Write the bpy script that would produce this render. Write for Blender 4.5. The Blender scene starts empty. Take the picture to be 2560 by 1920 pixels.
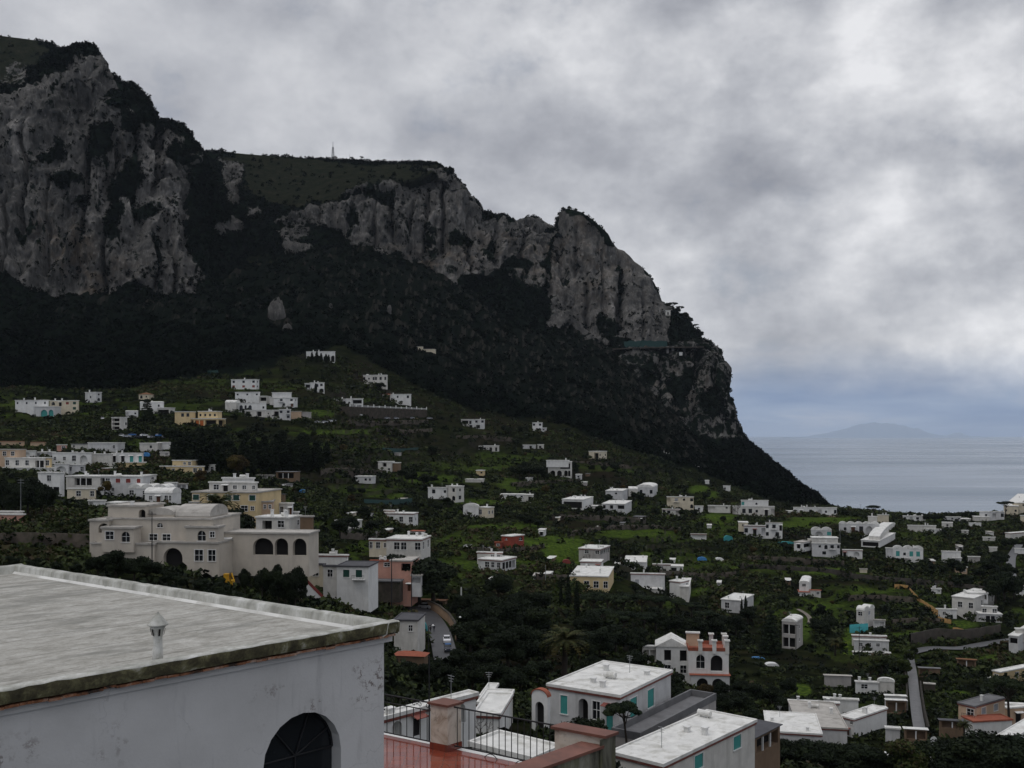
import bpy, bmesh, math, random
import numpy as np
from mathutils import Vector
rng = np.random.default_rng(7)
random.seed(7)
R = math.radians
S = bpy.context.scene
COL = S.collection

# ------------------------------------------------------------------ camera
F, UC, VE, ZC = 2500.0, 1280.0, 1086.0, 150.0      # focal length and eye level of the photograph (in its own pixels), eye height
cam_d = bpy.data.cameras.new('camera')
cam = bpy.data.objects.new('camera', cam_d)
COL.objects.link(cam)
cam.location = (0, 0, ZC)
cam.rotation_euler = (R(90), 0, 0)
cam_d.sensor_fit = 'HORIZONTAL'
cam_d.sensor_width = 36.0
cam_d.lens = 36.0 * F / 2560.0
cam_d.shift_y = (VE - 960.0) / 2560.0
cam_d.clip_start = 0.5
cam_d.clip_end = 200000.0
S.camera = cam

# ------------------------------------------------------------------ view, world, sun
S.view_settings.view_transform = 'Standard'
S.view_settings.look = 'None'
S.view_settings.exposure = 0.0
S.view_settings.gamma = 1.0
S.view_settings.use_curve_mapping = False
S.cycles.max_bounces = 5
S.cycles.diffuse_bounces = 3
S.cycles.volume_bounces = 1
S.cycles.use_denoising = True
SUN_EL, SUN_AZ = 66.0, 240.0      # azimuth measured clockwise from +Y


class NT:
    """small wrapper for building node trees"""
    def __init__(self, tree):
        self.t = tree

    def n(self, kind, **kw):
        nd = self.t.nodes.new(kind)
        for k, v in kw.items():
            if k.startswith('i_'):
                nd.inputs[k[2:].replace('_', ' ')].default_value = v
            else:
                setattr(nd, k, v)
        return nd

    def l(self, a, b):
        self.t.links.new(a, b)

    def math(self, op, a, b=None, c=None, clamp=False):
        nd = self.t.nodes.new('ShaderNodeMath')
        nd.operation = op
        nd.use_clamp = clamp
        for i, x in enumerate((a, b, c)):
            if x is None:
                continue
            if isinstance(x, (int, float)):
                nd.inputs[i].default_value = x
            else:
                self.l(x, nd.inputs[i])
        return nd.outputs[0]

    def mix(self, fac, a, b):
        nd = self.t.nodes.new('ShaderNodeMix')
        nd.data_type = 'RGBA'
        for s, x in ((nd.inputs['Factor'], fac), (nd.inputs['A'], a), (nd.inputs['B'], b)):
            pass
        ins = [i for i in nd.inputs if i.enabled]
        for s, x in zip((nd.inputs[0], nd.inputs[6], nd.inputs[7]), (fac, a, b)):
            if isinstance(x, (int, float)):
                s.default_value = x
            elif isinstance(x, tuple):
                s.default_value = (x[0], x[1], x[2], 1.0)
            else:
                self.l(x, s)
        return nd.outputs[2]

    def ramp(self, fac, stops):
        nd = self.t.nodes.new('ShaderNodeValToRGB')
        cr = nd.color_ramp
        while len(cr.elements) < len(stops):
            cr.elements.new(0.5)
        for e, (p, c) in zip(cr.elements, stops):
            e.position = p
            e.color = (c, c, c, 1) if isinstance(c, (int, float)) else (c[0], c[1], c[2], 1)
        self.l(fac, nd.inputs[0])
        return nd.outputs[0]

    def noise(self, vec, scale, detail=4, rough=0.55, dist=0.0):
        nd = self.t.nodes.new('ShaderNodeTexNoise')
        nd.inputs['Scale'].default_value = scale
        nd.inputs['Detail'].default_value = detail
        nd.inputs['Roughness'].default_value = rough
        nd.inputs['Distortion'].default_value = dist
        if vec is not None:
            self.l(vec, nd.inputs['Vector'])
        return nd.outputs[0]

    def mapping(self, vec, scale=(1, 1, 1), rot=(0, 0, 0), loc=(0, 0, 0)):
        nd = self.t.nodes.new('ShaderNodeMapping')
        nd.inputs['Scale'].default_value = scale
        nd.inputs['Rotation'].default_value = rot
        nd.inputs['Location'].default_value = loc
        self.l(vec, nd.inputs['Vector'])
        return nd.outputs[0]


SKY_LOC = (3.1, 1.7, 0.0)


def build_world():
    w = bpy.data.worlds.new('World')
    S.world = w
    w.use_nodes = True
    t = NT(w.node_tree)
    w.node_tree.nodes.clear()
    out = t.n('ShaderNodeOutputWorld')
    tc = t.n('ShaderNodeTexCoord')
    sky = t.n('ShaderNodeTexSky', sky_type='NISHITA', sun_disc=False, sun_elevation=R(SUN_EL), sun_rotation=R(SUN_AZ), altitude=150)
    sep = t.n('ShaderNodeSeparateXYZ')
    t.l(tc.outputs['Generated'], sep.inputs[0])
    x, y, z = sep.outputs
    el = t.math('MAXIMUM', z, 0.0)
    # the cloud layer: heaped grey cloud, a little flattened
    p = t.mapping(tc.outputs['Generated'], (1, 1, 1.45), loc=SKY_LOC)
    big = t.noise(p, 3.4, 5, 0.5, 0.0)
    mid = t.noise(t.mapping(p, loc=(7.3, -2.2, 1.0)), 7.6, 10, 0.60, 0.0)
    bil = t.n('ShaderNodeTexVoronoi', feature='SMOOTH_F1')
    bil.inputs['Scale'].default_value = 6.0
    bil.inputs['Smoothness'].default_value = 0.9
    wv = t.n('ShaderNodeVectorMath', operation='ADD')
    nz = t.n('ShaderNodeTexNoise')
    nz.inputs['Scale'].default_value = 9.0
    nz.inputs['Detail'].default_value = 6
    t.l(p, nz.inputs['Vector'])
    sc = t.n('ShaderNodeVectorMath', operation='SCALE')
    sc.inputs['Scale'].default_value = 0.30
    t.l(nz.outputs['Color'], sc.inputs[0])
    t.l(p, wv.inputs[0])
    t.l(sc.outputs[0], wv.inputs[1])
    t.l(wv.outputs[0], bil.inputs['Vector'])
    heap = t.math('SUBTRACT', 0.78, bil.outputs['Distance'])
    dens = t.math('ADD', t.math('ADD', t.math('MULTIPLY', big, 0.60), t.math('MULTIPLY', mid, 0.44)), t.math('MULTIPLY', heap, 0.20))
    # to the left the cover is smooth, to the right it breaks into heaps
    side = t.ramp(t.math('MULTIPLY_ADD', x, 0.5, 0.5), [(0.33, 0.5), (0.60, 1.0)])
    dens = t.math('ADD', 0.505, t.math('MULTIPLY', t.math('SUBTRACT', dens, 0.588), side))
    cloud = t.ramp(dens, [(0.385, (0.30, 0.312, 0.352)), (0.455, (0.405, 0.417, 0.458)), (0.505, (0.505, 0.518, 0.556)),
                          (0.555, (0.63, 0.640, 0.672)), (0.62, (0.83, 0.835, 0.86))])
    # thin gaps let the blue sky behind the clouds through
    skyc = t.n('ShaderNodeMix', data_type='RGBA', blend_type='MULTIPLY')
    skyc.inputs[0].default_value = 1.0
    t.l(sky.outputs[0], skyc.inputs[6])
    skyc.inputs[7].default_value = (0.09, 0.09, 0.09, 1)
    gap = t.ramp(mid, [(0.30, 0.22), (0.42, 0.03)])
    cloud = t.mix(gap, cloud, skyc.outputs[2])
    # low bank of blue cloud over the sea, broken by lighter streaks
    band = t.noise(t.mapping(tc.outputs['Generated'], (1.6, 1.6, 11.0), loc=(0.3, 0, 0.2)), 3.0, 6, 0.55, 0.3)
    bandc = t.ramp(band, [(0.38, (0.225, 0.30, 0.45)), (0.55, (0.31, 0.385, 0.52)), (0.66, (0.43, 0.47, 0.56))])
    edge = t.math('ADD', el, t.math('MULTIPLY', t.math('SUBTRACT', mid, 0.5), 0.07))
    low = t.ramp(edge, [(0.03, 1.0), (0.085, 0.0)])
    cloud = t.mix(low, cloud, bandc)
    # an overcast sky is brighter overhead than at the horizon
    up = t.math('MULTIPLY_ADD', t.ramp(el, [(0.42, 0.0), (0.95, 1.0)]), 0.7, 1.0)
    vm = t.n('ShaderNodeVectorMath', operation='SCALE')
    t.l(cloud, vm.inputs[0])
    t.l(up, vm.inputs['Scale'])
    bg = t.n('ShaderNodeBackground')
    bg.inputs['Strength'].default_value = 1.0
    t.l(vm.outputs[0], bg.inputs[0])
    t.l(bg.outputs[0], out.inputs[0])


build_world()
sun_d = bpy.data.lights.new('sun', 'SUN')
sun_d.energy = 0.7
sun_d.angle = R(25)
sun_d.color = (1.0, 0.95, 0.88)
sun = bpy.data.objects.new('sun', sun_d)
COL.objects.link(sun)
sun.location = (0, 0, 600)
_sd = Vector((math.sin(R(SUN_AZ)) * math.cos(R(SUN_EL)), math.cos(R(SUN_AZ)) * math.cos(R(SUN_EL)), math.sin(R(SUN_EL))))
sun.rotation_euler = (-_sd).to_track_quat('-Z', 'Y').to_euler()


# ------------------------------------------------------------------ noise in numpy
def _hash(ix, iy, iz, seed):
    h = (ix.astype(np.int64) * 374761393 + iy.astype(np.int64) * 668265263 + iz.astype(np.int64) * 2147483647 + seed * 974711) & 0xffffffff
    h = ((h ^ (h >> 13)) * 1274126177) & 0xffffffff
    h = h ^ (h >> 16)
    return (h & 0xffff) / 65535.0


def vnoise(x, y, z, seed=0):
    x, y, z = np.broadcast_arrays(np.asarray(x, float), np.asarray(y, float), np.asarray(z, float))
    xi, yi, zi = np.floor(x), np.floor(y), np.floor(z)
    fx, fy, fz = x - xi, y - yi, z - zi
    fx = fx * fx * (3 - 2 * fx); fy = fy * fy * (3 - 2 * fy); fz = fz * fz * (3 - 2 * fz)
    r = 0
    for a in (0, 1):
        wx = fx if a else 1 - fx
        for b in (0, 1):
            wy = fy if b else 1 - fy
            for c in (0, 1):
                wz = fz if c else 1 - fz
                r = r + wx * wy * wz * _hash(xi + a, yi + b, zi + c, seed)
    return r * 2 - 1


def fbm(x, y, z, octaves=4, seed=0, gain=0.5):
    a, s, r = 1.0, 1.0, 0.0
    for o in range(octaves):
        r = r + a * vnoise(x * s, y * s, z * s, seed + o * 17)
        a *= gain
        s *= 2.03
    return r


def P(u, v, Y):
    """world point that stands at pixel (u, v) of the photograph at distance Y"""
    return np.stack([(u - UC) / F * Y, Y + 0 * u, ZC + (VE - v) / F * Y], -1)


# ------------------------------------------------------------------ materials
MATS = {}


def principled(name):
    m = bpy.data.materials.new(name)
    m.use_nodes = True
    t = NT(m.node_tree)
    b = m.node_tree.nodes['Principled BSDF']
    b.inputs['Specular IOR Level'].default_value = 0.25
    MATS[name] = m
    return m, t, b


def plain(name, col, rough=0.8, var=0.18, scale=1.5, stain=None, stain_amt=0.0, bump=0.0, metal=0.0, spec=0.25, streak=False):
    """a painted or natural surface: colour with soft mottling and, if asked, stains with a shape of their own"""
    m, t, b = principled(name)
    tc = t.n('ShaderNodeTexCoord')
    v = tc.outputs['Object']
    n1 = t.noise(v, scale, 6, 0.6)
    c = t.mix(t.ramp(n1, [(0.3, 0.0), (0.7, 1.0)]), tuple(x * (1 - var) for x in col), tuple(min(1, x * (1 + var * 0.6)) for x in col))
    if stain:
        sv = t.mapping(v, (1.0, 1.0, 0.22)) if streak else v
        n2 = t.noise(sv, scale * 0.9, 7, 0.65, 0.4)
        c = t.mix(t.math('MULTIPLY', t.ramp(n2, [(0.5, 0.0), (0.68, 1.0)]), stain_amt), c, stain)
    t.l(c, b.inputs['Base Color'])
    b.inputs['Roughness'].default_value = rough
    b.inputs['Metallic'].default_value = metal
    b.inputs['Specular IOR Level'].default_value = spec
    if bump:
        bp = t.n('ShaderNodeBump')
        bp.inputs['Strength'].default_value = bump
        bp.inputs['Distance'].default_value = 0.05
        t.l(t.noise(v, scale * 8, 5, 0.6), bp.inputs['Height'])
        t.l(bp.outputs[0], b.inputs['Normal'])
    return m


def leaf_mat(name, cols, rough=0.75):
    m, t, b = principled(name)
    at = t.n('ShaderNodeAttribute', attribute_name='tint')
    geo = t.n('ShaderNodeNewGeometry')
    c = t.ramp(at.outputs['Fac'], [(i / (len(cols) - 1), c) for i, c in enumerate(cols)])
    n = t.noise(geo.outputs['Position'], 0.22, 3)
    c2 = t.n('ShaderNodeMix', data_type='RGBA', blend_type='MULTIPLY')
    c2.inputs[0].default_value = 1.0
    t.l(c, c2.inputs[6])
    t.l(t.ramp(n, [(0.3, 0.6), (0.7, 1.35)]), c2.inputs[7])
    t.l(c2.outputs[2], b.inputs['Base Color'])
    b.inputs['Roughness'].default_value = rough
    b.inputs['Specular IOR Level'].default_value = 0.0 if name == 'maquis_leaves' else 0.08
    return m


# ------------------------------------------------------------------ mesh helpers
def link_mesh(name, verts, faces, mat, parent=None, smooth=False, attrs=None, mats=None, midx=None):
    me = bpy.data.meshes.new(name)
    if isinstance(verts, np.ndarray) and isinstance(faces, np.ndarray):
        nv, nf, k = len(verts), len(faces), faces.shape[1]
        me.vertices.add(nv)
        me.vertices.foreach_set('co', verts.astype(np.float32).ravel())
        me.loops.add(nf * k)
        me.loops.foreach_set('vertex_index', faces.astype(np.int32).ravel())
        me.polygons.add(nf)
        me.polygons.foreach_set('loop_start', np.arange(nf, dtype=np.int32) * k)
        me.polygons.foreach_set('loop_total', np.full(nf, k, dtype=np.int32))
        me.update(calc_edges=True)
    else:
        me.from_pydata([tuple(v) for v in verts], [], [tuple(f) for f in faces])
        me.update()
    for k, v in (attrs or {}).items():
        a = me.attributes.new(k, 'FLOAT', 'POINT')
        a.data.foreach_set('value', np.asarray(v, dtype=np.float32).ravel())
    if smooth:
        me.polygons.foreach_set('use_smooth', np.ones(len(me.polygons), dtype=bool))
    for mm in (mats or [mat]):
        me.materials.append(MATS[mm] if isinstance(mm, str) else mm)
    if midx is not None:
        me.polygons.foreach_set('material_index', np.asarray(midx, dtype=np.int32))
    o = bpy.data.objects.new(name, me)
    COL.objects.link(o)
    if parent:
        o.parent = parent
    return o


def tag(o, label=None, cat=None, group=None, kind=None):
    if label: o['label'] = label
    if cat: o['category'] = cat
    if group: o['group'] = group
    if kind: o['kind'] = kind
    return o


def empty(name, loc, label, cat, group=None, rz=0.0):
    o = bpy.data.objects.new(name, None)
    o.empty_display_size = 0.5
    COL.objects.link(o)
    o.location = tuple(float(x) for x in loc)
    o.rotation_euler.z = rz
    return tag(o, label, cat, group)


def grid_faces(nr, nc):
    i = np.arange(nr - 1)[:, None] * nc + np.arange(nc - 1)[None, :]
    return np.stack([i, i + 1, i + nc + 1, i + nc], -1).reshape(-1, 4)


class MB:
    """collects boxes, tubes and faces for ONE mesh"""
    def __init__(self):
        self.v, self.f = [], []

    def add(self, vs, fs):
        k = len(self.v)
        self.v += [tuple(float(c) for c in v) for v in vs]
        self.f += [tuple(i + k for i in f) for f in fs]
        return self

    def poly(self, pts):
        return self.add(pts, [tuple(range(len(pts)))])

    def box(self, c, d, dx=(1, 0, 0), dy=(0, 1, 0)):
        """c: centre of the base; d: size along dx, dy and z"""
        c, dx, dy = np.array(c, float), np.array(dx, float), np.array(dy, float)
        vs = []
        for z in (0, d[2]):
            for sx, sy in ((-1, -1), (1, -1), (1, 1), (-1, 1)):
                vs.append(c + dx * sx * d[0] / 2 + dy * sy * d[1] / 2 + np.array((0, 0, z)))
        return self.add(vs, [(3, 2, 1, 0), (4, 5, 6, 7), (0, 1, 5, 4), (1, 2, 6, 5), (2, 3, 7, 6), (3, 0, 4, 7)])

    def tube(self, pts, rads, n=6, caps=True):
        pts = [np.array(p, float) for p in pts]
        if isinstance(rads, (int, float)):
            rads = [rads] * len(pts)
        k = len(self.v)
        ref = None
        for i, p in enumerate(pts):
            d = pts[min(i + 1, len(pts) - 1)] - pts[max(i - 1, 0)]
            d = d / (np.linalg.norm(d) + 1e-9)
            a = np.array((1.0, 0, 0)) if abs(d[0]) < 0.8 else np.array((0, 1.0, 0))
            if ref is not None: a = ref
            e1 = np.cross(d, a); e1 /= np.linalg.norm(e1) + 1e-9
            e2 = np.cross(d, e1)
            ref = -e2 * 0 + a
            for j in range(n):
                th = 2 * math.pi * j / n
                self.v.append(tuple(p + rads[i] * (math.cos(th) * e1 + math.sin(th) * e2)))
        for i in range(len(pts) - 1):
            for j in range(n):
                a, b = k + i * n + j, k + i * n + (j + 1) % n
                self.f.append((a, b, b + n, a + n))
        if caps:
            self.f.append(tuple(k + j for j in range(n))[::-1])
            e = k + (len(pts) - 1) * n
            self.f.append(tuple(e + j for j in range(n)))
        return self

    def lathe(self, prof, c=(0, 0, 0), n=16):
        k = len(self.v)
        for r, z in prof:
            for j in range(n):
                th = 2 * math.pi * j / n
                self.v.append((c[0] + r * math.cos(th), c[1] + r * math.sin(th), c[2] + z))
        for i in range(len(prof) - 1):
            for j in range(n):
                a, b = k + i * n + j, k + i * n + (j + 1) % n
                self.f.append((a, b, b + n, a + n))
        self.f.append(tuple(k + j for j in range(n))[::-1])
        e = k + (len(prof) - 1) * n
        self.f.append(tuple(e + j for j in range(n)))
        return self

    def build(self, name, mat, parent=None, smooth=False, **kw):
        return link_mesh(name, self.v, self.f, mat, parent, smooth, **kw)

# ------------------------------------------------------------------ the ground as a height table in (u, distance)
YK = np.array([0, 40, 70, 95, 118, 150, 185, 220, 260, 300, 350, 410, 480, 540, 600, 680, 760, 900, 1050, 1300], float)
COLS = {
    -900: [(40, 'z', -16), (70, 'z', -18), (110, 'z', -20), (160, 1420), (200, 1370), (260, 1300), (330, 1235), (400, 1182), (480, 1110), (540, 1050), (620, 975), (700, 900), (780, 825), (900, 745), (1050, 700), (1300, 660)],
    0: [(40, 'z', -16), (70, 'z', -18), (110, 'z', -20), (160, 1420), (200, 1370), (260, 1300), (330, 1238), (400, 1184), (480, 1110), (540, 1050), (620, 975), (700, 895), (780, 815), (900, 745), (1050, 700), (1300, 660)],
    450: [(40, 'z', -16), (70, 'z', -20), (110, 'z', -22), (150, 1482), (188, 1420), (230, 1352), (260, 1312), (330, 1238), (400, 1182), (480, 1112), (540, 1055), (600, 1008), (680, 925), (760, 850), (900, 750), (1050, 690), (1300, 650)],
    800: [(40, 'z', -18), (70, 'z', -22), (110, 'z', -26), (165, 1600), (200, 1540), (235, 1494), (260, 1450), (300, 1365), (350, 1295), (440, 1210), (520, 1110), (600, 1018), (680, 940), (760, 870), (900, 760), (1050, 650), (1300, 540)],
    1050: [(40, 'z', -20), (70, 'z', -25), (95, 1855), (165, 1735), (205, 1650), (225, 1605), (265, 1532), (300, 1445), (350, 1380), (420, 1308), (520, 1228), (600, 1142), (680, 1055), (760, 965), (900, 840), (1050, 710), (1300, 580)],
    1300: [(40, 'z', -20), (70, 'z', -26), (95, 1865), (118, 1825), (165, 1750), (205, 1680), (230, 1620), (275, 1512), (315, 1437), (380, 1363), (455, 1300), (580, 1200), (640, 1150), (710, 1085), (770, 1046), (900, 950), (1050, 840), (1300, 740)],
    1550: [(40, 'z', -22), (70, 'z', -28), (95, 'z', -32), (118, 1832), (165, 1790), (205, 1740), (250, 1650), (290, 1550), (330, 1475), (390, 1395), (460, 1320), (560, 1260), (640, 1185), (720, 1125), (800, 1070), (900, 1020), (1050, 940), (1300, 830)],
    1750: [(40, 'z', -26), (70, 'z', -38), (110, 'z', -46), (185, 1850), (220, 1795), (265, 1727), (300, 1650), (370, 1531), (430, 1432), (480, 1352), (560, 1290), (640, 1240), (760, 1192), (900, 1150), (1050, 1110), (1300, 1060)],
    2050: [(40, 'z', -30), (70, 'z', -48), (110, 'z', -54), (185, 1915), (220, 1828), (265, 1740), (300, 1670), (370, 1540), (430, 1440), (480, 1372), (540, 1315), (620, 1282), (700, 1266), (740, 1272), (800, 1296), (950, 'z', -152), (1300, 'z', -160)],
    2300: [(40, 'z', -30), (70, 'z', -50), (110, 'z', -56), (185, 1925), (220, 1838), (290, 1690), (330, 1620), (380, 1540), (470, 1404), (540, 1342), (640, 1295), (700, 1290), (760, 1310), (950, 'z', -152), (1300, 'z', -160)],
    2600: [(40, 'z', -30), (70, 'z', -50), (110, 'z', -56), (185, 1925), (220, 1838), (290, 1690), (330, 1625), (380, 1545), (470, 1404), (540, 1340), (640, 1285), (700, 1276), (760, 1300), (950, 'z', -152), (1300, 'z', -160)],
    3500: [(40, 'z', -30), (70, 'z', -50), (110, 'z', -56), (185, 1925), (220, 1838), (290, 1690), (330, 1625), (380, 1545), (470, 1404), (540, 1340), (640, 1285), (700, 1276), (760, 1300), (950, 'z', -152), (1300, 'z', -160)],
}
TU = np.arange(-900, 3501, 20.0)
TY = np.concatenate([np.arange(0, 100, 4.0), np.arange(100, 1304, 5.0)])


def _make_table():
    us = sorted(COLS)
    rows = []
    for u in us:
        ys, zs = [0.0, 20.0], [-14.0, -14.0]
        for k in COLS[u]:
            ys.append(k[0])
            zs.append(k[2] if len(k) == 3 else (VE - k[1]) / F * k[0])
        rows.append(np.interp(TY, ys, zs))
    rows = np.array(rows)
    T = np.array([np.interp(TU, us, rows[:, j]) for j in range(len(TY))]).T
    ku = np.exp(-0.5 * (np.arange(-6, 7) / 2.6) ** 2); ku /= ku.sum()
    T = np.apply_along_axis(lambda a: np.convolve(np.pad(a, 6, 'edge'), ku, 'valid'), 0, T)
    ky = np.exp(-0.5 * (np.arange(-4, 5) / 1.4) ** 2); ky /= ky.sum()
    T = np.apply_along_axis(lambda a: np.convolve(np.pad(a, 4, 'edge'), ky, 'valid'), 1, T)
    return T


TZ = _make_table()


def ground_z(X, Y):
    X, Y = np.broadcast_arrays(np.asarray(X, float), np.asarray(Y, float))
    Yc = np.clip(Y, 12.0, TY[-1] - 1e-3)
    u = np.clip(UC + F * X / Yc, TU[0], TU[-1] - 1e-3)
    iu = np.clip(((u - TU[0]) / 20.0).astype(int), 0, len(TU) - 2)
    fu = (u - TU[iu]) / 20.0
    iy = np.clip(np.searchsorted(TY, Yc, 'right') - 1, 0, len(TY) - 2)
    fy = (Yc - TY[iy]) / (TY[iy + 1] - TY[iy])
    z = (TZ[iu, iy] * (1 - fu) * (1 - fy) + TZ[iu + 1, iy] * fu * (1 - fy) + TZ[iu, iy + 1] * (1 - fu) * fy + TZ[iu + 1, iy + 1] * fu * fy)
    return ZC + z


_YS = np.arange(85.0, 1300.0, 0.5)


def hit(u, v, y0=85.0):
    """distance at which the sight line through pixel (u, v) meets the ground"""
    ys = _YS[_YS >= y0]
    z = ground_z((u - UC) / F * ys, ys)
    vv = VE - (z - ZC) / ys * F
    k = np.nonzero(vv <= v)[0]
    return float(ys[k[0]]) if len(k) else float(ys[-1])


def at(u, v, Y=None):
    Y = Y or hit(u, v)
    X = (u - UC) / F * Y
    return np.array((X, Y, float(ground_z(X, Y))))


# ------------------------------------------------------------------ roads and paths (centre lines in photo pixels, followed over the ground)
ROADS = [
    ('road', 'asphalt', 5.2, [(1118, 1655), (1112, 1632), (1106, 1605), (1098, 1578), (1086, 1556), (1072, 1538), (1050, 1524), (1020, 1512)]),
    ('path', 'paving', 2.6, [(2300, 1828), (2293, 1790), (2288, 1750), (2284, 1715), (2282, 1692), (2277, 1660), (2272, 1632)]),
    ('road', 'asphalt', 4.5, [(2272, 1632), (2330, 1618), (2400, 1622), (2450, 1612), (2520, 1600), (2640, 1590)]),
    ('road', 'asphalt', 4.0, [(2548, 1360), (2528, 1392), (2526, 1420), (2530, 1450), (2550, 1480)]),
    ('path', 'gravel', 1.6, [(1990, 1520), (2010, 1530), (2026, 1545), (2024, 1560)]),
]
road_pts = []
for nm, mt, wd, px in ROADS:
    c = np.array([at(u, v) for u, v in px])
    seg = np.concatenate([[0], np.cumsum(np.linalg.norm(np.diff(c[:, :2], axis=0), axis=1))])
    s = np.arange(0, seg[-1], 1.0)
    line = np.stack([np.interp(s, seg, c[:, 0]), np.interp(s, seg, c[:, 1])], -1)
    kk = np.ones(9) / 9
    for a in (0, 1):
        line[:, a] = np.convolve(np.pad(line[:, a], 4, 'edge'), kk, 'valid')
    zz = ground_z(line[:, 0], line[:, 1])
    zz = np.convolve(np.pad(zz, 6, 'edge'), np.ones(13) / 13, 'valid')
    road_pts.append((nm, mt, wd, line, zz))

# fields with crops or mown grass (photo pixel, radii, greenness)
PADS = []                 # level plots under the houses: corner, two directions, two lengths, height
FIELDS = [(1273, 1318, 90, 9, .9), (1390, 1352, 85, 16, 1), (1418, 1384, 62, 22, 1), (1592, 1331, 95, 14, .9), (1123, 1414, 80, 20, .8), (1302, 1411, 45, 10, .8),
          (1797, 1294, 42, 12, 1), (1787, 1311, 32, 8, .8), (2060, 1302, 80, 10, 1), (1990, 1313, 45, 9, .8), (1894, 1418, 110, 5, .9), (2075, 1432, 75, 8, .9),
          (1747, 1224, 28, 8, 1), (1780, 1237, 24, 8, .8), (2180, 1479, 75, 9, .8), (2062, 1513, 62, 12, .9), (2122, 1602, 14, 30, 1), (2014, 1565, 14, 32, .9), (2003, 1724, 20, 14, 1),
          (2385, 1732, 34, 11, .9), (2470, 1643, 44, 9, .8), (2290, 1584, 80, 9, .8), (2300, 1345, 50, 16, .45), (2150, 1440, 26, 9, .8), (1105, 1440, 75, 18, .7),
          (818, 1080, 100, 5, .9), (925, 1078, 40, 5, .8), (804, 1033, 34, 8, .7), (1050, 1195, 62, 7, .9), (977, 1238, 55, 8, .7), (587, 926, 70, 11, .6), (162, 1097, 16, 4, .9),
          (1210, 1172, 90, 5, .7), (1300, 1145, 70, 5, .6), (1120, 1194, 60, 6, .8), (1280, 1208, 40, 14, .8), (1185, 1256, 70, 6, .8), (1580, 1180, 14, 4, 1), (1500, 1170, 90, 8, .4),
          (1660, 1345, 60, 8, .6), (1640, 1392, 90, 14, .6), (1735, 1478, 40, 12, .9), (1770, 1455, 30, 10, .8), (900, 1000, 40, 5, .5), (1650, 1225, 60, 8, .6), (2010, 1355, 40, 6, .6),
          (1240, 1350, 70, 30, .45), (1150, 1350, 60, 18, .6), (1140, 1385, 70, 8, .5), (2410, 1560, 34, 10, .8), (2350, 1530, 30, 14, .6), (2240, 1545, 60, 8, .6), (2060, 1470, 40, 8, .5)]


def soft_ellipses(u, v, items, wob):
    r = np.zeros(u.shape)
    for (cu, cv, ru, rv, s) in items:
        d = ((u - cu) / ru) ** 2 + ((v - cv) / rv) ** 2
        r = np.maximum(r, s * np.clip(1.6 - d + wob * 0.5, 0, 1))
    return r


def in_poly(u, v, poly):
    r = np.zeros(u.shape, bool)
    n = len(poly)
    for i in range(n):
        (x1, y1), (x2, y2) = poly[i], poly[(i + 1) % n]
        c = ((y1 > v) != (y2 > v)) & (u < (x2 - x1) * (v - y1) / ((y2 - y1) + 1e-9) + x1)
        r ^= c
    return r


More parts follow.
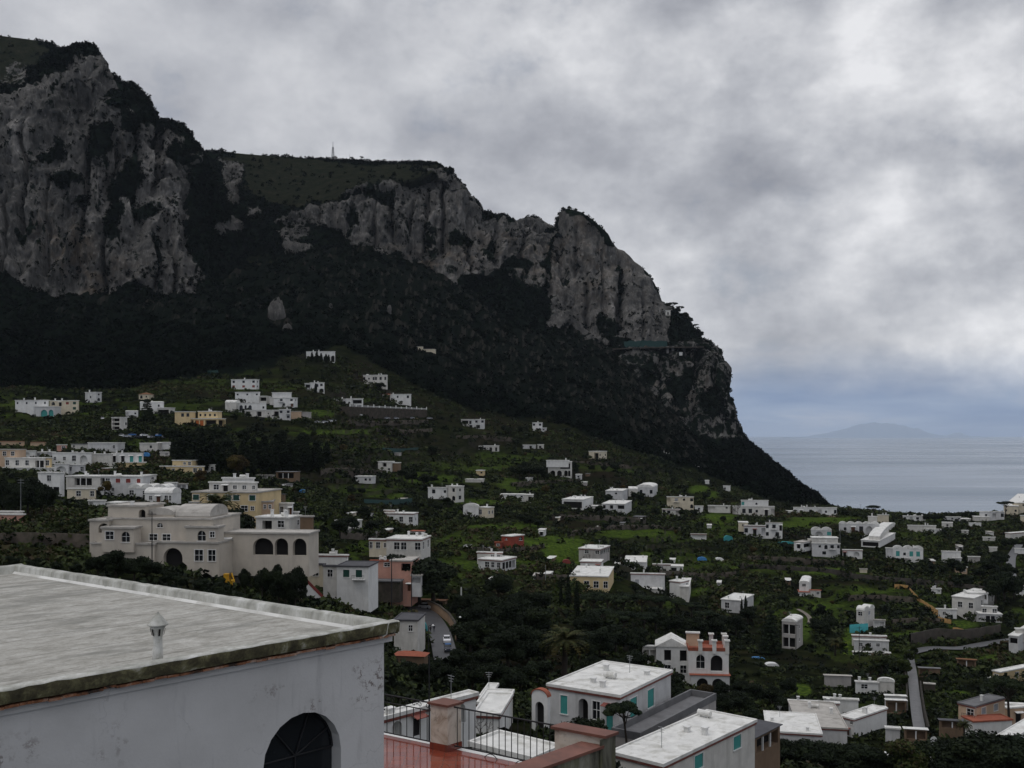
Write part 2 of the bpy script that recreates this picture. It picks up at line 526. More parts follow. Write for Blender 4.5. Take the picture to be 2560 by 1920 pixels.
def ground_materials():
    m, t, b = principled('soil_and_grass')
    geo = t.n('ShaderNodeNewGeometry')
    pos = geo.outputs['Position']
    n_big = t.noise(pos, 0.02, 5, 0.6)
    n_mid = t.noise(t.mapping(pos, (0.5, 1.2, 3.0)), 0.16, 5, 0.6)
    n_fine = t.noise(pos, 0.9, 4, 0.6)
    scrub = t.ramp(n_mid, [(0.32, (0.004, 0.005, 0.003)), (0.5, (0.008, 0.010, 0.005)), (0.62, (0.015, 0.018, 0.007)), (0.75, (0.022, 0.017, 0.011))])
    brown = t.ramp(n_big, [(0.5, 0.0), (0.66, 0.7)])
    base = t.mix(brown, scrub, (0.016, 0.012, 0.009))
    at_f = t.n('ShaderNodeAttribute', attribute_name='field').outputs['Fac']
    grass = t.ramp(n_fine, [(0.32, (0.010, 0.018, 0.006)), (0.46, (0.034, 0.062, 0.011)), (0.58, (0.060, 0.096, 0.015)), (0.72, (0.125, 0.140, 0.024))])
    rows = t.n('ShaderNodeTexWave', wave_type='BANDS', bands_direction='Y')
    rows.inputs['Scale'].default_value = 0.25
    rows.inputs['Distortion'].default_value = 2.0
    t.l(pos, rows.inputs['Vector'])
    grass = t.mix(t.math('MULTIPLY', rows.outputs['Fac'], 0.35), grass, (0.03, 0.035, 0.012))
    fm = t.math('MULTIPLY', at_f, t.ramp(n_mid, [(0.30, 0.35), (0.5, 1.0)]), clamp=True)
    c = t.mix(fm, base, grass)
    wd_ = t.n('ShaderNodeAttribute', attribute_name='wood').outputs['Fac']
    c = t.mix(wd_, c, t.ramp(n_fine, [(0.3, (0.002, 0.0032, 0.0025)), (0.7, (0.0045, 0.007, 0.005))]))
    # dry stone terrace walls where the terraces step
    sepn = t.n('ShaderNodeSeparateXYZ')
    t.l(geo.outputs['True Normal'], sepn.inputs[0])
    steep = t.ramp(sepn.outputs[2], [(0.55, 1.0), (0.72, 0.0)])
    c = t.mix(t.math('MULTIPLY', steep, 0.7), c, (0.030, 0.027, 0.024))
    t.l(c, b.inputs['Base Color'])
    b.inputs['Roughness'].default_value = 0.95
    b.inputs['Specular IOR Level'].default_value = 0.0

    m, t, b = principled('hillside')
    geo = t.n('ShaderNodeNewGeometry')
    pos = geo.outputs['Position']
    rock_a = t.n('ShaderNodeAttribute', attribute_name='rock').outputs['Fac']
    grass_a = t.n('ShaderNodeAttribute', attribute_name='grass').outputs['Fac']
    warm_a = t.n('ShaderNodeAttribute', attribute_name='warm').outputs['Fac']
    vstr = t.mapping(pos, (1.0, 1.0, 0.16))
    n1 = t.math('ADD', t.math('MULTIPLY', t.noise(vstr, 0.06, 9, 0.70, 0.2), 0.6), t.math('MULTIPLY', t.noise(pos, 0.018, 5, 0.6), 0.4))
    n2 = t.noise(t.mapping(pos, (1, 1, 0.5)), 0.12, 7, 0.7, 0.2)
    n3 = t.noise(pos, 0.05, 7, 0.65)
    rock = t.ramp(n1, [(0.32, (0.036, 0.036, 0.035)), (0.44, (0.072, 0.070, 0.067)), (0.54, (0.118, 0.113, 0.107)), (0.62, (0.22, 0.21, 0.198)), (0.70, (0.46, 0.44, 0.415))])
    rock = t.mix(t.math('MULTIPLY', t.ramp(n2, [(0.52, 0.0), (0.68, 1.0)]), 0.7), rock, (0.024, 0.026, 0.026))
    rock = t.mix(t.math('MULTIPLY', t.ramp(n3, [(0.45, 0.0), (0.66, 1.0)]), t.math('MULTIPLY', warm_a, 0.5)), rock, (0.17, 0.125, 0.085))
    n5 = t.noise(t.mapping(pos, (1, 1, 0.4)), 0.34, 6, 0.75)
    rock = t.mix(t.math('MULTIPLY', t.ramp(n5, [(0.53, 0.0), (0.65, 1.0)]), 0.55), rock, (0.026, 0.028, 0.027))
    rock = t.mix(t.math('MULTIPLY', t.ramp(n5, [(0.34, 1.0), (0.44, 0.0)]), 0.35), rock, (0.34, 0.33, 0.31))
    nv = t.noise(t.mapping(pos, (1, 1, 0.7)), 0.10, 10, 0.72)
    mask = t.math('ADD', rock_a, t.math('MULTIPLY', t.math('SUBTRACT', nv, 0.5), 2.4))
    mask = t.ramp(mask, [(0.46, 0.0), (0.56, 1.0)])
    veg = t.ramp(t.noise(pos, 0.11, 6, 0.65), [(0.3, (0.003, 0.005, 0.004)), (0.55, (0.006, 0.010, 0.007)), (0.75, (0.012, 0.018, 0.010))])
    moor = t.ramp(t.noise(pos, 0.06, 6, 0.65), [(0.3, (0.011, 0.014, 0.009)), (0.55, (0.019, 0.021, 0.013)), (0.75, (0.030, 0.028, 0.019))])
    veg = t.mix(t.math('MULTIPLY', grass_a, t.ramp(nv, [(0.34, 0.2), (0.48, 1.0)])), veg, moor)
    t.l(t.mix(mask, veg, rock), b.inputs['Base Color'])
    b.inputs['Roughness'].default_value = 0.95
    b.inputs['Specular IOR Level'].default_value = 0.0
    bp = t.n('ShaderNodeBump')
    bp.inputs['Strength'].default_value = 0.9
    bp.inputs['Distance'].default_value = 5.0
    t.l(t.math('ADD', t.noise(vstr, 0.09, 8, 0.72), n2), bp.inputs['Height'])
    t.l(bp.outputs[0], b.inputs['Normal'])

    m, t, b = principled('sea_water')
    geo = t.n('ShaderNodeNewGeometry')
    pos = geo.outputs['Position']
    b.inputs['Base Color'].default_value = (0.10, 0.145, 0.20, 1)
    b.inputs['Specular IOR Level'].default_value = 0.5
    b.inputs['IOR'].default_value = 1.33
    sl = t.noise(t.mapping(pos, (0.00035, 0.0011, 1)), 1.0, 5, 0.6, 0.4)
    t.l(t.ramp(sl, [(0.36, 0.16), (0.62, 0.36)]), b.inputs['Roughness'])
    bp = t.n('ShaderNodeBump')
    bp.inputs['Strength'].default_value = 0.35
    bp.inputs['Distance'].default_value = 1.0
    h = t.math('ADD', t.noise(t.mapping(pos, (0.03, 0.06, 1)), 1.0, 5, 0.6), t.math('MULTIPLY', t.noise(t.mapping(pos, (0.0012, 0.006, 1)), 1.0, 4, 0.55), 4.0))
    t.l(h, bp.inputs['Height'])
    t.l(bp.outputs[0], b.inputs['Normal'])
    m, t, b = principled('hazed_island')
    b.inputs['Base Color'].default_value = (0.23, 0.285, 0.36, 1)  # pale blue base: part of the distance haze is put into the colour
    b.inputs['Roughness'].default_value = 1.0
    plain('asphalt', (0.06, 0.06, 0.064), 0.45, 0.25, 0.5, (0.03, 0.03, 0.032), 0.7, spec=0.5)
    plain('paving', (0.10, 0.098, 0.10), 0.5, 0.25, 0.7, (0.05, 0.05, 0.05), 0.6, spec=0.5)
    plain('gravel', (0.16, 0.14, 0.12), 0.9, 0.3, 0.9)


ground_materials()


def build_ground():
    yy = np.concatenate([np.arange(-60, 60, 6.0), np.geomspace(60, 1300, 380)])
    uu = np.arange(-900, 3501, 5.5)
    X = (uu[None, :] - UC) / F * (yy[:, None] * 0.93 + 95)
    Y = np.repeat(yy[:, None], len(uu), 1)
    Z = ground_z(X, Y)
    Yc = np.maximum(Y, 30.0)
    u = UC + F * X / Yc
    v = VE - (Z - ZC) / Yc * F
    wob = fbm(X * 0.05, Y * 0.05, 0 * X, 3, 5)
    field = soft_ellipses(u, v, FIELDS, wob) * (Y > 80)
    # cultivated terraces: the slope rises in steps
    slope = np.clip(np.gradient(Z, axis=0) / np.gradient(Y, axis=0), 0, 1)
    step = 2.6
    h = Z + fbm(X * 0.012, Y * 0.012, 0 * X, 3, 9) * 3.0
    fr = (h / step) % 1.0
    saw = np.where(fr < 0.82, -fr, -0.82 + (fr - 0.82) / 0.18 * 0.82) + 0.41
    lev = np.floor(h / step); cx = np.floor((X + 22 * wob + lev * 13.7) / 38.0); cyy = np.floor((Y + 10 * wob) / 24.0)
    flat = slope < 0.05
    rn = np.where(flat, _hash(cx, cyy, cx * 0, 5), _hash(cx, lev, cx * 0, 7))
    strip = np.where(rn > 0.66, (rn - 0.66) * 1.8, 0.0) * np.clip((Y - 160) / 60, 0, 1) * np.clip((720 - Y) / 80, 0, 1)
    field = np.maximum(field, strip)
    amp = np.clip((slope - 0.03) * 12, 0, 1) * np.clip((Y - 150) / 60, 0, 1) * np.clip((800 - Y) / 120, 0, 1)
    Zn = Z + saw * step * 0.8 * amp
    Zn = Zn + fbm(X * 0.035, Y * 0.035, 0 * X, 4, 2) * 0.8 * (1 - 0.6 * field) + fbm(X * 0.2, Y * 0.2, 0 * X, 2, 4) * 0.25
    far = np.clip((Y - 720) / 120, 0, 1) * np.clip((2000 - u) / 150, 0, 1)
    Zn = Zn + far * np.abs(fbm(X * 0.10, Y * 0.10, 0 * X, 3, 31)) * 5.0
    for nm, mt, wd, line, zz in road_pts:
        near = (np.abs(X - line[:, 0].mean()) < 120) & (np.abs(Y - line[:, 1].mean()) < 120)
        idx = np.nonzero(near)
        if not len(idx[0]): continue
        px, py = X[idx], Y[idx]
        d = np.hypot(px[:, None] - line[None, :, 0], py[:, None] - line[None, :, 1])
        k = d.argmin(1)
        dm = d[np.arange(len(k)), k]
        w = np.clip(1 - (dm - wd * 0.5 - 1.5) / 4.0, 0, 1)
        Zn[idx] = Zn[idx] * (1 - w) + (zz[k] - 0.45) * w
    for (c, dl, dr, l1, l2, zb) in PADS:
        a = (X - c[0]) * dl[0] + (Y - c[1]) * dl[1]
        b_ = (X - c[0]) * dr[0] + (Y - c[1]) * dr[1]
        da = np.maximum(np.maximum(-a, a - l1), 0); db = np.maximum(np.maximum(-b_, b_ - l2), 0)
        d = np.hypot(da, db)
        near = d < 9.0
        if not near.any(): continue
        w = np.clip(1 - (d[near] - 2.2) / 6.0, 0, 1)
        zn = Zn[near]
        Zn[near] = np.where(zn > zb - 0.25, zn * (1 - w) + (zb - 0.25) * w, zn)
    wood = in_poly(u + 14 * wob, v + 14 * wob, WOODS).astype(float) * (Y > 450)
    o = link_mesh('ground', np.stack([X, Y, Zn], -1).reshape(-1, 3), grid_faces(len(yy), len(uu)), 'soil_and_grass', smooth=True, attrs={'field': field, 'wood': wood})
    tag(o, kind='structure')


for nm, mt, wd, line, zz in road_pts:
    tg = np.gradient(line, axis=0)
    tg /= np.linalg.norm(tg, axis=1)[:, None] + 1e-9
    nr = np.stack([-tg[:, 1], tg[:, 0]], -1)
    ks = (-0.5, -0.25, 0, 0.25, 0.5)
    V = np.stack([np.concatenate([line + nr * wd * k, (zz + 0.02 - 0.05 * abs(k))[:, None]], 1) for k in ks], 1)
    o = link_mesh(nm, V.reshape(-1, 3), grid_faces(len(line), len(ks)), mt, smooth=True)
    tag(o, kind='structure')

# the sea reaches to the horizon
sv = np.array([(-70000, -3000, 0), (70000, -3000, 0), (70000, 66000, 0), (-70000, 66000, 0)], float)
tag(link_mesh('sea', sv, np.array([[0, 1, 2, 3]]), 'sea_water'), kind='structure')

# ------------------------------------------------------------------ mountains and cliffs
RIDGE_MASSIF = [(-600, 420), (-300, 330), (0, 208), (50, 182), (100, 152), (150, 126), (190, 117), (215, 113), (232, 115), (245, 125), (255, 150), (275, 180), (305, 205), (335, 214), (348, 222),
                (370, 245), (388, 275), (400, 300), (410, 304), (440, 308), (460, 312), (475, 330), (488, 352), (505, 374), (516, 392), (530, 440), (560, 520), (620, 640), (680, 730)]
RIDGE_MID = [(380, 380), (480, 376), (512, 382), (560, 381), (600, 384), (650, 388), (700, 392), (760, 397), (820, 399), (870, 403), (960, 407), (1030, 407), (1095, 412), (1128, 424), (1148, 445), (1160, 462),
             (1166, 500), (1178, 494), (1192, 508), (1204, 532), (1225, 537), (1262, 541), (1292, 548), (1320, 543), (1342, 546), (1370, 560), (1390, 574), (1430, 640), (1500, 800)]
RIDGE_PIN = [(1340, 850), (1358, 832), (1368, 790), (1380, 690), (1386, 600), (1391, 550), (1401, 530), (1412, 524), (1420, 521), (1435, 525), (1455, 531), (1475, 546), (1500, 565), (1520, 585), (1531, 606), (1545, 622),
             (1560, 626), (1575, 640), (1585, 652), (1600, 665), (1620, 682), (1632, 702), (1645, 726), (1654, 752), (1664, 772), (1690, 778), (1710, 792), (1730, 812), (1745, 832), (1765, 856), (1785, 874), (1791, 888), (1803, 912),
             (1811, 942), (1811, 968), (1809, 990), (1826, 1012), (1831, 1037), (1845, 1065), (1858, 1098), (1870, 1107), (1900, 1132), (1950, 1172), (2000, 1216), (2040, 1237), (2064, 1259), (2085, 1290)]
RIDGE_BACK = [(-700, 20), (-300, 60), (0, 89), (60, 97), (130, 107), (152, 124), (200, 150), (300, 240), (420, 400)]
ROCKS = [
    [(-400, 330), (-100, 262), (0, 246), (90, 192), (160, 152), (205, 119), (252, 128), (285, 210), (350, 262), (396, 330), (410, 314), (462, 318), (505, 400), (478, 480), (468, 560), (500, 640), (502, 748), (470, 738), (440, 745), (400, 733),
     (330, 724), (300, 738), (240, 768), (150, 762), (110, 735), (40, 705), (0, 690), (-400, 660)],
    [(548, 386), (592, 402), (613, 440), (612, 522), (580, 502), (556, 452)],
    [(690, 560), (770, 532), (830, 498), (870, 480), (950, 470), (1020, 450), (1062, 440), (1085, 418), (1140, 428), (1166, 470), (1170, 500), (1205, 536), (1262, 545), (1340, 549), (1388, 575), (1388, 625), (1350, 680), (1330, 655), (1290, 640), (1240, 690),
     (1160, 690), (1140, 790), (1092, 730), (1042, 695), (1000, 622), (960, 635), (920, 612), (900, 630), (868, 612), (840, 572), (770, 575)],
    [(1395, 540), (1410, 526), (1455, 532), (1500, 567), (1545, 625), (1600, 668), (1652, 752), (1664, 868), (1500, 872), (1470, 865), (1420, 838), (1362, 820), (1385, 700), (1390, 620)],
    [(1500, 876), (1700, 872), (1762, 866), (1800, 916), (1812, 980), (1831, 1025), (1856, 1095), (1800, 1108), (1740, 1096), (1660, 1042), (1580, 972), (1520, 915)],
    [(665, 755), (690, 757), (706, 776), (702, 832), (682, 822), (668, 792)],
]
ROCK_SPOTS = [(590, 565, 28, 16, .75), (735, 590, 45, 20, .6), (850, 650, 34, 22, .6), (1150, 775, 12, 24, .8), (825, 776, 5, 12, .9), (970, 782, 5, 14, .9), (1110, 690, 40, 40, .5), (720, 830, 14, 10, .7), (485, 700, 14, 50, .8),
              (1000, 680, 50, 40, .45), (1480, 870, 30, 10, .7), (515, 700, 12, 20, .6), (640, 540, 20, 18, .6), (760, 625, 30, 12, .6), (45, 840, 20, 20, .6), (1335, 700, 40, 25, .55), (30, 180, 40, 40, .5)]
VEG_SPOTS = [(295, 250, 50, 26, 1), (340, 300, 36, 30, 1), (139, 372, 44, 18, 1), (155, 432, 40, 16, 1), (252, 345, 34, 46, .9), (320, 438, 52, 50, 1), (287, 528, 34, 44, 1), (287, 612, 18, 42, 1), (194, 482, 18, 18, 1), (444, 372, 38, 50, 1), (505, 470, 26, 70, 1),
             (380, 500, 40, 28, .8), (400, 610, 16, 40, .8), (60, 600, 16, 30, .7), (90, 560, 20, 14, .7), (1555, 690, 10, 60, 1), (1522, 790, 30, 46, 1), (1540, 850, 34, 16, 1), (1430, 530, 40, 12, .8), (870, 560, 26, 26, .9), (870, 500, 60, 14, .9), (960, 490, 30, 18, .7),
             (1010, 560, 14, 30, .7), (1150, 600, 40, 16, .8), (1230, 640, 20, 40, .8), (1080, 610, 18, 30, .6), (1720, 830, 50, 46, 1), (1700, 960, 34, 70, .7), (1620, 930, 30, 30, .6), (1780, 1010, 22, 40, .5), (350, 640, 16, 60, .6), (1470, 720, 12, 20, .5), (1410, 720, 10, 30, .6)]
WARM = [(170, 620, 70, 80, 1), (215, 690, 60, 40, 1), (130, 560, 40, 50, .7), (1060, 640, 140, 40, .8), (1330, 660, 60, 60, .8), (1480, 620, 100, 140, .6), (1700, 980, 80, 60, .6), (300, 680, 60, 40, .7), (1120, 760, 40, 40, .6), (1250, 620, 60, 60, .5)]
MOOR = [(560, 384), (700, 392), (820, 399), (960, 407), (1095, 413), (1110, 418), (1060, 438), (1000, 455), (940, 470), (870, 482), (815, 505), (740, 522), (640, 490), (610, 430)]
MOOR2 = [(-200, 100), (0, 100), (100, 112), (150, 130), (60, 180), (0, 215), (-200, 300)]


# deep clefts in the rock faces: pixel column, from, to, half width, depth in metres
CLEFTS = [(1558, 625, 830, 8, 26), (1470, 690, 860, 5, 9), (1440, 560, 700, 4, 7), (1520, 600, 760, 4, 7), (1610, 700, 860, 4, 8), (1635, 730, 860, 3, 7), (217, 300, 580, 6, 16), (300, 330, 560, 7, 16), (352, 300, 520, 6, 18), (404, 300, 480, 5, 22),
          (120, 420, 690, 5, 10), (60, 300, 600, 6, 14), (20, 420, 700, 5, 12), (392, 560, 730, 5, 14), (440, 600, 740, 5, 12), (260, 560, 740, 5, 12), (1112, 425, 640, 5, 18), (1068, 450, 650, 4, 12), (1030, 470, 640, 4, 10), (985, 480, 620, 4, 10),
          (940, 490, 620, 4, 9), (880, 490, 600, 4, 9), (1180, 520, 700, 5, 14), (1245, 545, 680, 5, 12), (1310, 560, 680, 5, 14), (1160, 640, 780, 4, 10), (800, 520, 590, 4, 8), (1790, 900, 1080, 5, 10), (1740, 880, 1080, 5, 10), (1660, 880, 1030, 4, 9)]


def mountain(name, curves, counts, u0, u1, du=4.0, rough=1.0, seed=0):
    counts = [int(c * 1.5) for c in counts]
    du = du * 0.65
    uu = np.arange(u0, u1 + 0.1, du)
    vs = np.array([np.interp(uu, [c[0] for c in cv], [c[1] for c in cv]) for cv, _ in curves])
    ys = np.array([np.interp(uu, [c[0] for c in yc], [c[1] for c in yc]) if isinstance(yc, list) else np.full(len(uu), float(yc)) for _, yc in curves])
    knots = np.concatenate([[0], np.cumsum(counts)])
    tt = np.arange(0, knots[-1] + 1)
    V = np.array([np.interp(tt, knots, vs[:, j]) for j in range(len(uu))]).T
    Yd = np.array([np.interp(tt, knots, ys[:, j]) for j in range(len(uu))]).T
    ridge_row = knots[-2]
    ker = np.array([1, 2, 3, 2, 1]) / 9.0
    Ys = np.apply_along_axis(lambda a: np.convolve(np.pad(a, 2, 'edge'), ker, 'valid'), 0, Yd)
    Ys = np.apply_along_axis(lambda a: np.convolve(np.pad(a, 2, 'edge'), ker, 'valid'), 1, Ys)
    U = np.repeat(uu[None, :], len(tt), 0)
    Pt = P(U, V, Ys)
    x, y, z = Pt[..., 0], Pt[..., 1], Pt[..., 2]
    wob = fbm(x * 0.02, y * 0.02, z * 0.02, 4, seed)
    uw, vw = U + 16 * wob, V + 16 * fbm(x * 0.02, y * 0.02, z * 0.02, 4, seed + 50)
    rock = np.zeros(U.shape)
    for pl in ROCKS:
        rock = np.maximum(rock, in_poly(uw, vw, pl) * (0.47 if pl is ROCKS[4] else (0.80 if pl is ROCKS[3] else 0.71)))
    rock = np.maximum(rock, soft_ellipses(uw, vw, ROCK_SPOTS, wob))
    fine = fbm(x * 0.06, y * 0.06, z * 0.05, 4, seed + 70)
    rock = rock - np.clip(soft_ellipses(uw, vw, [(a, b, c * 0.95, d * 0.95, .70 * e) for a, b, c, d, e in VEG_SPOTS], 3.0 * fine + 1.4 * fbm(x * 0.05, y * 0.05, z * 0.012, 3, seed + 71) - 0.8), 0, 1) * 0.85
    # soften by one cell so that the edge of the rock frays
    for ax in (0, 1):
        rock = (np.roll(rock, 1, ax) + 2 * rock + np.roll(rock, -1, ax)) / 4
    rock = np.clip(rock, -0.3, 1)
    warm = soft_ellipses(uw, vw, WARM, wob)
    moor = (in_poly(uw, vw, MOOR) | in_poly(uw, vw, MOOR2)).astype(float)
    gx = np.gradient(Pt, axis=1); gy = np.gradient(Pt, axis=0)
    N = np.cross(gx, gy); N /= np.linalg.norm(N, axis=-1)[..., None] + 1e-9
    N = np.where((N[..., 1] > 0)[..., None], -N, N)
    rk = np.clip(rock * 1.6, 0, 1)
    flute = fbm(x * 0.035, y * 0.035, z * 0.008, 5, seed + 3)
    but = fbm(x * 0.010, y * 0.010, z * 0.004, 3, seed + 5)
    blob = np.abs(fbm(x * 0.09, y * 0.09, z * 0.09, 4, seed + 9))
    rib = np.abs(fbm(x * 0.045, y * 0.045, z * 0.006, 5, seed + 15))
    ledge = fbm(x * 0.012, y * 0.012, z * 0.07, 3, seed + 19)
    disp = rk * (but * 13.0 + flute * 6.0 - rib * 15.0 + ledge * 2.5 + fbm(x * 0.14, y * 0.14, z * 0.05, 4, seed + 17) * 3.0 + 4.0) + (1 - rk) * (1 - 0.75 * moor) * (blob * 5.0 + fbm(x * 0.03, y * 0.03, z * 0.03, 3, seed + 13) * 3)
    for cu, v0, v1, wd, dp in CLEFTS:
        if u0 < cu < u1:
            prof = np.exp(-((U + 7 * fbm(z * 0.03, z * 0, z * 0 + cu, 3, 4) + (V - v0) * 0.04 - cu) / wd) ** 2) * np.clip((V - v0) / 25, 0, 1) * np.clip((v1 - V) / 25, 0, 1)
            disp = disp - prof * dp * rk / max(rough, 0.3)
    rr = np.abs(np.arange(len(tt)) - ridge_row)
    fade = np.clip(rr / 18.0, 0.22, 1)[:, None]
    disp = disp * fade * rough
    Pt = Pt + N * disp[..., None]
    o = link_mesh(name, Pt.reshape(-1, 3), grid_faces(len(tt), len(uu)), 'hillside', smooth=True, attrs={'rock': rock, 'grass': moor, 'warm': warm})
    tag(o, kind='structure')
    return U, V, Pt, rock, moor, N, ridge_row


def off(curve, dv):
    return [(u, v + dv) for u, v in curve]


def below(ridge, curve):
    """a lower edge that never rises above the ridge"""
    us = sorted(set([c[0] for c in ridge] + [c[0] for c in curve]))
    r = np.interp(us, [c[0] for c in ridge], [c[1] for c in ridge])
    c = np.interp(us, [c[0] for c in curve], [c[1] for c in curve])
    return [(u, max(a, b)) for u, a, b in zip(us, r + 6, c)]


LAYERS = []
# far hill behind the massif
LAYERS.append(mountain('mountain', [([(-700, 400), (420, 480)], 1400), ([(-700, 250), (0, 260), (420, 440)], 1450), (RIDGE_BACK, 1640), (off(RIDGE_BACK, 60), 1900)], [6, 30, 8], -700, 420, 4, 0.7, 21))
# the massif
foot = [(-600, 700), (0, 700), (60, 725), (120, 752), (240, 775), (300, 748), (360, 735), (440, 752), (500, 756), (560, 760), (680, 790)]
top_m = below(RIDGE_MASSIF, [(-600, 520), (-100, 300), (0, 270), (60, 240), (120, 205), (180, 180), (240, 190), (300, 260), (360, 320), (400, 380), (440, 360), (480, 390), (520, 480), (560, 560), (620, 660), (680, 745)])
LAYERS.append(mountain('mountain', [(off(foot, 90), 830), (foot, [(-600, 880), (300, 900), (500, 930), (680, 1010)]), (top_m, [(-600, 960), (240, 985), (420, 1010), (500, 1040), (560, 1080), (680, 1100)]),
                                    (RIDGE_MASSIF, [(-600, 1150), (100, 1110), (240, 1060), (400, 1080), (500, 1080), (560, 1110), (680, 1140)]), (off(RIDGE_MASSIF, 70), 1400)], [18, 120, 30, 8], -600, 680, 4, 1.0, 1))
# plateau with the mast, its cliff, and the ridge running out to the pinnacle
foot = [(380, 700), (560, 700), (620, 640), (700, 610), (760, 600), (800, 610), (850, 650), (900, 690), (960, 740), (1040, 800), (1100, 800), (1150, 800), (1200, 730), (1290, 700), (1350, 740), (1400, 800), (1500, 870)]
ctop = below(RIDGE_MID, [(380, 560), (500, 560), (560, 540), (620, 520), (690, 545), (770, 525), (830, 500), (870, 480), (950, 468), (1020, 450), (1062, 440), (1090, 425), (1128, 432), (1160, 480), (1204, 545), (1290, 560), (1390, 590), (1500, 810)])
LAYERS.append(mountain('mountain', [([(380, 840), (800, 880), (1000, 930), (1200, 960), (1400, 1010), (1500, 1040)], 900), (foot, [(380, 1130), (700, 1130), (1000, 1110), (1150, 1110), (1290, 1200), (1500, 1230)]),
                                    (ctop, [(380, 1200), (700, 1190), (1000, 1190), (1160, 1200), (1290, 1260), (1500, 1280)]),
                                    (RIDGE_MID, [(380, 1420), (1030, 1420), (1110, 1300), (1166, 1240), (1204, 1270), (1290, 1290), (1500, 1330)]), (off(RIDGE_MID, 40), 1700)], [50, 90, 44, 8], 380, 1500, 4, 1.0, 2))
# the pinnacle and the headland that falls to the sea
led = below(RIDGE_PIN, [(1340, 880), (1362, 845), (1420, 868), (1480, 880), (1560, 872), (1690, 868), (1760, 885), (1800, 930), (1830, 1050), (1858, 1110), (2085, 1300)])
lowf = below(RIDGE_PIN, [(1340, 900), (1420, 890), (1500, 905), (1550, 955), (1620, 1005), (1680, 1056), (1740, 1100), (1800, 1118), (1858, 1120), (1950, 1200), (2064, 1266), (2085, 1300)])
base = below(RIDGE_PIN, [(1340, 980), (1500, 1080), (1620, 1150), (1740, 1195), (1858, 1225), (1950, 1248), (2040, 1270), (2085, 1300)])
YB = [(1340, 1290), (1389, 1310), (1412, 1290), (1500, 1270), (1600, 1280), (1660, 1300), (1760, 1250), (1858, 1180), (1950, 1060), (2085, 880)]
LAYERS.append(mountain('mountain', [(base, [(1340, 880), (1620, 860), (1858, 740), (2085, 700)]), (lowf, [(1340, 1090), (1500, 1110), (1680, 1090), (1858, 1080), (1950, 980), (2085, 800)]),
                                    (led, [(1340, 1180), (1362, 1230), (1420, 1190), (1560, 1180), (1690, 1190), (1760, 1180), (1858, 1120), (1950, 1010), (2085, 840)]),
                                    (RIDGE_PIN, YB), ([(1340, 1100), (1500, 1000), (1700, 1150), (1858, 1360), (2085, 1420)], [(1340, 1500), (1858, 1420), (2085, 1150)])],
                       [60, 60, 90, 10], 1340, 2085, 3.5, 0.7, 3))

# the far island across the water
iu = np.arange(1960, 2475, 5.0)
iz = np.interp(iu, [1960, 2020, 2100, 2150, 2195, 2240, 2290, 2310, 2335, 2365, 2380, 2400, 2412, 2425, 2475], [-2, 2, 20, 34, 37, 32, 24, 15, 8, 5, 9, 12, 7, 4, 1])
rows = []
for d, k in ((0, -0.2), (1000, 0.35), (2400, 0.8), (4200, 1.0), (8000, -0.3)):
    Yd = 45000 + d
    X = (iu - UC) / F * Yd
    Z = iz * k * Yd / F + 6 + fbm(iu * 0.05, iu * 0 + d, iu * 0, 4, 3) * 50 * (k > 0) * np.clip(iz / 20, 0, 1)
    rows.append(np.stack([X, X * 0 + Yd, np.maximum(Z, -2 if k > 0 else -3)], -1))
tag(link_mesh('island', np.array(rows).reshape(-1, 3), grid_faces(5, len(iu)), 'hazed_island', smooth=True), kind='structure')

# ------------------------------------------------------------------ paints, plasters and roofs
plain('white_plaster', (0.66, 0.66, 0.645), 0.85, 0.10, 0.6, (0.42, 0.41, 0.39), 0.45, streak=True)
plain('aged_white_plaster', (0.56, 0.545, 0.51), 0.88, 0.14, 0.6, (0.34, 0.33, 0.30), 0.6, streak=True)
plain('grey_white_plaster', (0.53, 0.53, 0.53), 0.88, 0.14, 0.6, (0.33, 0.33, 0.32), 0.6, streak=True)
plain('cream_plaster', (0.58, 0.52, 0.40), 0.85, 0.12, 0.6, (0.36, 0.32, 0.26), 0.5, streak=True)
plain('yellow_plaster', (0.58, 0.455, 0.26), 0.85, 0.12, 0.5, (0.38, 0.29, 0.17), 0.5, streak=True)
plain('peach_plaster', (0.50, 0.36, 0.25), 0.85, 0.14, 0.5, (0.34, 0.26, 0.20), 0.5, streak=True)
plain('pink_plaster', (0.50, 0.27, 0.21), 0.85, 0.16, 0.5, (0.34, 0.22, 0.19), 0.5, streak=True)
plain('red_plaster', (0.27, 0.055, 0.035), 0.85, 0.2, 0.5, (0.16, 0.05, 0.04), 0.5, streak=True)
plain('grey_plaster', (0.38, 0.36, 0.345), 0.9, 0.14, 0.4, (0.22, 0.21, 0.20), 0.6, streak=True)
plain('palazzo_plaster', (0.50, 0.455, 0.39), 0.9, 0.14, 0.3, (0.33, 0.29, 0.26), 0.6, streak=True)
plain('brown_plaster', (0.17, 0.115, 0.075), 0.9, 0.2, 0.5, (0.10, 0.075, 0.055), 0.6, streak=True)
plain('rubble_stone', (0.060, 0.050, 0.041), 0.95, 0.45, 0.5, (0.022, 0.025, 0.014), 0.9, bump=0.4)
plain('dark_stone', (0.036, 0.031, 0.027), 0.95, 0.45, 0.5, (0.014, 0.017, 0.010), 0.9, bump=0.4)
plain('lime_roof', (0.66, 0.655, 0.63), 0.85, 0.18, 0.6, (0.36, 0.35, 0.31), 0.8)
plain('grey_roof', (0.15, 0.15, 0.155), 0.85, 0.22, 0.5, (0.08, 0.08, 0.08), 0.6)
plain('dark_roof', (0.07, 0.07, 0.078), 0.7, 0.25, 0.5, (0.035, 0.035, 0.04), 0.6)
plain('weathered_roof', (0.40, 0.38, 0.35), 0.9, 0.22, 0.5, (0.20, 0.19, 0.17), 0.7)
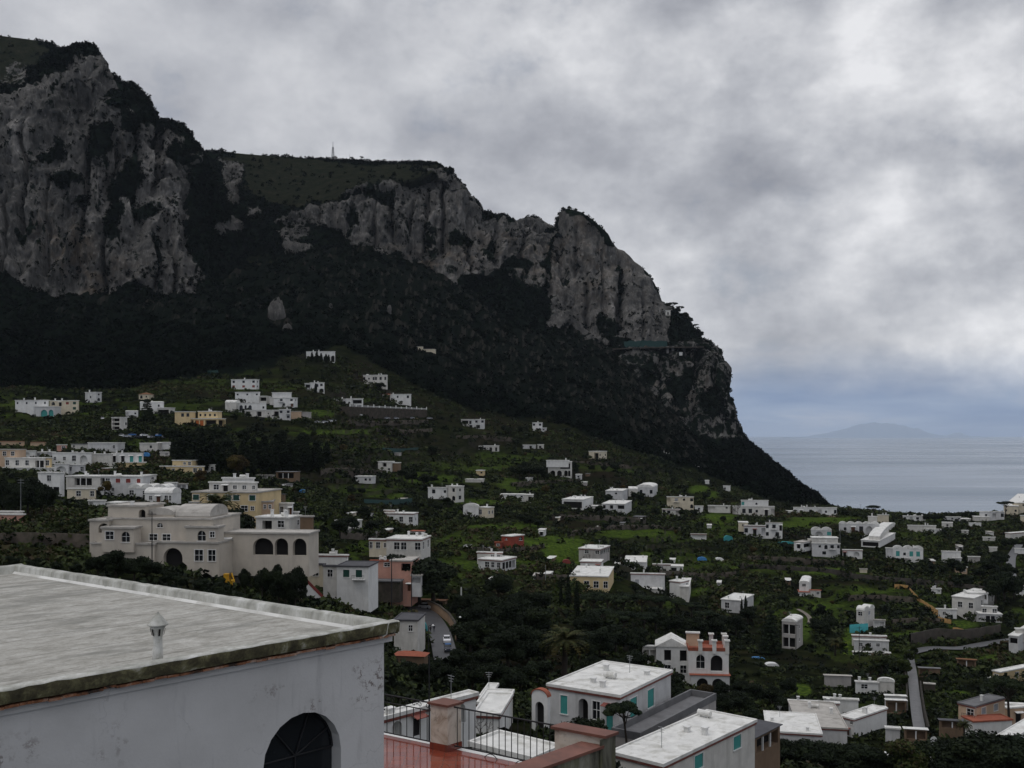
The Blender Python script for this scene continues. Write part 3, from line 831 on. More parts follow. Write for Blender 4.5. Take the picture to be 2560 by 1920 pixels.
plain('terracotta', (0.28, 0.085, 0.05), 0.85, 0.25, 0.9, (0.15, 0.06, 0.045), 0.6)
plain('red_trim', (0.22, 0.075, 0.06), 0.85, 0.2, 1.2, (0.30, 0.20, 0.17), 0.5)
plain('rusty_sheet', (0.16, 0.075, 0.035), 0.8, 0.3, 0.7, (0.08, 0.04, 0.03), 0.7)
plain('dark_glass', (0.012, 0.014, 0.017), 0.25, 0.3, 0.5, spec=0.5)
plain('opening_shade', (0.016, 0.015, 0.015), 0.9, 0.3, 0.5)  # near-black panel colour painting the shade inside loggias, arches and doorways
plain('green_shutter', (0.012, 0.055, 0.042), 0.6, 0.15, 1.0)
plain('turquoise_shutter', (0.055, 0.27, 0.25), 0.6, 0.15, 1.0, (0.04, 0.22, 0.22), 0.4)
plain('brown_wood', (0.13, 0.055, 0.03), 0.7, 0.2, 1.0)
plain('red_wood', (0.20, 0.04, 0.035), 0.7, 0.2, 1.0)
plain('orange_door', (0.45, 0.12, 0.03), 0.7, 0.2, 1.0)
plain('grey_shutter', (0.28, 0.29, 0.31), 0.7, 0.15, 1.0)
plain('white_frame', (0.66, 0.66, 0.65), 0.7, 0.08, 1.0)
plain('iron', (0.02, 0.02, 0.022), 0.6, 0.2, 2.0)
plain('grey_metal', (0.26, 0.27, 0.28), 0.5, 0.15, 1.0, metal=0.4)
plain('bark', (0.035, 0.028, 0.022), 0.95, 0.3, 1.5)
plain('pale_bark', (0.09, 0.08, 0.07), 0.95, 0.3, 1.5)
plain('blue_cover', (0.05, 0.20, 0.45), 0.6, 0.2, 1.0)
plain('turquoise_net', (0.04, 0.24, 0.26), 0.8, 0.2, 1.0)
plain('dark_green_net', (0.008, 0.030, 0.029), 0.9, 0.25, 0.6)
plain('cane', (0.25, 0.15, 0.055), 0.9, 0.25, 1.2, (0.15, 0.09, 0.04), 0.6)
leaf_mat('dark_leaves', [(0.007, 0.010, 0.006), (0.012, 0.018, 0.009), (0.020, 0.028, 0.012)])
leaf_mat('shrub_leaves', [(0.007, 0.010, 0.006), (0.013, 0.020, 0.009), (0.026, 0.034, 0.012), (0.036, 0.052, 0.014), (0.040, 0.030, 0.016)])
leaf_mat('pine_needles', [(0.008, 0.013, 0.008), (0.014, 0.022, 0.011), (0.024, 0.034, 0.014)])
leaf_mat('palm_fronds', [(0.012, 0.017, 0.008), (0.030, 0.036, 0.012), (0.060, 0.050, 0.018)])
leaf_mat('russet_leaves', [(0.030, 0.022, 0.010), (0.055, 0.038, 0.014), (0.065, 0.055, 0.016)])
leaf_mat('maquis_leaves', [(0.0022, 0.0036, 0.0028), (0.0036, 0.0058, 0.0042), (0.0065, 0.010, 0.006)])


# ------------------------------------------------------------------ loose foliage
def leaf_cloud(n, size, radii=(1, 1, 1), hollow=0.45, seed=0, flat=0.0):
    """n leaf quads spread through an ellipsoid: arrays (n,4,3)"""
    g = np.random.default_rng(seed)
    d = g.normal(size=(n, 3)); d /= np.linalg.norm(d, axis=1)[:, None]
    r = (hollow + (1 - hollow) * g.random(n)) ** 0.8
    c = d * r[:, None] * np.array(radii)
    nrm = d * 0.7 + g.normal(size=(n, 3)) * 0.6
    nrm[:, 2] += flat
    nrm /= np.linalg.norm(nrm, axis=1)[:, None]
    a = np.cross(nrm, g.normal(size=(n, 3))); a /= np.linalg.norm(a, axis=1)[:, None]
    b = np.cross(nrm, a)
    s = size * (0.6 + 0.8 * g.random(n))[:, None]
    w = s * (0.55 + 0.4 * g.random(n))[:, None]
    q = np.stack([c - a * s, c - b * w, c + a * s, c + b * w], 1)
    return q


def scatter(name, pts, sizes, tints, mat, nleaf, leaf, squash=(1, 1, 0.75), variants=6, kind='stuff', label=None, cat=None, seed=0):
    g = np.random.default_rng(seed)
    tpl = [leaf_cloud(nleaf, leaf, squash, 0.35, seed * 31 + k) for k in range(variants)]
    which = g.integers(0, variants, len(pts))
    V, T = [], []
    for k in range(variants):
        idx = np.nonzero(which == k)[0]
        if not len(idx): continue
        q = tpl[k].reshape(-1, 3)
        th = g.random(len(idx)) * 6.283
        s = sizes[idx]
        st = 0.8 + 0.4 * g.random((len(idx), 3))
        qx = q[None, :, 0] * np.cos(th)[:, None] - q[None, :, 1] * np.sin(th)[:, None]
        qy = q[None, :, 0] * np.sin(th)[:, None] + q[None, :, 1] * np.cos(th)[:, None]
        W = np.stack([qx * st[:, :1], qy * st[:, 1:2], np.repeat(q[None, :, 2], len(idx), 0) * st[:, 2:]], -1) * s[:, None, None] + pts[idx][:, None, :]
        V.append(W.reshape(-1, 3))
        tt = np.clip(tints[idx][:, None] + 0.12 * g.normal(size=(len(idx), nleaf)), 0, 1)
        T.append(np.repeat(tt.ravel(), 4))
    V = np.concatenate(V); T = np.concatenate(T)
    o = link_mesh(name, V, np.arange(len(V)).reshape(-1, 4), mat, attrs={'tint': T})
    tag(o, label, cat, kind=kind)
    return o

# ------------------------------------------------------------------ houses
WALLM = {'W': 'white_plaster', 'C': 'cream_plaster', 'Y': 'yellow_plaster', 'P': 'peach_plaster', 'K': 'pink_plaster', 'R': 'red_plaster', 'G': 'grey_plaster', 'Z': 'palazzo_plaster', 'B': 'brown_plaster', 'S': 'rubble_stone'}
ROOFM = {'w': 'lime_roof', 'g': 'grey_roof', 'd': 'dark_roof', 'x': 'weathered_roof', 't': 'terracotta', 's': 'rusty_sheet'}
FOOTPRINTS = []           # pixel boxes of what is built, so that scrub keeps off
UP = np.array((0, 0, 1.0))

# opening kinds: part name, width share of its slot, max width, height share of the storey, max height, sill share, arched, depth, filling
OPEN = {
    'w': ('window', .56, 1.15, .50, 1.5, .30, False, .16, 'dark_glass'),
    's': ('window', .42, .8, .36, .9, .38, False, .16, 'dark_glass'),
    'g': ('window', .50, 1.25, .50, 1.6, .30, False, .06, 'green_shutter'),
    't': ('window', .55, 1.3, .50, 1.6, .30, False, .06, 'turquoise_shutter'),
    'e': ('window', .50, 1.2, .48, 1.5, .30, False, .06, 'grey_shutter'),
    'b': ('window', .50, 1.2, .48, 1.5, .30, False, .06, 'red_wood'),
    'd': ('door', .50, 1.1, .72, 2.2, .0, False, .18, 'opening_shade'),
    'n': ('door', .50, 1.1, .72, 2.2, .0, False, .12, 'brown_wood'),
    'q': ('door', .50, 1.1, .72, 2.2, .0, False, .12, 'turquoise_shutter'),
    'o': ('door', .80, 3.4, .80, 2.6, .0, False, .30, 'orange_door'),
    'a': ('window', .52, 1.5, .66, 2.2, .14, True, .30, 'dark_glass'),
    'A': ('archway', .74, 3.2, .80, 3.2, .0, True, 1.2, 'opening_shade'),
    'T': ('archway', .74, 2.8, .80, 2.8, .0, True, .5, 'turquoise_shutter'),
    'l': ('loggia', .88, 9.0, .74, 2.5, .04, False, 1.5, 'opening_shade'),
    'L': ('garage', .84, 6.0, .82, 2.8, .0, False, 1.5, 'opening_shade'),
    'r': ('window', .34, .8, .34, .8, .36, 'round', .16, 'dark_glass'),
}


def wall_face(mb, O, d, n, L, z0, z1, ops):
    """a wall with real openings; ops: (x0, x1, za, zb, arched, depth)"""
    def p(x, z, k=0.0):
        return O + d * x + UP * z - n * k
    xs = sorted({0.0, L} | {o[0] for o in ops} | {o[1] for o in ops})
    zs = sorted({z0, z1} | {o[2] for o in ops} | {o[3] for o in ops})
    for i in range(len(xs) - 1):
        for j in range(len(zs) - 1):
            cx, cz = (xs[i] + xs[i + 1]) / 2, (zs[j] + zs[j + 1]) / 2
            if any(o[0] < cx < o[1] and o[2] < cz < o[3] for o in ops):
                continue
            mb.poly([p(xs[i], zs[j]), p(xs[i + 1], zs[j]), p(xs[i + 1], zs[j + 1]), p(xs[i], zs[j + 1])])
    for x0, x1, za, zb, ar, k in ops:
        cx, r = (x0 + x1) / 2, (x1 - x0) / 2
        rv = min(r, (zb - za) * 0.5) if ar else 0
        if ar:
            sp = zb - rv
            arc = [(cx - r * math.cos(t), sp + rv * math.sin(t)) for t in np.linspace(0, math.pi, 11)]
            for h, corner in ((arc[:6], (x0, zb)), (arc[5:], (x1, zb))):
                for a, b in zip(h[:-1], h[1:]):
                    mb.poly([p(*a), p(*b), p(*corner)])
            out = [(x0, za)] + arc + [(x1, za)]
        else:
            out = [(x0, za), (x0, zb), (x1, zb), (x1, za)]
        for a, b in zip(out, out[1:] + out[:1]):
            mb.poly([p(a[0], a[1]), p(b[0], b[1]), p(b[0], b[1], k), p(a[0], a[1], k)])


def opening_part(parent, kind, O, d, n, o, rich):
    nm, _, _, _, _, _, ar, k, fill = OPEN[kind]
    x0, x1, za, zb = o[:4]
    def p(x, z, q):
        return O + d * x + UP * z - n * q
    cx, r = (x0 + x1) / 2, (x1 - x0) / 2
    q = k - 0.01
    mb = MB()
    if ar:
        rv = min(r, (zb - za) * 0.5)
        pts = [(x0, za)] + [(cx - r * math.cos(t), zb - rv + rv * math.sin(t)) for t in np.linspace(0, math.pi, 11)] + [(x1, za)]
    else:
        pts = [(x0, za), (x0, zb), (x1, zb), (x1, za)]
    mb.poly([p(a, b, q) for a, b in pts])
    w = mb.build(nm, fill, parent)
    if nm == 'window' and rich:
        f = MB()
        fw = 0.07
        def bar(xa, xb, zc, zd, q0, q1):
            f.add([p(xa, zc, q0), p(xb, zc, q0), p(xb, zd, q0), p(xa, zd, q0), p(xa, zc, q1), p(xb, zc, q1), p(xb, zd, q1), p(xa, zd, q1)],
                  [(0, 1, 2, 3), (7, 6, 5, 4), (0, 4, 5, 1), (1, 5, 6, 2), (2, 6, 7, 3), (3, 7, 4, 0)])
        if fill == 'dark_glass':
            bar(cx - fw / 2, cx + fw / 2, za, zb - 0.03, q - 0.05, q - 0.012)
            bar(x0, cx - fw / 2, (za + zb) / 2, (za + zb) / 2 + fw, q - 0.045, q - 0.012)
            bar(cx + fw / 2, x1, (za + zb) / 2, (za + zb) / 2 + fw, q - 0.045, q - 0.012)
        # raised surround
        e = 0.13
        if not ar:
            bar(x0 - e, x0 - 0.004, za - 0.004, zb + e, -0.045, -0.003)
            bar(x1 + 0.004, x1 + e, za - 0.004, zb + e, -0.045, -0.003)
            bar(x0 - 0.004, x1 + 0.004, zb + 0.004, zb + e, -0.045, -0.003)
        bar(x0 - e, x1 + e, za - 0.12, za - 0.008, -0.10, -0.003)
        f.build('frame', 'white_frame', w)
    elif nm in ('loggia', 'garage') and rich and (x1 - x0) > 3.0:
        f = MB()
        for i in range(1, int((x1 - x0) / 2.6) + 1):
            xx = x0 + (x1 - x0) * i / (int((x1 - x0) / 2.6) + 1)
            c = p(xx, za, 0.14)
            f.box(c, (0.24, 0.24, zb - za), d, n)
        f.build('pillar', 'white_frame', w)
    return w


def ring_loft(mb, loops):
    k = len(mb.v)
    m = len(loops[0])
    for lp in loops:
        mb.v += [tuple(float(c) for c in q) for q in lp]
    for i in range(len(loops) - 1):
        for j in range(m):
            a, b = k + i * m + j, k + i * m + (j + 1) % m
            mb.f.append((a, b, b + m, a + m))
    e = k + (len(loops) - 1) * m
    mb.f.append(tuple(e + j for j in range(m)))


def foot(dL, dR, L1, L2, o, z):
    """corners of the plan grown by o"""
    return [(-dL - dR) * o + UP * z, dR * (L2 + o) - dL * o + UP * z, dL * (L1 + o) + dR * (L2 + o) + UP * z, dL * (L1 + o) - dR * o + UP * z]


def barrel(mb, O, p, q, Lp, Lq, rise, lobes, z, seg=10):
    """lobes barrel vaults side by side along p, running along q"""
    prof = []
    for k in range(lobes):
        for t in np.linspace(0, math.pi, seg + 1)[(0 if k == 0 else 1):]:
            prof.append(((k + 0.5 - 0.5 * math.cos(t)) * Lp / lobes, rise * math.sin(t)))
    A = [O + p * a + UP * (z + b) for a, b in prof]
    B = [x + q * Lq for x in A]
    k = len(mb.v); m = len(A)
    mb.v += [tuple(x) for x in A] + [tuple(x) for x in B]
    for i in range(m - 1):
        mb.f.append((k + i, k + i + 1, k + m + i + 1, k + m + i))
    for lob in range(lobes):
        i0 = k + lob * seg
        mb.f.append(tuple(i0 + i for i in range(seg + 1)))
        mb.f.append(tuple(i0 + m + i for i in range(seg + 1))[::-1])


def layout(face, spec, L, h, mul):
    """openings of one face from a spec such as 'ww.w/dw' (top storey first)"""
    res = []
    if not spec: return res
    rows = spec.split('/')
    sh = h / len(rows)
    for i, row in enumerate(rows):
        zb0 = h - (i + 1) * sh
        m = len(row)
        j = 0
        while j < m:
            ch = row[j]
            e = j
            if ch in 'lL':
                while e + 1 < m and row[e + 1] == ch: e += 1
            if ch != '.':
                sw = L / m
                span = sw * (e - j + 1)
                o = OPEN[ch]
                free = 1.0 + (0.5 if j > 0 and row[j - 1] == '.' else 0) + (0.5 if e + 1 < m and row[e + 1] == '.' else 0)
                w = min(span * (o[1] * free if ch not in 'lL' else o[1]), o[2] * mul if ch not in 'lL' else 99)
                hh = min(sh * o[3], o[4] * mul)
                cx = (j + e + 1) / 2 * sw
                za = zb0 + sh * o[5] + 0.02
                res.append((ch, (cx - w / 2, cx + w / 2, za, min(za + hh, zb0 + sh * 0.93), bool(o[6]), o[7])))
            j = e + 1
    return res


def b(u0, uc, u1, vt, vb, a=None, L='', R='', m='W', roof='F', rm='w', trim=0, dy=0.0, dep=None, ch=0, Y=None, f=None, mul=1.0):
    return dict(u0=u0, uc=uc, u1=u1, vt=vt, vb=vb, a=a, L=L, R=R, m=m, roof=roof, rm=rm, trim=trim, dy=dy, dep=dep, ch=ch, Y=Y, f=f, mul=mul)


HOUSES = {}


def house(label, *blocks, cat='house', name='house', Y=None, group=None, base=4.0):
    q = blocks[0]
    Y0 = Y or q['Y'] or hit(q['uc'], q['vb'])
    org = P(np.array(float(q['uc'])), np.array(float(q['vb'])), np.array(Y0))
    root = empty(name, org, label, cat, group)
    g = np.random.default_rng(abs(hash(label)) % 1000 if False else sum(map(ord, label)))
    for bi, q in enumerate(blocks):
        Yb = (q['Y'] if bi else None) or (Y0 + q['dy'])
        s = Yb / F
        u0, uc, u1 = q['u0'], q['uc'], q['u1']
        FOOTPRINTS.append((u0, u1, q['vt'], q['vb'], Yb))
        C = P(np.array(float(uc)), np.array(float(q['vb'])), np.array(Yb)) - org
        wl, wr = uc - u0, u1 - uc
        a = q['a']
        if a is None:
            a = 7 if wr < 2 else (83 if wl < 2 else (28 if wl >= wr else 62))
        al = R(a)
        dL = np.array((-math.cos(al), math.sin(al), 0)); dR = np.array((math.sin(al), math.cos(al), 0))
        nL, nR = -dR, -dL
        Xc = (uc - UC) / F * Yb
        k0, k1 = (u0 - UC) / F, (u1 - UC) / F
        dep = q['dep']
        L1 = (Xc - k0 * Yb) / (math.cos(al) + k0 * math.sin(al)) if wl >= 2 else (dep or 6.0)
        L2 = (k1 * Yb - Xc) / (math.sin(al) - k1 * math.cos(al)) if wr >= 2 else (dep or 6.0)
        if dep and wl >= 2 and wr >= 2:
            if a < 45: L2 = max(L2, dep)
            else: L1 = max(L1, dep)
        L1, L2 = max(L1, 1.0), max(L2, 1.0)
        if bi == 0 or q['vb'] > blocks[0]['vb'] - 8:
            PADS.append((C + org, dL, dR, L1, L2, org[2] + C[2]))
        h = (q['vb'] - q['vt']) * s
        fdn = q['f'] if q['f'] is not None else (base if bi == 0 else 1.5)
        rich = Yb < 460
        small = 1.5 if Yb > 420 else 1.38
        mb = MB()
        parts = []
        for spec, O, d, n, L in ((q['L'], C + dL * L1, -dL, nL, L1), (q['R'], C, dR, nR, L2)):
            ops = layout(None, spec, L, h, small * q['mul'])
            wall_face(mb, O, d, n, L, -fdn, h, [o[1] for o in ops])
            parts += [(o[0], O, d, n, o[1]) for o in ops]
        Bk = C + dL * L1 + dR * L2
        mb.poly([C + dR * L2 - UP * fdn, Bk - UP * fdn, Bk + UP * h, C + dR * L2 + UP * h])
        mb.poly([Bk - UP * fdn, C + dL * L1 - UP * fdn, C + dL * L1 + UP * h, Bk + UP * h])
        wm = WALLM[q['m']]
        if q['m'] == 'W':
            wm = ('white_plaster', 'aged_white_plaster', 'white_plaster', 'grey_white_plaster', 'aged_white_plaster')[(sum(map(ord, label)) + bi) % 5]
        mb.build('wall', wm, root)
        n_bal = 0
        for kd, O, d, n, op in parts:
            opening_part(root, kd, O, d, n, op, rich)
            cx, za, zb = (op[0] + op[1]) / 2, op[2], op[3]
            ww = op[1] - op[0]
            if kd in 'dnq' and Yb < 620:
                am = MB()
                am.add([O + d * (cx + s_ * (ww / 2 + .35)) + UP * (zb + .22 + z_) + n * k_ for z_, k_ in ((.10, 0.003), (.16, 0.003), (-.04, .9), (-.10, .9)) for s_ in (-1, 1)], [(0, 1, 3, 2), (2, 3, 5, 4), (4, 5, 7, 6), (6, 7, 1, 0), (0, 2, 4, 6), (7, 5, 3, 1)])
                am.build('canopy', 'red_trim' if q['trim'] else 'white_plaster', root)
            elif kd in 'wgte' and za > h * 0.45 and h > 4.8 and n_bal < 1 and Yb < 620 and g.random() < 0.6 and bi == 0:
                n_bal += 1
                bm_ = MB()
                bm_.box(O + d * cx + UP * (za - 0.55) + n * 0.503, (ww + 1.5, 1.0, 0.14), d, n)
                bo = bm_.build('balcony', 'white_plaster', root)
                rm_ = MB()
                for s_ in np.linspace(-1, 1, 9):
                    rm_.box(O + d * (cx + s_ * (ww / 2 + .68)) + UP * (za - 0.408) + n * 0.95, (0.05, 0.05, 0.9), d, n)
                rm_.box(O + d * cx + UP * (za + 0.495) + n * 0.95, (ww + 1.45, 0.07, 0.06), d, n)
                rm_.build('railing', 'iron', bo)
        rm = ROOFM[q['rm']]
        rt = q['roof']
        rb = MB()
        ov = 0.22
        def FT(o, z): return [C + x for x in foot(dL, dR, L1, L2, o, z)]
        ztop = h
        if q['trim']:
            tb = MB()
            ring_loft(tb, [FT(0.01, h - 0.28), FT(0.14, h - 0.28), FT(0.20, h - 0.01)])
            tb.build('cornice', 'red_trim', root)
        if rt == 'F':
            ring_loft(rb, [FT(0.0, h + 0.002), FT(ov, h + 0.002), FT(ov, h + 0.34), FT(ov - 0.2, h + 0.34), FT(ov - 0.24, h + 0.18)])
            ztop = h + 0.18
        elif rt == 'P':      # parapet
            ring_loft(rb, [FT(0.0, h + 0.002), FT(0.05, h + 0.002), FT(0.05, h + 0.9), FT(-0.2, h + 0.9), FT(-0.22, h + 0.1)])
            ztop = h + 0.1
        elif rt in 'VWXH':
            ring_loft(rb, [FT(0.0, h + 0.002), FT(0.12, h + 0.002), FT(0.12, h + 0.2)])
            if rt == 'V':    # barrel along the left face
                barrel(rb, C - dR * 0.1 - dL * 0.1, dR, dL, L2 + 0.2, L1 + 0.2, min(L2 * 0.26, 2.0), 1, h + 0.2)
            elif rt == 'H':  # barrel seen end-on in the left face
                barrel(rb, C - dR * 0.1 - dL * 0.1, dL, dR, L1 + 0.2, L2 + 0.2, min(L1 * 0.2, 1.6), 1, h + 0.2)
            elif rt == 'W':  # a row of vaults along the left face
                nl = max(2, int(round(L1 / 4.2)))
                barrel(rb, C - dR * 0.1, dL, dR, L1, L2 + 0.2, L1 / nl * 0.30, nl, h + 0.2)
            else:            # a row of vaults along the right face
                nl = max(2, int(round(L2 / 4.2)))
                barrel(rb, C - dL * 0.1, dR, dL, L2, L1 + 0.2, L2 / nl * 0.30, nl, h + 0.2)
            ztop = h + 0.2
        elif rt == 'D':
            ring_loft(rb, [FT(0.0, h + 0.002), FT(0.15, h + 0.002), FT(0.15, h + 0.25)])
            cc = C + dL * L1 / 2 + dR * L2 / 2 + UP * (h + 0.2)
            rr = min(L1, L2) * 0.46
            db = MB()
            db.lathe([(rr * math.cos(t), rr * 0.55 * math.sin(t)) for t in np.linspace(0, 1.5, 8)], cc, 18)
            db.build('dome', rm, root, smooth=True)
            ztop = h + 0.2
        elif rt == 'T':      # hipped tiles
            e = FT(0.35, h + 0.002)
            rise = min(L1, L2) * 0.22
            if L1 >= L2:
                r1 = C + dL * (L2 / 2) + dR * L2 / 2; r2 = C + dL * (L1 - L2 / 2) + dR * L2 / 2
            else:
                r1 = C + dR * (L1 / 2) + dL * L1 / 2; r2 = C + dR * (L2 - L1 / 2) + dL * L1 / 2
            r1 = r1 + UP * (h + rise); r2 = r2 + UP * (h + rise)
            if L1 >= L2:
                rb.add(e + [r1, r2], [(0, 1, 4), (1, 2, 5, 4), (2, 3, 5), (3, 0, 4, 5), (3, 2, 1, 0)])
            else:
                rb.add(e + [r1, r2], [(3, 0, 4), (0, 1, 5, 4), (1, 2, 5), (2, 3, 4, 5), (3, 2, 1, 0)])
            ztop = h + rise * 0.5
        elif rt == 'G':      # gable facing left face
            hh = L1 * 0.28
            A0, A1 = C - dL * 0.25 - dR * 0.25 + UP * h, C + dL * (L1 + 0.25) - dR * 0.25 + UP * h
            ap = C + dL * L1 / 2 - dR * 0.25 + UP * (h + hh)
            q2 = dR * (L2 + 0.5)
            rb.add([A0, A1, ap, A0 + q2, A1 + q2, ap + q2], [(0, 2, 5, 3), (2, 1, 4, 5), (0, 1, 2), (3, 5, 4), (0, 3, 4, 1)])
            ztop = h + hh * 0.6
        elif rt == 'E':      # thin sheet on an open frame
            ring_loft(rb, [FT(0.0, h + 0.002), FT(0.3, h + 0.002), FT(0.3, h + 0.12)])
        rb.build('roof', rm, root, smooth=False)
        for c in range(q['ch']):
            fx, fy = g.uniform(0.12, 0.88, 2)
            cb = MB()
            pos = C + dL * L1 * fx + dR * L2 * fy + UP * (ztop - 0.02)
            hc = g.uniform(0.8, 1.5) if Yb > 200 else g.uniform(0.4, 0.8)
            if c % 3 == 2:
                cb.tube([pos + UP * 0.5 - dL * 0.8, pos + UP * 0.5 + dL * 0.8], 0.36, 10)
                cb.box(pos - dL * 0.5, (0.1, 0.5, 0.3), dL, dR); cb.box(pos + dL * 0.5, (0.1, 0.5, 0.3), dL, dR)
                cb.build('water_tank', 'lime_roof', root)
            else:
                cb.box(pos, (0.55, 0.55, hc), dL, dR)
                cb.box(pos + UP * (hc + 0.002), (0.72, 0.72, 0.12), dL, dR)
                cb.build('chimney', 'white_plaster', root)
    if q['ch'] + blocks[0]['ch'] > 0 and Yb < 560:
        ab = MB()
        pos = C + dL * L1 * g.uniform(.2, .8) + dR * L2 * g.uniform(.2, .8) + UP * (ztop - .05)
        ab.tube([pos, pos + UP * 2.3], 0.035, 5)
        for z_, l_ in ((2.2, .9), (1.95, .7), (1.7, .5)):
            ab.tube([pos + UP * z_ - dL * l_ / 2, pos + UP * z_ + dL * l_ / 2], 0.025, 4)
        ab.build('antenna', 'grey_metal', root)
    HOUSES[label] = root
    return root

# ------------------------------------------------------------------ houses on the upper left slope
house('long white villa with two turquoise arches, highest at the left edge', b(38, 118, 122, 1001, 1030, 12, L='s.s.s.s/......', ch=2), b(84, 136, 137, 1017, 1043, 10, L='.TT', dy=-6), cat='villa', name='villa')
house('cream house with green shutters beside the villa with turquoise arches', b(124, 195, 197, 1002, 1028, 8, L='adbg/L..g', m='C', ch=2))
house('small white cube house on the slope right above a cream house', b(213, 240, 254, 981, 1004, 30, L='s', R='s/a', ch=1))
house('small cream hut with brown sheet roof at the foot of the dark forest', b(347, 372, 373, 986, 998, 10, L='ar', m='C', roof='T', rm='s'), cat='hut', name='hut')
house('white villa with stepped roofs behind the tall dark fir', b(350, 406, 410, 1006, 1024, 12, L='s.s', roof='V', ch=1), b(392, 424, 425, 1020, 1039, 10, L='ll', dy=-6), cat='villa', name='villa')
house('narrow white house with outside stair below the dark fir', b(279, 300, 318, 1044, 1074, 35, L='l/l/l', R='..s', ch=0))
house('low white house half hidden left of the dark fir', b(314, 343, 345, 1028, 1041, 10, L='l.s', roof='V'))
house('wide yellow building with a columned terrace and bright orange doorway', b(452, 545, 564, 1047, 1065, 8, L='LLLooLLL', R='L', m='Y', rm='w'), b(437, 476, 477, 1030, 1064, 8, L='.ww/....', m='Y', dy=1.5), b(495, 543, 544, 1029, 1048, 8, L='ssss', m='Y', dy=4, ch=3), cat='building', name='building')
house('low long white house with a bare wall above the clustered roofs', b(220, 294, 295, 1108, 1128, 10, L='...s', ch=0, trim=0))
house('low white house beside the tall dark cypresses', b(349, 394, 395, 1109, 1127, 8, L='..s.'), b(393, 428, 429, 1107, 1116, 8, L='', dy=3))
house('pink house cut by the left edge of the photo', b(-40, 42, 43, 1125, 1166, 9, L='wwww/....', m='P', rm='x'))
house('white house with long arcaded terrace and a yellow end wing', b(12, 111, 112, 1146, 1171, 9, L='w.w.w.ll'), b(4, 150, 151, 1171, 1186, 9, L='AAAAAA...', dy=-5, dep=6), b(111, 126, 128, 1146, 1171, 9, L='w', m='Y', dy=.6, rm='x'))
house('low white house with two chimneys behind the arcaded terrace house', b(43, 86, 88, 1128, 1143, 9, L='.A.', dy=0), b(90, 118, 119, 1131, 1144, 9, L='w.', dy=2, ch=2))
house('greyish white two storey house beside the yellow end wing', b(131, 227, 229, 1133, 1161, 8, L='s.s.w.A.', m='W', ch=2))
house('white house with one large arch in the left cluster', b(136, 170, 172, 1161, 1186, 8, L='A'), b(170, 210, 212, 1163, 1184, 8, L='w..w', dy=.8))
house('white house with wide blank panels in the left cluster', b(228, 279, 281, 1136, 1159, 8, L='..../....', ch=2))
house('white house with turquoise doors above a yellow terrace band', b(280, 356, 358, 1134, 1156, 8, L='d.d.q.q', ch=2), b(293, 369, 371, 1157, 1167, 8, L='', m='Y', dy=-3, dep=3))
house('yellow house with a raised upper room below the cypresses', b(400, 508, 511, 1167, 1186, 9, L='..s...ww', m='Y', ch=0), b(431, 480, 481, 1152, 1167, 9, L='..sw', m='Y', dy=3))
house('small white glazed house right of the yellow house', b(510, 537, 539, 1163, 1183, 9, L='ww'))
house('tall white two storey house above the dark trees at left', b(95, 150, 161, 1183, 1240, 16, L='.w./.ll', R='./.'))
house('long white house with dark red windows', b(250, 353, 354, 1192, 1236, 8, L='Lw.b.b.b/..s...s.', ch=3), b(165, 251, 252, 1192, 1214, 8, L='.LLL.', dy=2, dep=8, ch=2))
house('cream annex with a white pergola terrace below the long white house', b(168, 236, 238, 1223, 1248, 8, L='..w..w', m='C'))
house('small white house with dark side right of the long white house', b(353, 372, 391, 1189, 1205, 30, L='l', R='s'))
house('white house with a wavy vaulted roof behind a domed cottage', b(321, 416, 417, 1222, 1245, 8, L='w.s.w.', roof='W', dy=3))
house('white cottage with a low dome and dark red door', b(362, 430, 431, 1234, 1260, 8, L='.s.n.ww', roof='V', ch=1))
house('small white garage house above the big greyish palazzo', b(221, 260, 262, 1253, 1269, 8, L='L..', ch=0), b(262, 298, 299, 1259, 1268, 8, L='', dy=1))
house('low white and pink house at the left edge beside the dark trees', b(-40, 56, 58, 1288, 1306, 8, L='', m='K'), b(-30, 52, 54, 1281, 1290, 8, L='', dy=3))

# the two palazzi and their neighbours
house('yellow palazzo with green shuttered windows and white upper floor', b(480, 641, 642, 1233, 1313, 9, L='g.g.gg.g/a.....ws/....a.aa', m='Y', rm='x', Y=248, dep=16, mul=1.25),
      b(523, 640, 642, 1208, 1232, 9, L='.w.d.s.s.s', dy=4, trim=0, ch=0), b(556, 632, 634, 1197, 1208, 9, L='', dy=9, ch=3), b(642, 643, 681, 1256, 1308, 80, R='sss/...', m='P', dy=3, rm='x', dep=8), cat='palazzo', name='palazzo')
house('white house joined to the right end of the yellow palazzo', b(679, 730, 732, 1260, 1296, 8, L='.w.w..n', ch=0, Y=262), b(728, 744, 746, 1282, 1297, 8, L='', dy=1))
house('white house with loggia and cluttered roof in front of the yellow palazzo', b(640, 723, 753, 1296, 1329, 14, L='.ll.w.', R='.s', Y=226, ch=4, trim=0), b(750, 780, 783, 1293, 1327, 10, L='', m='B', dy=2, rm='x'))
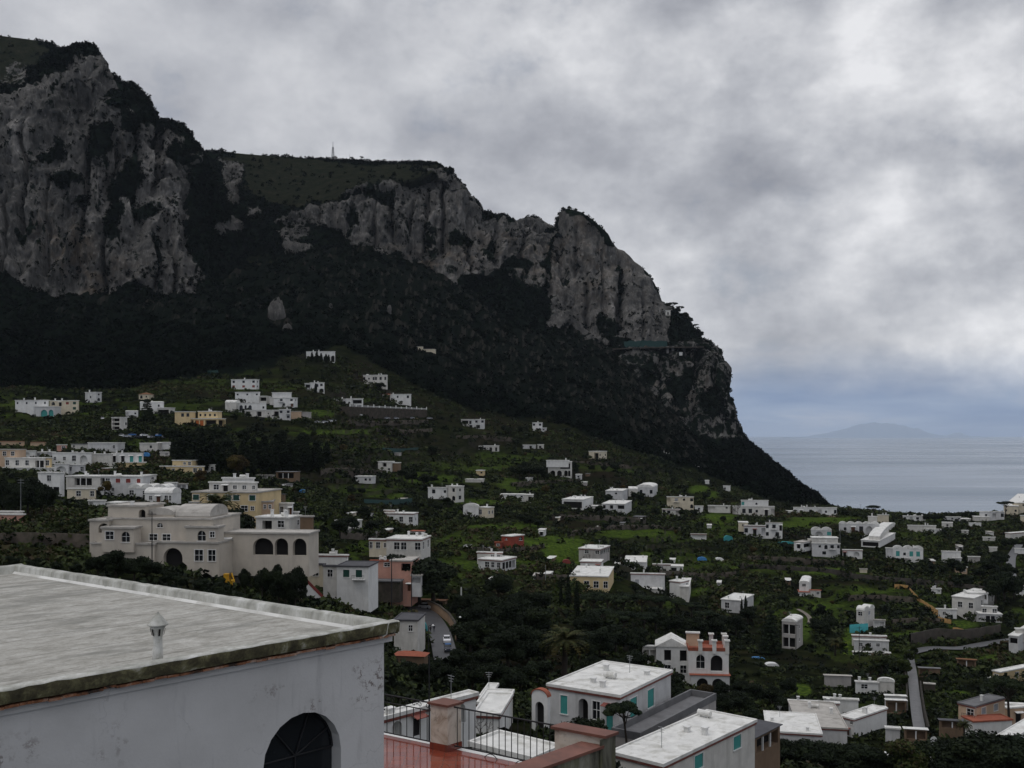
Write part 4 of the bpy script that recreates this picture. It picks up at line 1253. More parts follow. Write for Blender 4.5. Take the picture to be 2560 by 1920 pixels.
house('large greyish pink palazzo with arched windows and barrel vaults on its roof',
      b(270, 531, 532, 1300, 1362, 6, L='..r../...ww...', m='Z', rm='x', Y=190, dep=14, mul=1.0), b(224, 271, 272, 1303, 1362, 6, L='.A/..', m='Z', rm='x', dy=.8, dep=10),
      b(254, 334, 335, 1322, 1361, 6, L='wa', m='Z', rm='x', dy=-2.5, dep=3, mul=1.0), b(464, 544, 545, 1320, 1358, 6, L='.as', m='Z', rm='x', dy=-2.5, dep=3),
      b(384, 546, 547, 1359, 1422, 6, L='.A.ww', m='Z', rm='x', dy=-2.8, dep=9, mul=1.0), b(228, 386, 387, 1362, 1424, 6, L='', m='Z', rm='x', dy=-2.2, dep=9),
      b(270, 363, 364, 1267, 1302, 6, L='.....A', m='Z', rm='x', dy=3, dep=8, ch=1), b(440, 524, 525, 1292, 1301, 6, L='', m='Z', roof='V', rm='x', dy=3, dep=9), b(366, 436, 437, 1287, 1301, 6, L='', m='Z', roof='H', rm='x', dy=4, dep=7), cat='palazzo', name='palazzo')
house('long beige arcade with three big arches beside the greyish palazzo', b(545, 772, 774, 1336, 1390, 7, L='d.AAA', m='Z', rm='x', Y=192, dep=6, mul=1.05), cat='arcade', name='arcade')

# upper terraces under the forest
house('white ruined looking villa with tall arches, highest on the slope', b(766, 836, 838, 879, 905, 8, L='A.AA.A.A', ch=2), cat='villa', name='villa')
house('small beige ruin alone in the dark forest', b(1042, 1056, 1058, 867, 878, 8, L='s', m='C', rm='x'), b(1058, 1086, 1087, 873, 879, 8, L='', m='C', rm='x', dy=2), cat='ruin', name='ruin')
house('white two storey house with brown window rows, topmost of the stepped group', b(578, 640, 648, 949, 972, 12, L='w.w.w/b.b.b', R='s/s', ch=1))
house('white house with small windows, second row of the stepped group', b(588, 648, 650, 981, 1004, 8, L='s.s.s/.....'), b(649, 667, 668, 991, 1003, 8, L='l', dy=-2))
house('low white house with a row of arches at the bottom of the stepped group', b(575, 664, 666, 1008, 1030, 8, L='..aaa..s', ch=2), b(563, 590, 591, 1007, 1022, 8, L='', roof='V', dy=-1))
house('three tiered white house right of the stepped group', b(684, 735, 744, 995, 1017, 12, L='.w.w/..w.n', R='s/.'), b(680, 727, 729, 982, 996, 9, L='', dy=4), b(674, 702, 703, 994, 1006, 9, L='', dy=3))
house('white cube house with a long low garden wall below the tiered house', b(698, 725, 727, 1024, 1049, 9, L='w.w/..w', ch=1), b(612, 698, 699, 1026, 1041, 9, L='L.L..L', dy=2, dep=5))
house('small orange and white hut beside the white cube house', b(727, 752, 754, 1029, 1045, 9, L='.', m='P', rm='x'), b(752, 769, 770, 1031, 1046, 9, L='.', m='G', rm='x', dy=1), cat='hut', name='hut')
house('white house with a dark cypress in front of its door', b(775, 809, 811, 957, 981, 9, L='.aw/..A', ch=2), b(762, 776, 777, 959, 970, 9, L='l', dy=1))
house('long white villa with arched porch on the stone terrace', b(866, 906, 908, 997, 1022, 9, L='.ll/.ll', ch=2), b(818, 866, 867, 998, 1020, 9, L='.aAA', dy=2, ch=1), b(779, 818, 819, 1000, 1013, 9, L='.a..', dy=3), cat='villa', name='villa')
house('white villa with a red tiled end behind the white balustrade', b(975, 1026, 1028, 986, 1013, 9, L='.s.w/....', ch=1), b(956, 976, 978, 986, 1000, 9, L='l', roof='T', rm='t', dy=1), cat='villa', name='villa')
house('square white villa with an upper row of windows against the forest', b(908, 966, 969, 938, 972, 10, L='w.s.ww.w.w/....A....', ch=3), cat='villa', name='villa')
house('tiny white hut among dark cypresses', b(636, 648, 649, 1114, 1126, 9, L='s', roof='V'), cat='hut', name='hut')
house('tiny yellow hut beside the cypress wood', b(776, 796, 798, 1148, 1157, 9, L='.', m='Y', rm='x'), b(796, 804, 805, 1152, 1157, 9, L='', dy=1), cat='hut', name='hut')
house('white and brown house half hidden behind a bush, above the square cottage', b(945, 978, 979, 1155, 1180, 9, L='.l./..s'), b(978, 995, 996, 1158, 1172, 9, L='.', m='B', dy=2))
house('small square white cottage with two dark windows', b(888, 930, 931, 1192, 1208, 9, L='..ss'), cat='cottage', name='cottage')
house('grey market shed with a long flat roof', b(639, 684, 686, 1188, 1198, 8, L='LL', m='G', rm='x', roof='E'), b(690, 738, 739, 1180, 1196, 8, L='LLL', m='B', rm='g', roof='E', dy=4), cat='shed', name='shed')
house('dark sheet roofed shed beside the white upper floor of the yellow palazzo', b(648, 710, 714, 1236, 1252, 12, L='L', m='B', rm='d', roof='E'), cat='shed', name='shed')
house('white two storey house with a lower garden wing on the slope', b(1116, 1140, 1160, 1217, 1255, 40, L='.w/.a', R='s/w', ch=2), b(1070, 1117, 1119, 1220, 1240, 10, L='.w..s', dy=3, ch=2))
house('white house with red window awnings and red eaves', b(961, 1033, 1045, 1285, 1314, 14, L='nw.w.w', R='s', trim=1, ch=2), b(960, 985, 987, 1277, 1290, 10, L='', dy=5, trim=1))
house('low white arched hut with pointed side wall', b(838, 880, 905, 1304, 1318, 25, L='A.', R='', roof='F'), cat='hut', name='hut')
house('small white hut with red tiled roof below the house with red awnings', b(1026, 1060, 1063, 1328, 1342, 12, L='.s', roof='T', rm='t'), cat='hut', name='hut')

# middle slope
house('white house with a balcony and veranda, highest on the middle slope', b(1172, 1210, 1212, 1049, 1071, 9, L='d.w.w/l.l.', ch=1), b(1153, 1172, 1173, 1049, 1060, 9, L='l', dy=2))
house('small white two storey house beneath the forest with a side stair', b(1331, 1354, 1356, 1057, 1078, 9, L='w.w/.dd', ch=1), b(1354, 1364, 1365, 1070, 1079, 9, L='s', dy=.5))
house('low white bungalow with a porch on the terraced slope', b(1209, 1244, 1245, 1115, 1128, 9, L='d.d.d', ch=2), b(1197, 1210, 1211, 1116, 1126, 9, L='l', dy=1), cat='bungalow', name='bungalow')
house('long flat roofed white shelter beside a russet bush', b(1307, 1338, 1340, 1113, 1121, 9, L='..l.'), b(1344, 1357, 1358, 1112, 1121, 9, L='d', dy=1), cat='shelter', name='shelter')
house('beige farmhouse with dark windows under the forest edge', b(1472, 1497, 1517, 1129, 1147, 40, L='.l', R='s.s', m='C', ch=0))
house('tiny white house high at the forest edge, right of the beige farmhouse', b(1655, 1673, 1674, 1133, 1141, 9, L='.s', ch=1))
house('small low white house at the forest edge nearest the headland', b(1723, 1748, 1750, 1167, 1175, 9, L='.s.s', ch=1))
house('tiny white house at the foot of the headland slope', b(1808, 1826, 1828, 1215, 1229, 9, L='s.', ch=0))
house('tiny grey white hut beside a brown field', b(1763, 1773, 1774, 1202, 1209, 9, L='.'), cat='hut', name='hut')
house('villa with dark red loggias, white arches and a flat white roof', b(1370, 1427, 1430, 1155, 1191, 9, L='e..lll/.A.A.AA', m='W', ch=0), b(1366, 1421, 1423, 1152, 1162, 9, L='', dy=-.7, dep=5, ch=1), b(1439, 1453, 1454, 1187, 1198, 9, L='s', dy=-1), cat='villa', name='villa')
house('tiny yellow hut beside a brown terrace', b(1190, 1208, 1209, 1177, 1188, 9, L='.s', m='Y'), cat='hut', name='hut')
house('flat white shed roof low among the bushes', b(1163, 1206, 1207, 1199, 1205, 9, L=''), cat='shed', name='shed')
house('long low white house above a dark hedge with a square end room', b(1251, 1310, 1311, 1237, 1247, 9, L='s.s.s'), b(1309, 1330, 1331, 1238, 1256, 9, L='.l', dy=-.8, ch=1))
house('white house with a wide three bay loggia', b(1405, 1458, 1483, 1250, 1272, 16, L='llll', R='', ch=4))
house('white two storey house with long upper balcony beside a dark shrub', b(1505, 1562, 1579, 1261, 1286, 14, L='l.l.ll/......', R='s/.', ch=2), b(1479, 1506, 1507, 1266, 1278, 9, L='s', dy=2))
house('white house with rounded corner and roof boxes behind a dark bush', b(1514, 1556, 1569, 1228, 1253, 14, L='..r./....', R='s', ch=4))
house('white house with a low sloping vault, highest near the white bungalow row', b(1590, 1632, 1644, 1219, 1241, 14, L='.w..w', roof='H', ch=0), b(1571, 1594, 1595, 1224, 1240, 9, L='', roof='V', dy=1))
house('cream two storey house with a small balcony', b(1667, 1734, 1738, 1243, 1273, 9, L='l.e.s.w/......a', m='C', ch=3))
house('small white house with two windows below the cream two storey house', b(1655, 1700, 1703, 1274, 1289, 9, L='ww.l', trim=1, ch=1))
house('small grey stone hut with one dark doorway', b(1583, 1607, 1615, 1293, 1307, 25, L='.d', m='S', rm='g'), cat='hut', name='hut')
house('white and yellow house behind a bare tree', b(1195, 1219, 1235, 1270, 1294, 40, L='w.', R='ss', m='C', ch=1), b(1158, 1196, 1198, 1267, 1292, 12, L='...', dy=2, roof='H'))
house('small white hut with a dark doorway in the green fields', b(1346, 1361, 1362, 1326, 1339, 9, L='d'), cat='hut', name='hut')
house('dark red house with white ringed windows', b(1254, 1277, 1310, 1342, 1370, 40, L='r/.', R='.a/..', m='R', rm='w'), b(1237, 1254, 1256, 1357, 1370, 12, L='s', m='R', rm='t', dy=.5))
house('white house with a front veranda and roof terrace on the green slope', b(1196, 1254, 1290, 1402, 1428, 28, L='.www', R='ll', trim=1, ch=1), b(1193, 1254, 1256, 1383, 1400, 12, L='..ss', dy=9, trim=1, ch=1))
house('grey two storey house with terrace and a bare tree in front', b(1447, 1500, 1524, 1374, 1406, 22, L='.w.w/....', R='l/.', m='G', trim=1, ch=3))
house('small white house with a brown door in front of the grey house', b(1451, 1502, 1508, 1406, 1431, 12, L='.s.n', trim=1))
house('long low white roofed house among shrubs', b(1560, 1615, 1618, 1407, 1421, 9, L='..s.', ch=2), b(1537, 1561, 1562, 1411, 1425, 9, L='l', dy=-1))
house('low white house with an annex right of the long low roof', b(1632, 1676, 1678, 1412, 1428, 9, L='.s.', trim=1, ch=1), b(1677, 1708, 1709, 1417, 1430, 9, L='l.', dy=.8))
house('yellow bungalow with white framed windows behind three cypresses', b(1425, 1520, 1534, 1443, 1482, 10, L='.l.w.w.w', R='', m='Y', ch=3, rm='w'), cat='bungalow', name='bungalow')
house('large white cube house with a wide lower terrace', b(1577, 1662, 1678, 1436, 1476, 9, L='.e......', R='aa', trim=1, rm='w', ch=1), b(1564, 1655, 1661, 1474, 1494, 7, L='', dy=-4, dep=4), b(1674, 1702, 1722, 1456, 1500, 40, L='', R='.s/..', dy=1, trim=1, ch=1), b(1700, 1722, 1727, 1468, 1503, 12, L='.', dy=-1))
house('white house with an upper room and a bare tree at its left end', b(1832, 1936, 1938, 1267, 1291, 8, L='l..w.w.s..d.A', mul=1.15), b(1853, 1921, 1923, 1252, 1268, 8, L='t...r...', dy=4, ch=3))
house('ruined low white garden house beside green grass', b(1737, 1758, 1760, 1266, 1280, 9, L='s'), b(1770, 1826, 1828, 1265, 1276, 9, L='l.s', dy=1, ch=1))
house('long white house with a fan arched window and beige stone base', b(1984, 2092, 2094, 1270, 1290, 7, L='s.d..w..A.s..w', ch=4), b(2060, 2092, 2094, 1289, 1298, 7, L='L..', m='P', dy=-.5, dep=3), b(1965, 1985, 1986, 1279, 1288, 7, L='', dy=1))
house('white two part house with red eaves and a plain right block', b(1914, 1956, 1960, 1308, 1346, 10, L='w.w.d/w..w.', rm='x', ch=1), b(1860, 1914, 1916, 1315, 1340, 10, L='w.d.l', trim=1, dy=1.5, ch=2), b(1847, 1870, 1871, 1307, 1322, 10, L='s', m='C', dy=5))
house('little bungalow with a dark porch between white pillars', b(1727, 1766, 1768, 1336, 1348, 9, L='lll', rm='x', m='W', trim=1), cat='bungalow', name='bungalow')
house('white domed house above the two storey cube house', b(2028, 2079, 2081, 1326, 1344, 9, L='.A.t', roof='W', ch=1))
house('white two storey cube house with a side extension above the stone wall', b(2030, 2100, 2107, 1360, 1392, 10, L='..s.a.w.w/...w....', R='/', ch=2), b(2030, 2095, 2096, 1346, 1361, 10, L='', dy=5), b(1985, 2008, 2030, 1357, 1372, 40, L='d', R='l', dy=2, rm='x'))
house('small white house with brown arch beside the two storey cube house', b(2107, 2156, 2158, 1376, 1396, 9, L='d..A.', rm='w', trim=1))

# right hand slope down to the sea
house('white villa with a wavy vaulted roof and three dark arches', b(2098, 2198, 2206, 1311, 1337, 8, L='.s.n.w.A.A', roof='W', ch=0, mul=1.2), b(2171, 2193, 2195, 1292, 1312, 9, L='', dy=5, ch=1), cat='villa', name='villa')
house('cream house beside a bushy tree behind the wavy roofed villa', b(2194, 2222, 2226, 1288, 1308, 10, L='..', m='C', ch=2))
house('white barrel vaulted house with a front porch', b(2153, 2199, 2238, 1353, 1368, 30, L='ll', R='', ch=0), b(2172, 2200, 2238, 1342, 1356, 26, L='', R='', roof='V', dy=4))
house('white house with three low vaults and turquoise shutters', b(2232, 2308, 2320, 1373, 1400, 12, L='.t.s.t.t.', roof='W', R='l', ch=3), b(2215, 2262, 2264, 1372, 1396, 12, L='', dy=2), b(2256, 2276, 2278, 1396, 1408, 12, L='A', dy=-1.5))
house('white house on the skyline between two dark bushy trees', b(2258, 2314, 2316, 1291, 1303, 8, L='w.l.w.s', ch=3))
house('long low grey white house stepping down below the skyline', b(2270, 2340, 2342, 1315, 1328, 9, L='.....', ch=2), b(2318, 2353, 2355, 1324, 1338, 9, L='s.l', dy=-3))
house('small white domed cottage standing alone', b(2355, 2382, 2388, 1307, 1321, 14, L='.s.', roof='V'), cat='cottage', name='cottage')
house('long low white house with a flat wall on the skyline', b(2360, 2402, 2404, 1293, 1301, 8, L='s.s.s'), b(2402, 2427, 2428, 1298, 1302, 8, L='', dy=-1))
house('white hut with a bell shaped dome roof', b(2423, 2453, 2455, 1308, 1316, 9, L='', roof='D'), cat='hut', name='hut')
house('white terraced house below the big umbrella pine on the skyline', b(2450, 2511, 2513, 1280, 1298, 8, L='.s.l.w'), b(2439, 2474, 2475, 1293, 1302, 8, L='', dy=-3))
house('cream villa with tall chimneys at the right end of the skyline', b(2509, 2545, 2575, 1266, 1288, 30, L='s.s', R='w', m='C', ch=3), b(2538, 2580, 2581, 1258, 1270, 10, L='s', m='C', dy=5), cat='villa', name='villa')
house('small cream house cut by the right edge below the skyline villa', b(2552, 2600, 2604, 1290, 1304, 10, L='..', m='C'))
house('white house with brown wall cut by the right edge above the round trees', b(2513, 2526, 2600, 1334, 1347, 60, L='', R='', m='W', trim=1))
house('white house with an arched lower room behind a dark tree', b(2355, 2402, 2410, 1380, 1402, 12, L='...', ch=1), b(2382, 2404, 2406, 1396, 1410, 12, L='A', dy=-2))
house('low white garden shed with a pale flat roof by the skyline lane', b(2421, 2450, 2452, 1393, 1404, 10, L='..', m='G', rm='w'), cat='shed', name='shed')
house('pale beige hut beside the lane on the right', b(2388, 2418, 2420, 1419, 1434, 12, L='.s', m='P', rm='w'), cat='hut', name='hut')
house('tiny beige hut on the slope under the white vaulted house', b(2150, 2168, 2170, 1424, 1431, 12, L='', m='C', rm='x'), cat='hut', name='hut')
house('small white house with pink roofs and curved gable', b(1998, 2022, 2028, 1458, 1483, 20, L='.w./...', roof='H'), b(2024, 2052, 2055, 1476, 1493, 12, L='.s', roof='T', rm='t', dy=-1), b(1998, 2024, 2025, 1481, 1485, 12, L='', roof='E', rm='t', dy=-2))
house('tall shaded house with a white curved roof in the trees', b(1955, 1990, 2007, 1556, 1622, 30, L='lll/lll', R='s/s', m='G', roof='H', ch=1))
house('white tower house with a barrel roof and blank blue shutter', b(2141, 2160, 2186, 1527, 1566, 45, L='w/.', R='e/.', roof='X', f=3), b(2184, 2213, 2215, 1552, 1568, 12, L='L', rm='x', dy=1))
house('white house stepped in layers with long roof terraces', b(2136, 2222, 2234, 1604, 1626, 10, L='.s.s.s..', R='s', dy=2), b(2131, 2216, 2218, 1592, 1606, 9, L='', dy=5, trim=1, ch=1), b(2133, 2226, 2229, 1634, 1648, 9, L='', dy=-4, trim=1))
house('large white house with blue awnings and an outside staircase', b(2380, 2434, 2487, 1497, 1532, 42, L='.w.w', R='.w.w', ch=2), b(2420, 2470, 2472, 1484, 1500, 10, L='ll', dy=9, dep=6), b(2455, 2493, 2500, 1518, 1542, 12, L='w.w', dy=-3), b(2342, 2392, 2400, 1525, 1546, 10, L='.s..', dy=-2, ch=1), b(2448, 2505, 2528, 1537, 1560, 12, L='.LL.', dy=-6, dep=5))
house('white house with arched window cut by the right edge', b(2522, 2545, 2600, 1592, 1632, 40, L='l/.', R='.a/.s', ch=1), b(2540, 2600, 2604, 1575, 1595, 10, L='', dy=4))
house('shed with a grey pitched roof left of the white vaulted house', b(2062, 2128, 2134, 1690, 1716, 9, L='', m='G', rm='x', roof='T'), cat='shed', name='shed')
house('white house with a half round gable beside the lane', b(2194, 2236, 2252, 1706, 1734, 20, L='', R='', roof='H', rm='w'), b(2140, 2196, 2198, 1708, 1730, 9, L='.w..', dy=1, ch=2))
house('white L shaped house with blue tarpaulin on its roof', b(2100, 2135, 2217, 1800, 1842, 50, L='..s/.n.', R='..../....', trim=1, ch=2, Y=216), b(1972, 2098, 2100, 1760, 1792, 10, L='.....L...', dy=14, trim=1, ch=2), b(2060, 2146, 2172, 1752, 1790, 12, L='', dy=22, ch=2), b(2176, 2215, 2217, 1772, 1800, 10, L='...', dy=10, trim=1))
house('wide weathered flat roofed house with red eaves', b(1996, 2118, 2120, 1824, 1862, 10, L='......', m='W', trim=1, rm='x', Y=205, ch=3, dep=20))
house('low wide white roofed house in front of the weathered flat roof', b(1918, 2054, 2057, 1838, 1866, 12, L='...', trim=1, Y=190, ch=2, dep=14))
house('carport of two white roof slabs beside the paved lane', b(2216, 2266, 2268, 1752, 1784, 9, L='LL', m='B', roof='E', Y=243), b(2214, 2265, 2267, 1741, 1752, 9, L='', roof='E', dy=6), cat='carport', name='carport')
house('low white hut in front of the L shaped house', b(2215, 2250, 2253, 1824, 1842, 14, L='..', Y=208), cat='hut', name='hut')
house('open shelter with a flat white roof and dark walls', b(2262, 2318, 2322, 1825, 1850, 12, L='LL', m='B', roof='E', Y=205), cat='shelter', name='shelter')
house('peach two storey house with a grey weathered roof and iron balcony', b(2396, 2436, 2512, 1768, 1838, 55, L='.w/.s', R='.e.e./.....', m='P', trim=1, rm='g', ch=1, Y=222), b(2432, 2434, 2530, 1806, 1842, 80, R='....', m='W', rm='t', dy=-4, dep=4))
house('white vaulted house with tall french windows beside the umbrella pine', b(2506, 2518, 2610, 1772, 1816, 76, R='.d.d.', m='P', roof='F', rm='w', Y=232), b(2500, 2580, 2582, 1764, 1776, 10, L='', roof='V', dy=8))
house('yellow house with flat white roof behind the round crowned pine', b(2482, 2500, 2610, 1682, 1712, 60, L='w', R='.e..', m='Y', Y=290), b(2451, 2482, 2484, 1696, 1708, 12, L='', m='Y', dy=3))
house('white house with red edged roof behind the bottom right trees', b(2300, 2312, 2384, 1884, 1920, 65, L='', R='..A.', trim=1, Y=182, ch=1), b(2318, 2430, 2434, 1908, 1945, 10, L='...', dy=-8, ch=1))
house('small white house half hidden by a tree at the bottom edge', b(2189, 2206, 2234, 1898, 1945, 50, L='.', R='..', trim=1, Y=178))
house('flat white roofed house at the bottom right corner', b(2492, 2530, 2620, 1850, 1885, 45, L='', R='', Y=196))
house('open barn with a rusty sheet roof', b(2393, 2440, 2452, 1650, 1668, 18, L='LL', m='B', roof='T', rm='s'), cat='barn', name='barn')
house('grey rounded stone hut beside the grass plot', b(2310, 2338, 2348, 1712, 1730, 20, L='.', m='S', roof='D', rm='x'), cat='hut', name='hut')

# around the street and the foreground gardens
house('cream and white bungalow with red eaves behind the round dark tree', b(966, 1053, 1076, 1350, 1386, 10, L='.ww.w', R='ww', trim=1, Y=283, ch=4, dep=9), b(923, 967, 969, 1350, 1380, 10, L='w.w.s', m='C', dy=2.5, trim=1), cat='bungalow', name='bungalow')
house('white two storey house with dark green shutters and grey roof', b(842, 921, 923, 1418, 1492, 7, L='.g.g./....', Y=236, rm='d', trim=0, dep=9, mul=1.15), b(808, 842, 844, 1417, 1490, 7, L='.w./...', dy=1.5, rm='d'), b(755, 809, 811, 1413, 1452, 8, L='w.w.', m='C', dy=5, rm='d'))
house('white house with a cluttered roof terrace and blue tank', b(793, 868, 870, 1390, 1412, 7, L='.....', Y=258, trim=1, ch=3), b(740, 775, 777, 1390, 1412, 7, L='.s.', dy=2))
house('pink three storey house with a roof loggia', b(975, 1028, 1030, 1404, 1478, 8, L='..ll/..../....n', m='K', Y=262, rm='x', dep=9), b(926, 976, 978, 1404, 1440, 8, L='s.w/.', m='K', dy=1.5, rm='t', ch=3), b(1028, 1053, 1056, 1440, 1478, 8, L='ll/..', m='W', dy=-1, rm='x'), b(924, 1000, 1002, 1455, 1492, 8, L='...', m='S', dy=-3.5, rm='g', dep=3))
house('low white house with small window beside the street lamp', b(985, 1044, 1046, 1553, 1594, 6, L='...s.', Y=205, rm='d', dep=8))
house('low beige farm building with white tanks behind the near roof', b(600, 716, 718, 1470, 1492, 8, L='.....', m='C', rm='x', Y=216, ch=2), b(690, 756, 758, 1456, 1490, 8, L='s.s', dy=4, ch=2), cat='building', name='building')
house('shed with a red tiled roof under the street', b(985, 1060, 1070, 1641, 1660, 10, L='', m='B', roof='T', rm='t', Y=190), cat='shed', name='shed')
house('long brown canopy over parked cars at the street bend', b(1046, 1112, 1118, 1503, 1522, 14, L='LL', m='B', roof='E', rm='s', Y=275), cat='canopy', name='canopy')
house('white villa with turquoise shutters, arched porch and cluttered white roof', b(1371, 1549, 1677, 1743, 1838, 33, L='..t..A.w.q.', R='.t.t..', trim=1, Y=118, ch=5, dep=12, mul=1.05), cat='villa', name='villa')
house('white flat roofed house with turquoise shutters and a red brick cornice', b(1530, 1657, 1887, 1916, 1990, 40, L='', R='..t..t.', trim=1, Y=100, ch=3), cat='house')
house('grey flat roof with a low parapet behind the house with the red cornice', b(1530, 1600, 1790, 1852, 1900, 35, L='', R='', rm='g', m='G', Y=113, roof='P'))
house('white flat roofed house beside the dark carport', b(1779, 1806, 1850, 1814, 1850, 50, L='', R='', trim=1, Y=150))
house('large dark sheet carport on thin posts', b(1830, 1884, 1950, 1846, 1890, 40, L='LL', R='LL', m='B', roof='E', rm='d', Y=140), cat='carport', name='carport')
house('white tower house with red roof terrace and stepped battlements', b(1721, 1822, 1828, 1629, 1680, 6, L='.a.A.', Y=262, roof='P', rm='t', mul=1.3, dep=9), b(1727, 1824, 1829, 1690, 1728, 6, L='.A.A.', dy=-1.5, dep=4, rm='t', roof='E'), b(1748, 1756, 1757, 1604, 1621, 6, dy=-.12, dep=.9), b(1783, 1791, 1792, 1604, 1621, 6, dy=-.12, dep=.9), b(1815, 1823, 1824, 1604, 1621, 6, dy=-.12, dep=.9), b(1812, 1819, 1820, 1593, 1618, 6, dy=4, dep=.9), b(1776, 1783, 1784, 1587, 1612, 6, dy=8.2, dep=.9), b(1808, 1815, 1816, 1587, 1612, 6, dy=8.2, dep=.9), b(1716, 1748, 1750, 1584, 1622, 8, L='..', m='P', dy=6), cat='house')
house('old white gabled house overgrown with dark ivy', b(1640, 1718, 1722, 1618, 1695, 8, L='.l.l/.w.w', roof='G', rm='w', Y=268, dep=8), b(1606, 1642, 1644, 1618, 1690, 8, L='l/.', dy=2))
house('small square white house with two slim cypresses in front', b(1803, 1852, 1884, 1503, 1532, 30, L='.w...', R='.w.', trim=0, ch=2))
house('low white house at the cypress foot with a small side roof', b(1196, 1262, 1264, 1763, 1800, 9, L='....', Y=118, trim=1, ch=1, dep=6), b(1188, 1248, 1250, 1790, 1830, 9, L='.....', dy=-14, trim=1, dep=8), b(1210, 1222, 1223, 1745, 1763, 9, L='', dy=4))

# more small houses of the left cluster and the right hand slope
house('long house with an orange brown roof at the left edge above the pink house', b(-40, 58, 60, 1104, 1114, 8, L='..s..s', m='P', roof='T', rm='s'))
house('small pinkish house between the brown roof and the bare white wall', b(142, 164, 166, 1113, 1127, 9, L='.w', m='K', rm='w'))
house('low grey white hut with a dark roof left of the long white bare wall', b(178, 218, 221, 1111, 1121, 9, L='s..', rm='g'), cat='hut', name='hut')
house('low white hut right of the house with turquoise doors', b(400, 422, 424, 1131, 1140, 9, L='.s', rm='w'), cat='hut', name='hut')
house('low white walled house among russet bushes left of the yellow palazzo', b(412, 440, 442, 1208, 1224, 9, L='.s', rm='w'), b(441, 466, 468, 1211, 1223, 9, L='l', dy=.7, rm='x'))
house('brown tiled shed above the pink house at the left edge', b(76, 112, 114, 1106, 1114, 9, L='', m='P', roof='T', rm='s'), cat='shed', name='shed')
house('low white wall house under the umbrella pine at the right edge', b(2458, 2488, 2490, 1344, 1351, 9, L='.s.'))
house('small white hut right of the low white wall house', b(2474, 2493, 2495, 1369, 1376, 9, L='.'), cat='hut', name='hut')
house('small white house on the slope below the domed cottage', b(2405, 2421, 2423, 1327, 1335, 9, L='s'))
house('white house sliced by the right edge below the round trees', b(2538, 2590, 2592, 1373, 1384, 9, L='.s.'))
house('low white house at the right edge above the staircase house', b(2534, 2590, 2592, 1455, 1466, 9, L='s..', trim=1))
house('white house at the right edge level with the cane fence', b(2540, 2600, 2602, 1474, 1490, 9, L='.w.', trim=1))
house('white hut with two chimneys above the staircase house', b(2330, 2353, 2355, 1473, 1483, 9, L='.s', ch=2), cat='hut', name='hut')
house('low shed with a grey sheet roof right of the vine covered lane', b(2298, 2350, 2354, 1672, 1690, 12, L='L.', m='B', roof='E', rm='g'), cat='shed', name='shed')
house('dark roofed pergola left of the peach house', b(2350, 2412, 2416, 1804, 1822, 12, L='LL', m='B', roof='E', rm='d', Y=216), cat='pergola', name='pergola')

